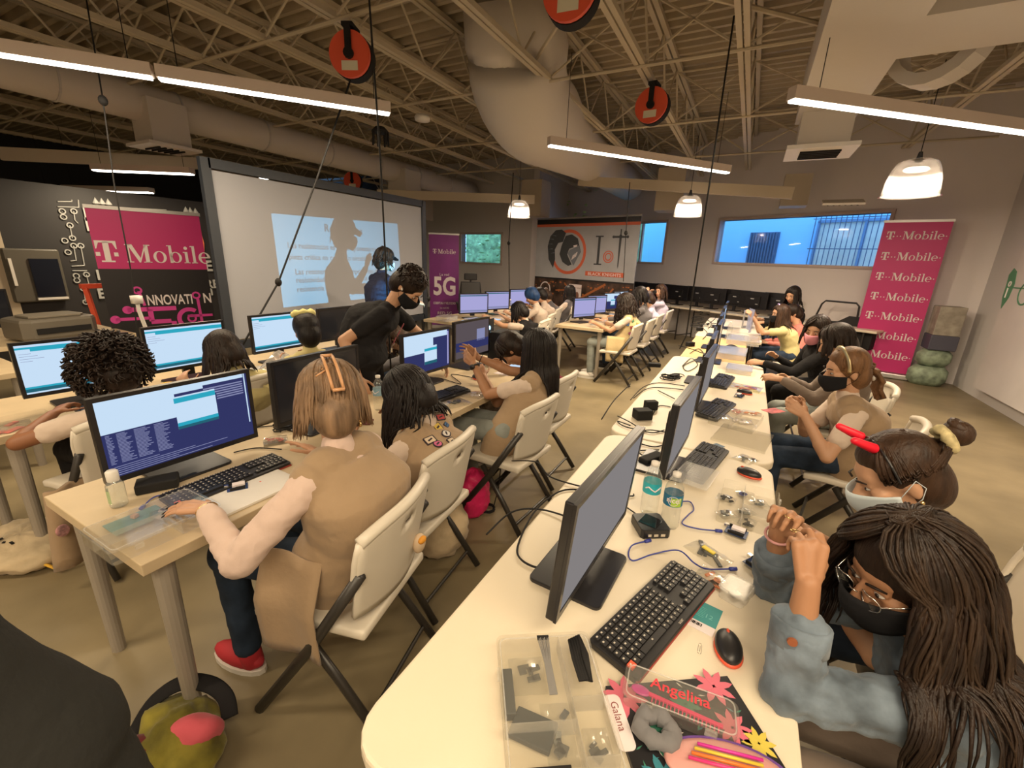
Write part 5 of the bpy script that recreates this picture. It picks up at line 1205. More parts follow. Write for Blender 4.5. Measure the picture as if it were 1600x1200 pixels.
# -- girl reaching out
P = person('long haired girl in a tan vest holding both arms out over the table', -1.21, 2.33, (-1.17, 2.57, 1.065), 178, .56, pitch=.12, yaw=8, hl=(-1.56, 2.40, .935), hr=(-1.60, 2.52, .955), hld=(-.85, .15, .5), hrd=(-.85, -.1, .5), hln=(-.4, .8, .1), hrn=(-.4, -.8, .1), curl=(.25, .3), polel=(0, -.5, -1), poler=(0, .4, -1),
           sk=SK_M, vox=.005, top=C_WHT, sleeve='short', vest=C_TAN, pants=C_LJ, shoes=M_gry, hem=.1, slouch=.0)
cap_hair(P, H_BLK, .012, -.05); locks(P, H_BLK, 420, .36, .0065, .0015, .1, .15, face=.75, vol=.022, seed=25, jit=.12, flat=.7)
b = MB(); d_ = unit(P.WL-P.EL); u, v, w_ = frame(d_); c = P.WL-d_*.02
b.tube([c+(u*math.cos(i*PI/8)+v*math.sin(i*PI/8))*.030 for i in range(16)], .007, 8, closed=True); b.lathe([(0, .012), (.017, .012), (.018, 0), (0, 0)], c=c+unit(V(0, -1, .2))*.028, R=rotx(PI/2)); part(P, b, 'wristwatch', M_dark, smooth=True)
b = MB(); d_ = unit(P.WR-P.ER); u, v, w_ = frame(d_); b.tube([P.WR-d_*.02+(u*math.cos(i*PI/8)+v*math.sin(i*PI/8))*.028 for i in range(16)], .003, 6, closed=True); part(P, b, 'hair_tie', M_dark)
P = person('short haired sitter bending low over the table beyond the outstretched arms', -1.27, 2.90, (-1.42, 2.70, 1.0), 186, .56, pitch=1.1, hl=(-1.6, 2.6, .8), hr=(-1.6, 2.95, .8), sk=SK_M, vox=.009, top=C_BLK, sleeve='short', pants=C_PAT, eyes=False)
cap_hair(P, H_DK, .016, -.03); locks(P, H_DK, 120, .02, .008, .004, .1, .3, face=.6, vol=.02, seed=27)
# -- left row two
P = person('sitter with voluminous curly black hair at the first blue monitor', -2.82, .92, (-2.86, .93, 1.00), 184, .55, pitch=.7, hl=(-3.02, .72, .79), hr=(-3.05, 1.1, .79), polel=(.1, -1, -.3), sk=SK_D, vox=.008, top=C_WHT, sleeve='short', pants=C_BLK, eyes=False)
cap_hair(P, H_DK, .038, -.05, vox=.012)
rr = random.Random(31); b = MB()
for i in range(620):
    v_ = unit([rr.gauss(0, 1), rr.gauss(0, 1), rr.gauss(.25, .8)])
    if v_[1] > .75: continue
    c = P.hp(v_[0]*.135, -.03+v_[1]*.142, .015+v_[2]*.135); u, w_, _ = frame(c-P.Hc); r_ = rr.uniform(.008, .014); dd = unit(c-P.Hc+V(0, 0, -.10))
    b.tube([c+dd*(k*.009)+(u*math.cos(k*1.3+i)+w_*math.sin(k*1.3+i))*r_ for k in range(7)], [.005]*6+[.002], 5)
part(P, b, 'curls', H_DK, smooth=True)
P = person('sitter with straight dark hair at the second blue monitor', -2.93, 1.66, (-2.86, 1.50, 1.00), 184, .52, pitch=.6, hl=(-3.0, 1.3, .79), hr=(-3.05, 1.7, .79), sk=SK_L, vox=.009, top=C_YEL, sleeve='short', eyes=False)
cap_hair(P, H_DK, .014, -.04); locks(P, H_DK, 140, .24, .010, .004, .1, .45, face=.6, vol=.018, seed=33)
P = person('sitter with a yellow scrunchie and dark bun before the projection screen', -2.84, 2.15, (-2.86, 2.10, 1.06), 160, .52, pitch=.3, hl=(-3.05, 1.95, .79), hr=(-3.05, 2.3, .79), sk=SK_M, vox=.009, top=C_YEL, sleeve='short', eyes=False)
cap_hair(P, H_BLK, .016, -.05); b = MB(); b.tube([P.hp(.065*math.cos(i*PI/7), -.01+.06*math.sin(i*PI/7), .125+.006*(i % 2)) for i in range(14)], [.02, .027]*7, 8, closed=True); part(P, b, 'scrunchie', mat('yellow scrunchie', (.62, .56, .22), .8), smooth=True)
P = person('brown haired sitter bent down behind the standing man', -2.72, 3.1, (-2.82, 3.0, .88), 190, .50, pitch=.9, hl=(-3.05, 2.9, .79), hr=(-3.05, 3.2, .79), sk=SK_L, vox=.011, top=C_GRY, sleeve='long', eyes=False)
cap_hair(P, H_BR, .016, -.05); locks(P, H_BR, 80, .16, .010, .006, .1, .4, face=.6, vol=.02, seed=35)
# -- standing man bending
P = person('man in a black printed t-shirt and black mask standing bent over the tables', -2.30, 2.12, (-2.06, 2.34, 1.42), 30, .95, seated=False, pitch=.95, yaw=-14, hl=(-2.02, 2.62, .86), hr=(-2.15, 1.93, .85), polel=(-.3, .5, .0), poler=(-.5, -.5, 0), sk=SK_L, vox=.006, top=C_BLK, sleeve='short', pants=C_BLK, mask=M_mask_b, girth=1.28, s=1.06, slouch=.08, curl=(.3, .3))
cap_hair(P, H_DK, .014, -.02, vox=.008); rr = random.Random(41); b = MB()
for i in range(240):
    v_ = unit([rr.gauss(0, 1), rr.gauss(-.1, 1), rr.gauss(.5, .8)])
    if v_[1] > .8 or v_[2] < -.25 or (v_[1] > .45 and v_[2] < .35): continue
    c = P.hp(v_[0]*.088, -.022+v_[1]*.102, .036+v_[2]*.098); u, w_, _ = frame(c-P.Hc); b.tube([c+unit(c-P.Hc)*(.004*k)+(u*math.cos(k*.8+i)+w_*math.sin(k*.8+i))*.012 for k in range(5)], [.006, .007, .006, .005, .002], 5)
part(P, b, 'wavy_hair', H_DK, smooth=True)
b = MB(); nrm = unit(np.cross(P.N-P.pel, P.L)); nrm = nrm if np.dot(nrm, P.F) > 0 else -nrm
ax = unit(P.N-P.pel); o_ = P.pel*.35+P.N*.65+nrm*.150-P.L*.10; g_ = MB()
for i, s_ in enumerate(('H', 'U', 'R')): g_.box((.0, .075-i*.055, 0), (.05, .028, .004)); g_.box((.018, .075-i*.055, 0), (.01, .045, .004))
g_.xf(np.array([unit(-P.L+nrm*.2), ax, nrm]).T, o_); b.add(np.concatenate(g_.v), g_.f)
part(P, b, 'red_chest_print', mat('dusty red print', (.35, .08, .10), .8))
b = MB(); g_ = MB(); text(g_, 'NiCe', -.07, -.10, .09, .004, bold=.01); g_.xf(np.array([unit(-P.L+nrm*.2), ax, nrm]).T, o_); b.add(np.concatenate(g_.v), g_.f); part(P, b, 'pale_script_print', mat('pale print', (.6, .55, .5), .8))
b = MB(); b.ell(P.hp(-.080, -.0, -.012), (.006, .008, .010)); part(P, b, 'earbud', M_white)
# -- instructor in cap
P = person('instructor in a black cap and dark shirt standing at the projection screen', -3.66, 3.66, (-3.62, 3.73, 1.57), 78, .93, seated=False, pitch=.25, hl=(-3.75, 3.98, 1.33), hr=(-3.35, 3.95, 1.1), hld=(0, .4, .9), sk=SK_L, vox=.008, top=cloth('dark navy shirt', (.02, .022, .045)), sleeve='long', pants=C_BLK, mask=M_mask_w)
cap_hair(P, H_DK, .006, -.05); locks(P, H_DK, 70, .10, .010, .014, .06, .4, face=1.3, vol=.02, seed=43)
b = MB(); b.ell(P.hp(0, -.012, .050), (.093, .112, .090), P.R, 24, 14); b.xf(None, (0, 0, 0)); b.prism([(-.07, 0), (-.06, .06), (-.03, .085), (.03, .085), (.06, .06), (.07, 0)], -.004, .004, P.hp(0, .075, .055), np.array([P.hl, unit(P.hf-P.hu*.25), unit(P.hu+P.hf*.25)]).T); part(P, b, 'cap', C_BLK, smooth=True)
# -- rear table people
P = person('blue haired sitter in a white shirt at the rear table', -2.86, 6.28, (-2.98, 6.22, 1.07), 196, .55, pitch=.6, hl=(-3.25, 6.0, .8), hr=(-3.25, 6.4, .8), sk=SK_L, vox=.011, top=C_WHT, sleeve='short', eyes=False); cap_hair(P, H_BLUE, .022, -.01)
P = person('dark haired sitter in a black vest leaning onto the rear table', -2.68, 5.48, (-2.84, 5.55, .91), 184, .52, pitch=.7, hl=(-3.2, 5.3, .8), hr=(-3.2, 5.7, .8), sk=SK_L, vox=.011, top=C_WHT, sleeve='short', vest=C_BLK, eyes=False); cap_hair(P, H_BLK, .016, -.06); locks(P, H_BLK, 70, .16, .012, .004, .1, .3, face=.6, vol=.02, seed=51)
P = person('dark haired sitter in a white shirt just beyond the blue hair', -3.02, 6.98, (-3.12, 6.85, 1.04), 190, .55, pitch=.6, hl=(-3.4, 6.8, .8), hr=(-3.4, 7.1, .8), sk=SK_L, vox=.012, top=C_WHT, sleeve='short', eyes=False); cap_hair(P, H_BLK, .016, -.03)
P = person('sitter in grey knit leaning over the far end of the rear table', -3.05, 7.3, (-3.2, 7.25, 1.0), 190, .55, pitch=.8, sk=SK_L, vox=.012, top=C_GRY, sleeve='long', eyes=False); cap_hair(P, H_BR, .014, -.03)
P = person('long haired sitter in profile in front of the lung poster', -3.0, 7.72, (-2.98, 7.86, 1.06), 182, .55, pitch=.1, hl=(-3.3, 7.6, .8), hr=(-3.3, 7.9, .8), sk=SK_L, vox=.012, top=C_WHT, sleeve='short', vest=C_GRY); cap_hair(P, H_BLK, .012, -.05); locks(P, H_BLK, 70, .26, .012, .003, .1, .2, face=.8, vol=.014, seed=53)
# -- light wood table people
P = person('big haired sitter in a patch covered tan vest at the light wood table', -1.44, 6.02, (-1.46, 6.08, 1.09), 184, .56, pitch=.55, hl=(-1.80, 5.9, .80), hr=(-1.80, 6.2, .80), polel=(.2, -.6, -1), sk=SK_L, vox=.009, top=C_WHT, sleeve='short', vest=cloth('pale tan twill', (.50, .38, .2)), pants=C_LJ, shoes=M_white, hem=.2)
cap_hair(P, H_DK, .024, -.06); locks(P, H_DK, 170, .26, .011, .010, .09, .6, face=.7, vol=.03, seed=55, jit=.4)
patches(P, [(993, 494, .045, .045, BC[0], 0), (989, 502, .045, .045, BC[4], 0), (996, 506, .045, .04, BC[3], 1), (987, 512, .04, .04, BC[1], 0), (981, 507, .045, .04, BC[2], 0), (984, 521, .04, .04, BC[5], 1), (1001, 500, .045, .04, BC[6], 1)])
P = person('dark haired sitter in grey second along the light wood table', -1.42, 6.72, (-1.44, 6.85, 1.15), 184, .56, pitch=.5, hl=(-1.8, 6.5, .80), hr=(-1.8, 6.9, .80), sk=SK_L, vox=.011, top=C_GRY, sleeve='long'); cap_hair(P, H_BLK, .02, -.05); locks(P, H_BLK, 80, .2, .012, .006, .1, .4, face=.7, vol=.02, seed=57)
P = person('sitter in pale lilac third along the light wood table', -1.42, 7.45, (-1.45, 7.5, 1.06), 184, .55, pitch=.6, sk=SK_L, vox=.012, top=cloth('lilac cotton', (.5, .45, .55)), sleeve='short', eyes=False); cap_hair(P, H_BR, .014, -.04)
P = person('brown haired sitter raising hands to the face, farthest at the light wood table', -1.40, 8.35, (-1.42, 8.5, 1.14), 205, .56, pitch=.05, yaw=35, hl=(-1.62, 8.35, 1.12), hr=(-1.62, 8.55, 1.1), sk=SK_L, vox=.011, top=cloth('lilac cotton', (.5, .45, .55)), sleeve='short'); cap_hair(P, H_BR, .014, -.04); locks(P, H_BR, 70, .2, .012, .008, .1, .4, face=.8, vol=.02, seed=59)
b = MB(); b.cone(P.hp(0, .13, .0), P.hp(0, .18, .0), .03, .035, 14); part(P, b, 'camera_in_hands', M_dark2)
# -- out of focus person at the lower left corner
t = thing('person', 'dark grey clad shoulder and back of a person cropped by the lower left corner', 'person', (-.84, -.02, 0), 0)
b = MB(); b.cap((-.07, -.02, 1.20), (-.015, .10, .87), .10, .115, 24); b.cap((-.01, .10, .82), (.05, .14, .40), .115, .12, 24); b.cap((-.07, -.02, 1.10), (-.1, -.1, .6), .15, .17, 24); b.cap((-.1, -.08, .6), (-.02, 0, .3), .17, .16, 24); b.cap((-.1, -.12, 1.12), (-.14, -.2, 1.2), .06, .05, 16)
o = b.build('jacket', cloth('charcoal knit', (.024, .024, .022), bs=60), t, smooth=True); remesh(o, .012, 8, .015, ws=.12)
b = MB(); b.cap((-.12, -.16, 1.15), (-.15, -.22, 1.27), .05, .05, 16); b.ell((-.17, -.26, 1.37), (.08, .10, .12), None, 22, 14); b.cap((.08, .16, .35), (.06, .22, .3), .03, .03); o = b.build('body', SK_M, t, smooth=True); remesh(o, .008)
b = MB(); b.ell((-.19, -.28, 1.40), (.095, .11, .12), None, 22, 14); o = b.build('hair', H_DK, t, smooth=True)
b = MB(); b.cap((-.1, -.05, .35), (-.12, .0, .06), .10, .07, 16); b.cap((-.02, .05, .35), (-.0, .12, .06), .10, .07, 16); b.build('trousers', C_BLK, t, smooth=True)

# ------------------------------------------------------------------ things on the tables
T = .74
M_key = mat('black key', (.022, .021, .022), .4); M_kb = mat('keyboard body', (.016, .015, .016), .45); M_leg_w = mat('key legend', (.55, .5, .42), .6)
M_clr = clear('clear polystyrene', (.975, .97, .95), .05, .045, .1); M_bag = clear('thin clear bag', (.95, .95, .93), .12, .06, .12)
M_clr2 = clear('milky polypropylene', (.95, .94, .92), .05, .20, .25)
M_usb = mat('blue usb cable', (.035, .05, .30), .4); M_pcb = mat('blue circuit board', (.02, .05, .16), .4)
KB = {}
def keyboard(c, deg, lab, brand=False, z=T):
    if brand in KB: return dup(KB[brand], (c[0], c[1], z), math.radians(deg), lab)
    t = thing('keyboard', lab, 'keyboard', (c[0], c[1], z), math.radians(deg)); KB[brand] = t          # long side along local x
    b = MB(); R_ = rotx(.06); b.box((0, 0, .011), (.435, .135, .018), R_, ch=.008); b.build('keyboard_case', M_kb, t, bevel=.003)
    b = MB(); lg = MB(); p = .0188
    for r_ in range(6):
        y = .052-r_*.0185; x = -.208; n = 0
        while x < .205:
            w_ = p
            if r_ == 5 and 3 <= n <= 3: w_ = p*5.6
            if x < .075 and x+w_ > .072: x = .078
            if .075 < x < .135 and r_ in (3,) : x = .139
            if r_ == 4 and .075 < x < .09: x += p
            h_ = .0155 if r_ else .011
            red = brand and r_ == 5 and n == 0
            if not red: b.box((x+w_/2, y, .0235-y*.06*0+y*.06), (w_-.0035, h_, .006), R_)
            if brand: lg.box((x+w_/2-.002, y+.002, .0272+y*.06), (.005, .004, .0004), R_)
            x += w_; n += 1
    b.build('keys', M_key, t)
    if brand:
        lg.build('key_legends', M_leg_w, t)
        b = MB(); b.box((-.1985, -.0405, .0215), (.017, .0155, .006), R_); b.build('red_key', M_red, t, label='orange red key')
        b = MB(); b.box((0, -.064, .004), (.43, .01, .006)); b.build('red_underside', mat('dull red edge', (.35, .05, .04), .5), t)
        b = MB(); text(b, 'acer', .0, -.0625, .012, .0190, bold=.01); b.build('maker_lettering', M_leg_w, t)
    return t
kc = at_z(1028, 950, .765); keyboard(kc, 72.5, 'large black keyboard with white legends and one orange key, nearest on the right table', True)
kc = at_z(1098, 718, .76); keyboard(kc, 79, 'black keyboard in front of the second right hand monitor, left of the mouse')
kc = at_z(1110, 627, .76); keyboard((-.05, 2.95), 78, 'keyboard beside the third right hand monitor')
keyboard((-.06, 3.75), 84, 'keyboard in front of the fourth right hand monitor by the clear wallet')
keyboard((-.05, 5.3), 88, 'small looking keyboard on the beech topped table')
kc = at_z(352, 738, .76); keyboard((-1.695, .84), 88, 'long black keyboard with red corner key before the code screen monitor', True)
kc = at_z(690, 592, .76); keyboard((-1.66, 2.18), 84, 'black keyboard below the outstretched arms')
keyboard((-3.08, 1.05), 90, 'keyboard under the curly hair'); keyboard((-3.08, 1.6), 90, 'keyboard beside the orange lidded tape'); keyboard((-3.06, 2.3), 90, 'keyboard before the scrunchie sitter')
def mouse(c, deg, lab, red=True, s=1.):
    t = thing('computer_mouse', lab, 'computer mouse', (c[0], c[1], T), math.radians(deg))
    b = MB(); b.ell((0, 0, .014), (.031*s, .052*s, .022), n=24, m=14); v_ = b.v[0]; v_[:, 2] = np.maximum(v_[:, 2], .004); b.build('mouse_shell', M_dark, t, smooth=True)
    b = MB(); b.ell((0, -.003, .006), (.033*s, .053*s, .011), n=24, m=8); v_ = b.v[0]; v_[:, 2] = np.maximum(v_[:, 2], .0); b.build('mouse_base', M_red if red else M_dark2, t, smooth=True)
    b = MB(); b.ell((0, .030*s, .031), (.004, .008, .005), n=10, m=8); b.build('scroll_wheel', M_red if red else M_dark2, t, smooth=True)
mouse(at_z(1138, 1012, T+.01), 10, 'black mouse with red rim nearest on the right table')
mouse(at_z(1170, 740, T+.01), 70, 'black and red mouse at the seam of the two cream tables')
mouse(at_z(1163, 613, T+.01), 80, 'mouse beside the pink filled wallet on the second table'); mouse(at_z(1143, 543, T), 80, 'dark red mouse on the beech topped table')
mouse(at_z(745, 592, T), 60, 'dark red mouse at the edge of the table below the outstretched arms')

# water bottles
def bottle(c, lab, band, txt=None, h=.215, r=.032, deg=0):
    t = thing('water_bottle', lab, 'bottle', (c[0], c[1], T), math.radians(deg))
    prof = [(.0, .002), (r*.85, .003), (r, .012)]+[(r*(1-.03*(i % 2)), .012+h*.07*i) for i in range(1, 9)]+[(r, h*.68), (r*.93, h*.74), (r*.62, h*.84), (r*.40, h*.90), (r*.38, h*.93)]
    MB().lathe(prof, n=24).build('bottle_body', clear('bottle plastic', (.97, .98, .97), .07, .05, .06), t, smooth=True)
    b = MB(); b.lathe([(r*.42, h*.925), (r*.45, h*.93), (r*.45, h*.99), (0, h)], n=20); b.build('cap', M_white, t, smooth=True)
    if band:
        b = MB(); b.lathe([(r*1.02, h*.44), (r*1.02, h*.64)], n=28); o = b.build('bottle_label', band, t, smooth=True)
        if txt:
            b = MB(); g_ = MB(); text(g_, txt, 0, 0, .026, 0, bold=.02, align='c'); v_ = np.concatenate(g_.v); a = v_[:, 0]/(r*1.04); R2 = r*1.04
            b.add(np.stack([R2*np.sin(a), -R2*np.cos(a), h*.52+v_[:, 1]], 1), g_.f); b.build('brand_lettering', M_bw, o)
            b = MB(); b.tube([(R2*math.sin(.55*math.cos(i*.4)), -R2*math.cos(.55*math.cos(i*.4)), h*.545+.017*math.sin(i*.4)) for i in range(16)], .0009, 4, closed=True); b.build('label_ring', M_bw, o)
            b = MB(); b.lathe([(r*1.03, h*.45), (r*1.03, h*.6)], n=28); b.f = b.f[20:25]; b.m = b.m[20:25]; b.build('green_corner', mat('lime print', (.35, .55, .05), .5), o)
        else:
            b = MB(); b.tube([(r*1.05*math.sin(q*.35-.9), -r*1.05*math.cos(q*.35-.9), h*(.54+.035*math.sin(q*1.6))) for q in range(6)], .0025, 5); b.build('wave_mark', M_bw, o)
    return t
bottle(at_z(1013, 802, T), 'clear water bottle with a light turquoise label, left of the pair', mat('turquoise label', (.03, .42, .50), .5), deg=20)
bottle(at_z(1045, 822, T), 'clear water bottle with a blue label and white ring, right of the pair', mat('blue label', (.01, .16, .30), .5), 'nice!', deg=8)
bottle(at_z(593, 640, T), 'clear water bottle near the elbow of the light haired woman', mat('pale blue label', (.25, .4, .5), .5))
bottle(at_z(1138, 528, T), 'clear water bottle beyond the beech table monitors', None); bottle(at_z(797, 487, T), 'water bottle among the rear table monitors', None); bottle(at_z(484, 540, T), 'large water bottle at the dark monitor by the screen', None, h=.26, r=.04)
t = thing('sanitizer_bottle', 'clear gel bottle with a white cap on the near corner of the birch table', 'bottle', tuple(at_z(187, 790, T)))
MB().lathe([(0, .002), (.024, .003), (.026, .01), (.026, .085), (.018, .10), (.016, .103)], n=22).build('bottle_body', clear('gel plastic', (.93, .95, .92), .07, .16, .1), t, smooth=True)
MB().lathe([(.017, .10), (.018, .102), (.018, .135), (.013, .14), (0, .14)], n=20).build('cap', M_white, t, smooth=True)
b = MB(); b.lathe([(.0265, .02), (.0265, .07)], n=24); b.f = b.f[14:20]; b.m = b.m[14:20]; b.build('bottle_label', mat('pale green label', (.35, .45, .25), .5), t)

# clear organizer boxes
def clearbox(c, deg, L, W, H, lab, dividers=(), lid=True, openlid=False, m=None, name='parts_box', z=T):
    z = z+.0015
    t = thing(name, lab, 'storage box', (c[0], c[1], z), math.radians(deg)); m = m or M_clr
    b = MB(); P_ = rrect(-L/2, -W/2, L/2, W/2, .012, 3); Q_ = rrect(-L/2+.002, -W/2+.002, L/2-.002, W/2-.002, .011, 3); n = len(P_)
    vs = [(x, y, 0) for x, y in P_]+[(x, y, H) for x, y in P_]; b.add(vs, [tuple(range(n-1, -1, -1))]+[(i, (i+1) % n, n+(i+1) % n, n+i) for i in range(n)])
    b.build('tray', m, t)
    if dividers:
        b = MB()
        for (x0, y0, x1, y1) in dividers:
            a_ = V(x0*L, y0*W, 0); d_ = V(x1*L, y1*W, 0); mid = (a_+d_)/2; an = math.atan2(*(d_-a_)[[1, 0]]); b.box(mid+V(0, 0, H*.48), (np.linalg.norm(d_-a_), .0018, H*.9), rotz(an))
        b.build('divider', M_clr2, t)
    if lid:
        b = MB(); e = .004; P2 = rrect(-L/2-e, -W/2-e, L/2+e, W/2+e, .014, 3)
        if openlid: R_ = rotx(1.25); b.prism([(x, y+W/2+e) for x, y in P2], 0, .006, (0, W/2, H*.6), R_)
        else: b.prism(P2, H, H+.004)
        o = b.build('lid', m, t)
        b = MB(); b.tube([(x*.93, y*.93, H+.006) if not openlid else tuple(rotx(1.25)@V(x*.93, y*.93+W/2+e, .007)+V(0, W/2, H*.6)) for x, y in P2], .0016, 5, closed=True); b.build('lid_ridge', M_clr2, o)
    b = MB()
    for q in (-.28, .28): b.box((q*L, -W/2-.003, H*.72), (.022, .006, .014))
    b.build('latch', M_clr2, t); return t
pA, pB, pC = at_z(778, 995, T+.05), at_z(915, 988, T+.05), at_z(985, 1215, T+.05)
ang = math.degrees(math.atan2(*(pC-pB)[[1, 0]])); u_ = unit(pC-pB); v_ = V(-u_[1], u_[0], 0)
Wb = abs(np.dot(pA-pB, v_)); Lb = .37; sgn = 1 if np.dot(pA-pB, v_) > 0 else -1
cB = pB+u_*Lb/2+v_*sgn*Wb/2
clearbox(cB, ang, Lb, Wb, .045, 'large clear compartment box of electronic parts at the near end of the cream table', ((-.5, .18*sgn*-1, .5, .18*sgn*-1), (.02, .18*sgn*-1, .02, .5*sgn), (-.1, -.5*sgn, -.1, -.18*sgn), (.2, -.5*sgn, .2, -.18*sgn)))
def inbox(u, v): return cB+u_*(u-.5)*Lb+v_*sgn*(v-.5)*Wb   # u along length from far edge, v from right side... 0..1
def flat(nm, lab, cat, c, deg, dims, m, grp=None, bev=.002, z=T): 
    b = MB(); b.box((0, 0, dims[2]/2), dims, None); o = b.build(nm, m, None, bevel=bev); o.location = (c[0], c[1], z); o.rotation_euler = (0, 0, math.radians(deg)); return tag(o, lab, cat, grp)
def baggie(c, deg, w_, l_, lab, inner=None, icol=None, z=T, cat='bag', grp=None):
    t = thing('clear_bag', lab, cat, (c[0], c[1], z), math.radians(deg), grp); rr = random.Random(int(abs(c[0]*997+c[1]*877)))
    b = MB(); 
    def f(u, v): x = (u-.5)*w_; y = (v-.5)*l_; e = (1-(2*u-1)**2)*(1-(2*v-1)**2); return (x, y, .002+e*.012+rr.uniform(-.0012, .0012))
    b.grid(f, 9, 9); b.build('bag_film', M_bag, t)
    b = MB(); n = 6
    for i in range(n):
        x = rr.uniform(-.3, .3)*w_; y = rr.uniform(-.3, .3)*l_
        b.box((x, y, .004), (rr.uniform(.008, w_*.4), rr.uniform(.006, l_*.2), .004), rotz(rr.uniform(0, 3)))
    b.build(inner or 'small_parts', icol or M_pcb, t); return t
M_foil = mat('anti static foil', (.30, .32, .32), .22, metal=.8); M_dgrey = mat('dark slate card', (.05, .055, .055), .5)
zb = T+.006
p = inbox(.50, .72); flat('dark_module', 'dark slate sponge piece in the large parts box', 'electronic part', p, ang+62, (.085, .06, .012), M_dgrey, z=zb)
p = inbox(.18, .70); baggie(p, ang+90, .08, .09, 'shiny bag with a coil in the large parts box', 'coil', M_foil, zb)
p = inbox(.30, .92); flat('dark_module', 'narrow dark board along the outer wall of the large parts box', 'electronic part', p, ang, (.10, .022, .02), M_dgrey, z=zb)
p = inbox(.22, .17); t = thing('cable_bundle', 'thick black cable bundle in the far compartment of the large parts box', 'cable', tuple(p+V(0, 0, .006)), math.radians(ang)); b = MB()
for i in range(5): b.tube([(-.05, -.012+i*.005, .008+.003*i), (0, -.015+i*.006, .012), (.05, -.012+i*.005, .01), (.055, .01, .012), (.0, .015-i*.002, .02), (-.05, .012, .012)], .004, 6)
b.build('cable_loops', M_dark2, t, smooth=True)
p = inbox(.30, .52); t = thing('jumper_wires', 'bundle of grey jumper wires standing in the large parts box', 'wires', tuple(p+V(0, 0, .008)), math.radians(ang)); b = MB()
for i in range(9): b.tube([(-.08, (i-4)*.003, .012+.002*(i % 3)), (-.02, (i-4)*.0016, .014), (.05, (i-4)*.0018, .012)], .0013, 5)
b.build('wires', mat('grey wire', (.22, .21, .2), .5), t); b = MB(); [b.box((-.083, (i-4)*.003, .013), (.012, .0025, .0025)) for i in range(9)]; b.build('pin_ends', M_dark2, t)
p = inbox(.52, .48); baggie(p, ang+90, .06, .12, 'bag with a silver contact strip in the large parts box', 'contact_strip', M_foil, zb)
p = inbox(.86, .66); t = thing('keypad', 'black membrane keypad with red and blue keys in the near corner of the parts box', 'keypad', tuple(p+V(0, 0, .008)), math.radians(ang-90))
MB().box((0, 0, .003), (.075, .075, .004)).build('keypad_sheet', M_dark2, t)
for q, m_ in ((0, mat('red key print', (.55, .05, .05), .5)), (1, mat('blue key print', (.15, .25, .42), .5))):
    b = MB(); [b.box(((i-1.5)*.0165, (.025 if q == 0 else .025-.0165*(j+1)), .0055), (.013, .013, .002)) for i in range(4) for j in range(1 if q == 0 else 3)]; b.build('key_row', m_, t)
b = MB(); [text(b, s_, (i-1.5)*.0165, .021, .009, .0068, align='c') for i, s_ in enumerate('ABCD')]; b.build('key_letters', M_leg_w, t)
p = inbox(.84, .36); baggie(p, ang+90, .05, .06, 'crumpled bag beside the keypad in the large parts box', 'clips', M_foil, zb)
p = inbox(.84, .12); o = MB().lathe([(0, .012), (.014, .012), (.015, .0), (0, 0)], c=p+V(0, 0, .006), n=18).build('orange_knob', mat('orange plastic', (.75, .25, .04), .45), smooth=True); tag(o, 'round orange knob in the near compartment of the parts box', 'electronic part')
p = inbox(.60, .14); baggie(p, ang+90, .05, .07, 'bag of grey sensors in the right compartment of the parts box', 'sensors', M_dgrey, zb)

# notebook with floral cover, pencil box, scrunchie, pouch, tag
M_flor = mat('black floral print', (.015, .014, .016), .45)
n0 = at_z(945, 1078, T); n1 = at_z(1135, 1062, T); n2 = at_z(1215, 1225, T)
e1 = unit(n1-n0); an = math.degrees(math.atan2(e1[1], e1[0])); nv = V(e1[1], -e1[0], 0); Wn = np.linalg.norm(n1-n0); Ln = .27
cN = n0+e1*Wn/2+nv*Ln/2; t = thing('floral_notebook', 'black notebook with pink and yellow tropical flowers under the pencil box', 'notebook', (cN[0], cN[1], T), math.radians(an))
MB().box((0, 0, .006), (Wn, Ln, .012)).build('cover', M_flor, t, bevel=.001)
FM = [mat('pink petal print', (.62, .14, .20), .5), mat('yellow petal print', (.62, .50, .08), .5), mat('green leaf print', (.05, .22, .14), .5), mat('pale stroke print', (.55, .5, .45), .5), mat('teal leaf print', (.04, .2, .25), .5)]
rr = random.Random(9); b = MB()
for fx, fy, fr, fm in ((.30, .10, .035, 0), (.12, -.32, .045, 0), (-.32, -.18, .04, 4), (.38, -.28, .04, 1), (-.1, -.42, .045, 1), (.34, .42, .04, 0), (-.38, .40, .045, 0), (.05, .3, .03, 2), (-.25, .1, .035, 2), (.42, -.02, .03, 1)):
    for q in range(8):
        a = q*PI/4+fx*7; R_ = rotz(a); pet = [(0, -.06*fr), (fr*.45, -.20*fr), (fr*.8, -.16*fr), (fr*1.1, .0), (fr*.8, .16*fr), (fr*.45, .20*fr), (0, .06*fr)]; b.prism(pet, .012, .0124+.0002*(q % 2), (fx*Wn, fy*Ln, 0), R_, mi=fm)
for i in range(46): b.prism([(0, 0), (.010, -.0018), (.016, 0), (.010, .0018)], .012, .0122, (rr.uniform(-.46, .44)*Wn, rr.uniform(-.46, .46)*Ln, 0), rotz(rr.uniform(0, 6)), mi=rr.choice((3, 3, 2, 4)))
b.build('flower_print', FM, t)
q0, q1, q2 = at_z(985, 1050, T+.03), at_z(1150, 1112, T+.03), at_z(972, 1088, T+.03)
an = math.degrees(math.atan2(*(q1-q0)[[1, 0]])); c = (q0+q1)/2+(q2-q0)*.5
clearbox(c, an, .215, .072, .028, 'clear pencil case with a pink comb, lying on the floral notebook', name='pencil_box', z=T+.0125)
t = thing('comb', 'magenta comb with a handle inside the clear pencil case', 'comb', (c[0], c[1], T+.018), math.radians(an-4)); b = MB(); b.box((0, 0, .004), (.17, .008, .004)); 
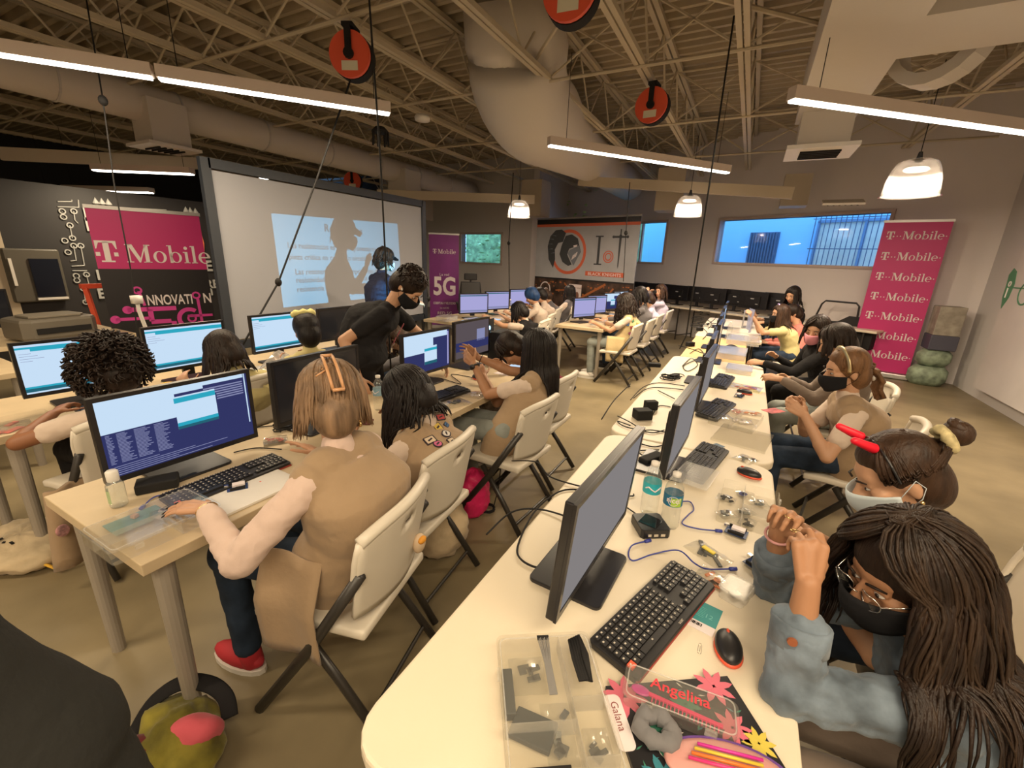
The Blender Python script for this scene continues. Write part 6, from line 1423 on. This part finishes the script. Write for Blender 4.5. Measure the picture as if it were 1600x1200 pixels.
for i in range(18): b.box((-.05+i*.0075, -.008, .004), (.0022, .016, .003))
b.build('comb_teeth', mat('hot pink plastic', (.72, .03, .14), .35), t); b = MB(); b.ell((-.075, 0, .004), (.02, .012, .004)); b.build('handle', mat('magenta plastic', (.5, .03, .25), .35), t)
b = MB(); g_ = MB(); text(g_, 'Angelina', 0, 0, .034, 0, bold=.01, align='c'); g_.xf(rotz(math.radians(an)), c+V(0, 0, T*0+.0485+.0)*V(0, 0, 1)+V(0, 0, 0)); v_ = np.concatenate(g_.v); b.add(v_, g_.f)
o = b.build('handwritten_name', mat('red marker ink', (.75, .04, .06), .5)); 
for ch_ in [x for x in C.objects if x.get('label', '').startswith('clear pencil case')]:
    ln = [k_ for k_ in C.objects if k_.parent == ch_ and k_.name.startswith('lid')][0]; v_[:, 0] -= c[0]; v_[:, 1] -= c[1]; v_[:, 2] = .034
    Rm = rotz(-math.radians(an)); v2 = v_@Rm.T; bpy.data.objects.remove(o); g2 = MB().add(v2, g_.f); g2.build('handwritten_name', mat('red marker ink', (.75, .04, .06), .5), ch_)
p = at_z(1025, 1145, T+.02); b = MB(); rr = random.Random(2)
b.tube([(.030*math.cos(i*PI/9)+rr.uniform(-.003, .003), .027*math.sin(i*PI/9)+rr.uniform(-.003, .003), .018+rr.uniform(-.003, .003)) for i in range(18)], [.014, .019, .015]*6, 12, closed=True)
o = b.build('grey_scrunchie', cloth('grey satin', (.17, .165, .17), bs=20), smooth=True); o.location = (p[0], p[1], T+.012); tag(o, 'dark grey scrunchie lying on the floral notebook', 'scrunchie'); q = o.modifiers.new('d', 'DISPLACE'); tx = bpy.data.textures.new('satin', 'CLOUDS'); tx.noise_scale = .018; q.texture = tx; q.strength = .012
p = at_z(967, 1128, T+.012); t = thing('name_tag', 'white card tag with handwriting on the notebook edge', 'tag', (p[0], p[1], T+.013), math.radians(-56)); b = MB(); b.prism(rrect(-.055, -.018, .055, .018, .012), 0, .0012); b.build('card', M_bw, t)
b = MB(); text(b, 'Galana', -.04, -.006, .022, .002); b.build('handwriting', mat('brown ink', (.25, .06, .05), .6), t)
p = at_z(1135, 1205, T+.02); t = thing('pen_pouch', 'pink zip pouch with pens cut by the bottom edge of the view', 'pencil case', (p[0], p[1], T+.012), math.radians(18)); b = MB(); b.ell((0, 0, .012), (.11, .05, .014), n=26); b.build('pouch', mat('pink vinyl', (.60, .30, .27), .4), t, smooth=True)
b = MB(); b.tube([(.11*math.cos(a), .05*math.sin(a), .014) for a in np.arange(.2, 3.0, .15)], .003, 6); b.build('zip', mat('violet zip', (.12, .05, .25), .5), t)
for i, (cc, nm) in enumerate((((.65, .03, .18), 'magenta'), ((.75, .18, .03), 'orange'), ((.7, .5, .05), 'yellow'), ((.6, .03, .3), 'pink'))):
    o = MB().cone((p[0]-.065+i*.004, p[1]-.028+i*.011, T+.044), (p[0]+.055, p[1]+.004+i*.010, T+.044), .0029, .0029, 10).build('gel_pen', mat(nm+' pen', cc, .35), smooth=True); tag(o, nm+' gel pen lying on the pink zip pouch', 'pen')

# small things of the nearest table
p0 = at_z(1098, 965, T); t = thing('teal_card', 'teal and white blister card beside the large keyboard', 'card', (p0[0], p0[1], T), math.radians(-10)); b = MB(); b.box((0, .018, .001), (.074, .078, .002)); b.build('teal_field', mat('teal print', (.02, .27, .28), .5), t); b = MB(); b.box((0, -.036, .001), (.074, .030, .002)); o = b.build('white_field', M_bw, t)
b = MB(); [b.box((-.02+i*.0035, -.032, .0024), (.0015+.001*(i % 3), .010, .0006)) for i in range(8)]; b.build('barcode', M_dark2, t)
b = MB(); [b.box((-.012, .034-i*.006, .0024), (.028, .0012, .0005)) for i in range(7)]; text(b, '12', .012, .003, .022, .0024, align='c'); b.build('card_lettering', mat('light teal print', (.15, .5, .5), .5), t)
p0 = at_z(1148, 932, T); clearbox(p0, 70, .080, .066, .030, 'small clear box with foil inside beside the teal card', name='small_box', m=M_clr2); flat('foil_piece', 'crumpled gold foil inside the small clear box', 'foil', p0, 40, (.03, .022, .008), M_foil, z=T+.004)
p0 = at_z(1106, 866, T); t = baggie(p0, -32, .13, .085, 'grey anti static bag with a yellow part in it', 'grey_board', M_dgrey); b = MB(); b.box((0.0, .0, .017), (.042, .014, .004)); b.build('yellow_part', mat('yellow plastic', (.75, .58, .03), .4), t)
p0 = at_z(1112, 905, T); t = baggie(p0, -20, .09, .08, 'clear bag of orange tipped wires beside the keyboard', 'orange_wires', mat('orange wire', (.75, .22, .05), .5))
def board(c, deg, lab):
    t = thing('circuit_board', lab, 'circuit board', (c[0], c[1], T), math.radians(deg)); b = MB(); b.box((0, 0, .004), (.072, .056, .006), ch=.004); b.build('clear_base', M_clr, t)
    b = MB(); b.box((0, 0, .010), (.068, .052, .002)); b.build('circuit_plate', M_pcb, t); b = MB(); b.box((0, .022, .016), (.055, .005, .010)); b.box((.0, -.022, .016), (.05, .005, .010)); b.box((.01, -.004, .014), (.03, .009, .006)); b.build('pin_header', M_dark2, t)
    b = MB(); b.box((-.036, .012, .017), (.014, .012, .011)); b.build('usb_socket', M_silver, t); b = MB(); b.box((.004, .006, .020), (.042, .026, .008)); b.build('white_breadboard', M_bw, t); return t
bd1 = board(at_z(1150, 835, T), -10, 'circuit board with white breadboard below the second clear box'); bd2 = board(at_z(1183, 888, T), -35, 'circuit board next to the denim sleeve'); bd3 = board(at_z(372, 765, T), 60, 'circuit board on the white notebook of the left table')
p0 = at_z(1015, 828, T); t = thing('mini_computer', 'glossy black square mini computer by the water bottles', 'computer', (p0[0], p0[1], T), math.radians(33)); b = MB(); b.box((0, 0, .018), (.104, .104, .034), ch=.008); b.build('computer_case', M_dark, t, bevel=.003); b = MB(); b.box((0, 0, .0358), (.064, .064, .001), rotz(PI/4)); b.build('glossy_lid', mat('piano black', (.01, .01, .012), .06), t)
b = MB(); [b.box((-.024+i*.024, -.0525, .015), (.015, .002, .009)) for i in range(3)]; b.build('port', M_silver, t)
def cable(P, r, lab, m=M_dark2, name='cable', plug=None, lift=.004):
    Q = [np.asarray(p, float) for p in P]; out = []
    for i in range(len(Q)-1):                          # Catmull-Rom
        a, b_, c_, d_ = Q[max(i-1, 0)], Q[i], Q[i+1], Q[min(i+2, len(Q)-1)]
        for k in range(7): t_ = k/7; out.append(.5*((2*b_)+(c_-a)*t_+(2*a-5*b_+4*c_-d_)*t_**2+(3*b_-a-3*c_+d_)*t_**3))
    out.append(Q[-1]); mb = MB().tube(out, r, 6)
    if plug: 
        for e, nx in ((0, 3), (-1, -4))[:plug]: mb.cone(out[e], out[e]+unit(out[e]-out[nx])*.022, .006, .006, 8)
    return tag(mb.build(name, m, smooth=True), lab, 'cable')
def px(z, *pts): return [at_z(a, b_, z) for a, b_ in pts]
z_ = T+.006
cable(px(z_, (1008, 846), (988, 852), (982, 866), (990, 876), (1020, 866))+px(z_+.03, (1060, 860), (1085, 880))+px(z_, (1105, 889), (1140, 889)), .0024, 'blue cable looping from the mini computer across the keyboard', M_usb, plug=2)
cable(px(z_, (1062, 784), (1078, 784), (1084, 796), (1075, 805), (1066, 818), (1090, 826), (1118, 829)), .0024, 'blue cable from the bottles to the upper circuit board', M_usb, plug=2)
cable(px(z_, (225, 790), (245, 775), (285, 772), (330, 770), (355, 768)), .0024, 'blue cable to the circuit board on the white notebook', M_usb, plug=2)
p0 = at_z(1093, 1013, T+.001); cable([p0+V(*q_, 0) for q_ in ((-.004, -.015), (.004, -.015), (.004, .012), (-.002, .014), (-.003, -.008), (.001, -.008), (.001, .008))], .0006, 'steel paper clip beside the mouse', M_silver, 'paper_clip')
cable(px(z_, (975, 790), (1000, 808), (1005, 820)), .0025, 'short black cord into the mini computer')
cable(px(z_, (935, 775), (900, 765), (870, 770), (835, 800), (810, 850), (815, 875), (850, 888), (880, 870)), .0034, 'black power cord curving behind the nearest monitor')
cable(px(z_, (760, 835), (800, 800), (845, 796))+px(z_+.01, (900, 812)), .0032, 'black cord crossing the cream table edge behind the nearest monitor')
cable(px(.55, (800, 720))+px(.70, (838, 722))+px(z_, (860, 745), (915, 762)), .0032, 'black cord coming up over the near table edge')
cable(px(z_, (905, 762), (940, 770), (985, 775), (990, 772)), .003, 'black cord behind the monitor toward the bottles')
for i, (pts, lab) in enumerate((
    (((965, 700), (985, 690), (1020, 698), (1040, 694)), 'black cord behind the second monitor, upper strand'),
    (((985, 712), (1000, 700), (990, 680), (1012, 672), (1040, 675)), 'black looped cord behind the second monitor'),
    (((978, 690), (1005, 712), (1030, 716), (1042, 706)), 'black cord behind the second monitor, lower strand'),
    (((1002, 720), (985, 716), (990, 705), (1030, 703)), 'black cord lying in front of the flat adapter'),
    (((985, 665), (965, 658), (975, 666), (1000, 672), (1020, 676), (1038, 672)), 'black cord from the near edge to the second monitor'),
    (((965, 650), (985, 660), (1005, 673)), 'thin black cord left of the power bricks'),
    (((985, 625), (1005, 605), (1030, 598), (1070, 603)), 'black cord sweeping to the third monitor'),
    (((990, 622), (1012, 607), (1040, 606), (1068, 609)), 'second black cord sweeping to the third monitor'),
    (((1028, 610), (1042, 617), (1054, 623)), 'short black cord before the third monitor'),
    (((1020, 648), (1030, 634), (1048, 636)), 'black cord from the power bricks'),
    (((1066, 572), (1080, 560), (1090, 570), (1075, 580), (1068, 572), (1085, 563)), 'coil of thin black cord beside the third monitor'),
    (((1078, 552), (1092, 545), (1100, 556), (1085, 562)), 'thin coil of cord on the beech topped table'),
    (((1060, 540), (1080, 545), (1100, 552), (1110, 548)), 'cord along the beech topped table'),
    (((1085, 520), (1095, 512), (1105, 520), (1098, 530)), 'cord loop on the farthest cream table'),
    (((1092, 505), (1100, 498), (1112, 505), (1106, 514)), 'cord loop beside the far monitors'),
    (((1085, 500), (1100, 508), (1115, 500), (1120, 492)), 'tangled cord at the far table end'),
    (((985, 600), (960, 625), (940, 655)), 'black cord hanging over the cream table edge'))):
    cable(px(z_+.002*(i % 3), *pts), .0032 if i < 10 else .004, lab)
def brick(c, deg, dims, lab, m=M_dark2): return flat('power_adapter', lab, 'power adapter', c, deg, dims, m, bev=.006)
brick(at_z(1003, 654, T), 40, (.10, .075, .06), 'black ribbed power brick lying by the second monitor'); brick(at_z(1016, 640, T), 40, (.08, .05, .06), 'second black power brick touching the first')
brick(at_z(1018, 720, T), 65, (.14, .055, .028), 'flat black adapter behind the second monitor'); brick(at_z(1022, 573, T), 20, (.11, .05, .035), 'black adapter near the far corner of the second table')
brick(at_z(1053, 590, T), 70, (.10, .05, .03), 'black adapter in the cord tangle of the second table'); brick(at_z(1078, 541, T), 50, (.09, .06, .05), 'black adapter on the corner of the beech table'); brick(at_z(1093, 517, T), 60, (.09, .06, .05), 'black adapter on the farthest cream table')
brick(at_z(248, 762, T), 62, (.13, .075, .04), 'black adapter block behind the gel bottle')
b = MB()
rr = random.Random(77)
for i in range(9):
    c = at_z(1052+rr.uniform(-12, 12), 588+rr.uniform(-6, 6), T+.01); b.tube([c+V(.05*math.cos(k*.7+i), .06*math.sin(k*.7+i), .004*i*.6) for k in range(9)], .0035, 5)
tag(b.build('cord_tangle', M_dark2, smooth=True), 'tangle of black cords on the second cream table', 'cable', kind='stuff')
b = MB()
for i in range(12):
    c = at_z(1100+rr.uniform(-14, 14), 500+rr.uniform(-14, 16), T+.01); b.tube([c+V(.09*math.cos(k*.8+i), .12*math.sin(k*.8+i), .004*i*.6) for k in range(8)], .005, 5)
tag(b.build('cord_tangle', M_dark2, smooth=True), 'tangle of black cords on the farthest cream table', 'cable', kind='stuff')
b = MB()
for i in range(6):
    c = at_z(443+rr.uniform(-6, 6), 668+rr.uniform(-3, 3), T+.01); b.tube([c+V(.04*math.cos(k*.8+i), .05*math.sin(k*.8+i), .004*i) for k in range(8)], .0035, 5)
tag(b.build('cord_coil', M_dark2, smooth=True), 'coiled black cord beside the black monitor back', 'cable', kind='stuff')
cable(px(z_, (365, 707), (400, 700), (440, 702)), .0028, 'black cord from the code screen stand'); cable(px(z_, (400, 668), (430, 665), (470, 662)), .003, 'black cords before the black monitor'); cable(px(z_, (640, 600), (680, 590), (720, 600), (705, 585), (740, 590)), .003, 'cord under the outstretched arms')

# second clear box etc.
c0, c1, c2, c3 = at_z(1122, 748, T+.02), at_z(1228, 765, T+.02), at_z(1225, 845, T+.02), at_z(1108, 822, T+.02); c = (c0+c1+c2+c3)/4
clearbox(c, 88, .30, .20, .04, 'clear parts box full of blue and foil packets beside the raised hands', ((-.5, .1, .5, .1), (-.1, -.5, -.1, .1)), lid=False)
t = thing('plastic_cover', 'milky box cover lying over the far keyboard edge', 'lid', (at_z(1085, 752, T)[0]-.0, at_z(1085, 752, T)[1], T+.03), math.radians(80)); MB().box((0, 0, 0), (.22, .15, .006)).build('lid_sheet', M_clr2, t, bevel=.002)
for i, (a_, b_, lab, m_) in enumerate(((1135, 778, 'dark cable bundle packet in the second parts box', M_dark2), (1165, 772, 'blue component packet in the second parts box', M_usb), (1185, 785, 'silver foil packet in the second parts box', M_foil), (1135, 803, 'grey display packet in the second parts box', M_dgrey), (1165, 800, 'shiny strip packet in the second parts box', M_foil), (1168, 815, 'black pin header packet in the second parts box', M_dark2))):
    baggie(at_z(a_, b_, T+.01), 80+i*17, .055, .07, lab, 'packet_parts', m_, T+.006)
baggie(at_z(1165, 718, T), 60, .10, .09, 'anti static foil packet beside the mouse', 'foil_sheet', M_foil); flat('small_card', 'small blue and white card above the second keyboard', 'card', at_z(1118, 698, T), 60, (.09, .05, .002), mat('blue grey print', (.1, .17, .25), .5))
cc = at_z(1150, 655, T+.02); clearbox(cc, 78, .30, .24, .04, 'open clear box of pink wires in front of the girl with the hairband', ((-.5, 0, .5, 0),), lid=False)
for i, (a_, b_, lab, m_) in enumerate(((1150, 642, 'bundle packet of pink wires in the third parts box', mat('pink wires', (.6, .15, .12), .5)), (1175, 645, 'packet of orange wires in the third parts box', mat('orange wire', (.75, .22, .05), .5)), (1160, 658, 'packet of white connectors in the third parts box', M_bw), (1128, 650, 'packet of grey parts in the third parts box', M_dgrey))):
    baggie(at_z(a_, b_, T+.01), 75+i*13, .09, .11, lab, 'packet_parts', m_, T+.006)
flat('red_card', 'red and white leaflet card on the table edge by the clasped hands', 'card', at_z(1208, 642, T), 50, (.13, .08, .002), mat('red and white leaflet', (.5, .12, .13), .5, var=.6, vscale=20))
cc = at_z(1155, 577, T+.02); clearbox(cc, 88, .26, .2, .035, 'clear wallet with black clips lying behind the pink filled wallet', lid=True, m=M_clr2)
cc = at_z(1165, 604, T+.01); baggie(cc, 80, .20, .22, 'clear wallet full of pink wires on the second table', 'pink_wires', mat('pink wires', (.6, .15, .12), .5))
board(at_z(1155, 620, T), 75, 'dark circuit board near the middle of the second table'); flat('yellow_note', 'pale yellow sticky note on the second table', 'note', at_z(1180, 612, T), 75, (.09, .09, .001), mat('pale yellow paper', (.68, .6, .3), .7))
flat('milky_tray', 'large clear plastic tray over the table seam', 'tray', at_z(1160, 685, T), 80, (.30, .26, .012), M_clr)
cc = at_z(1140, 555, T); clearbox(cc, 88, .5, .3, .05, 'clear box on the beech table', m=M_clr2); cc = at_z(1160, 535, T); clearbox(cc, 90, .5, .35, .05, 'clear box before the long haired girl with the clear bag', m=M_clr2)
t = thing('clear_wallet', 'clear bag with lilac contents held up by the far long haired girl', 'bag', (.10, 6.5, .83)); b = MB(); b.grid(lambda u, v: (.03*math.sin(u*5), (u-.5)*.5, v*.28), 12, 6); b.build('bag_film', mat('lilac film', (.35, .38, .55), .3, alpha=.7), t, solid=.003)
flat('laptop', 'grey open laptop lid on the far right hand table', 'laptop', (.02, 7.6, 0), 90, (.34, .02, .24), mat('grey aluminium', (.25, .25, .26), .4), z=.745)

# left tables
c = at_z(245, 820, T+.02); k0, k1 = at_z(150, 818, T+.04), at_z(222, 868, T+.04); an = math.degrees(math.atan2(*(k1-k0)[[1, 0]]))
clearbox(c+V(-.01, .0, 0), an+90, .30, .21, .042, 'clear compartment box under the hand with black nails', ((-.5, .1, .5, .1), (.1, -.5, .1, .1)))
flat('teal_board', 'teal circuit sheet inside the clear box under the hand', 'circuit board', at_z(215, 815, T), an+90, (.15, .10, .004), mat('dusty teal sheet', (.16, .30, .29), .6), z=T+.006)
baggie(at_z(265, 805, T), an+80, .11, .12, 'bag of clear sleeves inside the box under the hand', 'sleeves', M_bw, T+.006); flat('pink_eraser', 'small pale square block inside the box under the hand', 'eraser', at_z(210, 805, T+.02), 20, (.018, .018, .012), mat('pale pink rubber', (.6, .4, .3), .6), z=T+.011)
c = at_z(405, 765, T+.003); t = thing('spiral_notebook', 'white open spiral notebook between keyboard and the woman in tan vest', 'notebook', (-1.545, .84, T), math.radians(88)); MB().box((0, 0, .005), (.30, .17, .009)).build('page_block', M_white, t, bevel=.001)
b = MB(); [b.ring((-.14+i*.0085, 0), .006, .0045, -.0006, .0006, (0, 0, 0), None, n=8) for i in range(0)]; b.tube([(-.145+i*.0021, .088+.004*math.cos(i*1.57), .008+.006*math.sin(i*1.57)) for i in range(138)], .0009, 4); b.build('spiral_wire', M_dark2, t)
b = MB(); b.box((.05, .04, .0098), (.006, .006, .0006)); b.build('red_mark', M_red, t)
flat('pink_bag', 'flat packet of pink wires in front of the black monitor', 'bag', at_z(430, 692, T), 60, (.10, .07, .01), M_bag); baggie(at_z(432, 690, T), 60, .10, .08, 'small bag of pink wires near the keyboard end', 'pink_wires', mat('pink wires', (.6, .15, .12), .5), T+.011)
clearbox((-1.56, 1.88), 85, .26, .18, .035, 'clear parts box in front of the sitter with badges', lid=False); baggie((-1.56, 1.9), 60, .15, .17, 'bag of reddish wires in the box before the badges sitter', 'wires', mat('brick wires', (.4, .1, .07), .5), T+.01)
baggie((-1.53, 2.12), 70, .20, .17, 'crumpled clear bag of parts at the table edge below the arms', 'parts', M_dgrey); baggie((-1.52, 2.34), 100, .16, .15, 'pale crumpled bag beside the dark red mouse', 'sleeves', M_bw)
flat('white_paper', 'white paper sheet beneath the dim dark monitor', 'paper', (-1.62, 3.0), 85, (.2, .14, .002), M_bw)
flat('tablet', 'glowing pale handout on the table beyond the dim monitor', 'tablet', (-1.65, 3.28), 88, (.22, .16, .008), S_wht); flat('pill_card', 'white card with red and green dots beyond the dim monitor', 'card', (-1.6, 3.12), 80, (.08, .1, .004), mat('dotted white card', (.6, .5, .45), .5, var=.5, vscale=60))  # handout given a pale screen glow as its material
flat('red_marker', 'red marker pen at the far end of the birch table', 'pen', (-1.75, 3.38), 20, (.16, .02, .02), M_red)
flat('phone', 'dark phone lying near the water bottle of the first table', 'phone', at_z(560, 660, T), 30, (.15, .075, .008), mat('dark red case', (.12, .02, .02), .4))
# left rear table clutter
baggie((-3.12, .55), 80, .22, .2, 'bag of pink wires at the corner of the left row table', 'pink_wires', mat('pink wires', (.6, .15, .12), .5)); clearbox((-3.14, .62), 88, .24, .2, .03, 'clear tray of parts at the corner of the left row table', lid=False, z=T)
flat('tape_box', 'open carton with a yellow roll between the two blue monitors', 'box', (-3.12, 1.28), 90, (.14, .12, .05), mat('kraft card', (.35, .25, .12), .7)); o = MB().lathe([(.012, .0), (.03, .0), (.03, .02), (.012, .02)], c=(-3.10, 1.27, T+.052), n=18).build('yellow_roll', mat('yellow tape', (.75, .45, .03), .4)); tag(o, 'yellow tape roll on the open carton', 'tape')
t = thing('film_heap', 'crumpled translucent plastic film on the left row table', 'plastic film', (-3.08, 2.0, T)); b = MB(); rr = random.Random(4); b.grid(lambda u, v: ((u-.5)*.28, (v-.5)*.5, .002+(1-(2*u-1)**2)*(1-(2*v-1)**2)*.14*(.6+.4*math.sin(u*9+v*7))+rr.uniform(0, .02)*(1-(2*v-1)**2)), 12, 14); b.build('film', clear('greyish film', (.8, .8, .82), .12, .3, .2), t)
# rear tables clutter
for i, (x_, y_, lab) in enumerate(((-3.3, 5.1, 'clear box on the near end of the rear table'), (-3.75, 5.05, 'clear tub near the purple banner'), (-3.3, 6.6, 'clear box between the rear monitors'), (-1.85, 6.2, 'clear tray at the patch vest sitter'), (-1.85, 7.1, 'clear tray farther along the light wood table'))): clearbox((x_, y_), 80+7*i, .26, .2, .06, lab, m=M_clr2)
for i, (x_, y_, lab) in enumerate(((-3.45, 5.25, 'bright blue lit tablet on the rear table'), (-3.3, 5.55, 'second lit tablet on the rear table'))): flat('tablet', lab, 'tablet', (x_, y_), 70+20*i, (.25, .18, .01), S_wht)

# ------------------------------------------------------------------ bags and cords on the floor
def heap(c, r, lab, m, nm='cloth_bag', seed=1, h=.2, extra=None):
    t = thing(nm, lab, 'bag', (c[0], c[1], 0)); b = MB(); b.ell((0, 0, h*.42), (r[0], r[1], h*.55), n=40, m=24); v_ = b.v[0]
    for i in range(len(v_)):
        p = Vector(v_[i]*7+seed); d_ = noise.noise(p)*.10+noise.noise(p*2.3)*.05; v_[i] += unit(v_[i])*d_*min(r)*1.6
    v_[:, 2] = np.maximum(v_[:, 2], .004); o_ = b.build('bag_body', m, t, smooth=True); tx_ = bpy.data.textures.get('heap') or bpy.data.textures.new('heap', 'CLOUDS'); tx_.noise_scale = .05; tx_.noise_depth = 3; q_ = o_.modifiers.new('d', 'DISPLACE'); q_.texture = tx_; q_.strength = .045; q_.mid_level = .6; return t
t = heap((-3.17, .52), (.26, .17), 'crumpled cream printed tote bag with yellow trim on the floor at left', cloth('cream canvas', (.50, .40, .26), var=.25, vscale=8), seed=2, h=.17)
b = MB(); b.tube([(.16, .04, .06), (.25, .10, .12), (.32, .10, .08), (.30, .03, .03), (.2, .0, .05)], .022, 8, closed=True, flat=.4); b.build('yellow_trim', mat('yellow fabric', (.62, .35, .03), .8), t, smooth=True)
b = MB(); [b.box((-.1+i*.045, -.10+i*.012, .155), (.03, .012, .004), rotz(i*.8)) for i in range(5)]; b.build('dark_print', M_dark2, t)
c = at_z(275, 1150, .1); t = heap((c[0], c[1]), (.17, .13), 'olive and pink patterned bag with a wide black strap on the floor in front', cloth('olive print', (.20, .17, .025), var=.5, vscale=9), 'patterned_bag', 5, .17)
b = MB(); v_ = []; b.ell((.05, .03, .115), (.085, .055, .06), rotz(.7), 24, 14); vv_ = b.v[0]
for i in range(len(vv_)): vv_[i] += unit(vv_[i]-V(.05, .03, .12))*noise.noise(Vector(vv_[i]*14))*.02
b.build('pink_scarf', cloth('coral pink cloth', (.60, .10, .13)), t, smooth=True)
b = MB(); b.tube(smooth_path([(-.15, -.10, .02), (-.165, -.0, .12), (-.12, .08, .165), (-.03, .125, .17), (.05, .135, .15), (.09, .12, .10)]), .025, 12, flat=.3); b.build('black_strap', C_BLK, t, smooth=True)
b = MB(); b.ell((-.03, -.07, .09), (.09, .045, .05), rotz(.2), 20, 12); b.build('dark_red_patch', cloth('maroon print', (.12, .012, .015)), t, smooth=True)
c = at_z(735, 775, .12); heap((c[0]+.03, c[1]), (.10, .12), 'bright magenta plastic bag on the floor under the girl with outstretched arms', mat('magenta bag', (.75, .02, .14), .4, bump=.6, bscale=30), 'plastic_bag', 8, .34)
c = at_z(690, 815, .1); heap((-1.36, 1.72), (.19, .17), 'round striped cream bag on the floor behind the second chair', cloth('striped cream', (.50, .39, .25), var=.3, vscale=5), 'round_bag', 9, .34)
c = at_z(870, 560, .2); heap((-1.75, 4.2), (.2, .3), 'dark red bag on the floor beneath the far table', cloth('maroon nylon', (.10, .012, .02)), 'duffel_bag', 4, .5)
b = MB(); c = at_z(760, 795, .01); 
for i in range(5): b.tube([c+V(.06*math.cos(k*.7+i), .05*math.sin(k*.7+i), .004*i) for k in range(10)], .0035, 5)
b.tube([c+V(.05, 0, .01), c+V(.06, .05, .15), c+V(.05, .1, .35)], .0035, 5); tag(b.build('cord_coil', M_dark2, smooth=True), 'black cord coiled on the floor next to the magenta bag', 'cable', kind='stuff')
t = thing('hanging_vest', 'badge covered vest hanging off the chair of the curly haired sitter', 'vest', (-2.62, .62, .35)); b = MB(); b.grid(lambda u, v: (.03*math.sin(u*7)-.02, (u-.5)*.26*(1-.3*v), (v-.5)*.4), 10, 8); b.build('vest_cloth', C_TAN, t, smooth=True, solid=.02)
b = MB(); rr = random.Random(5)
for i in range(6): b.ell((.035, rr.uniform(-.08, .1), rr.uniform(-.1, .15)), (.008, .025, .03), n=12, m=8)
b.build('badge_patch', mat('mixed badges', (.4, .2, .2), .7, var=.6, vscale=40), t)
t = thing('keyring_fob', 'orange and white fabric fob clipped to the nearest chair back', 'fob', (-.93, 1.07, .60)); b = MB(); b.ell((0, 0, 0), (.02, .03, .04), n=14); b.build('fob_body', mat('cream fob', (.6, .45, .3), .7), t, smooth=True); b = MB(); b.ell((.015, 0, .02), (.012, .02, .015), n=10); b.build('orange_flower', mat('orange fabric', (.7, .3, .03), .7), t, smooth=True)
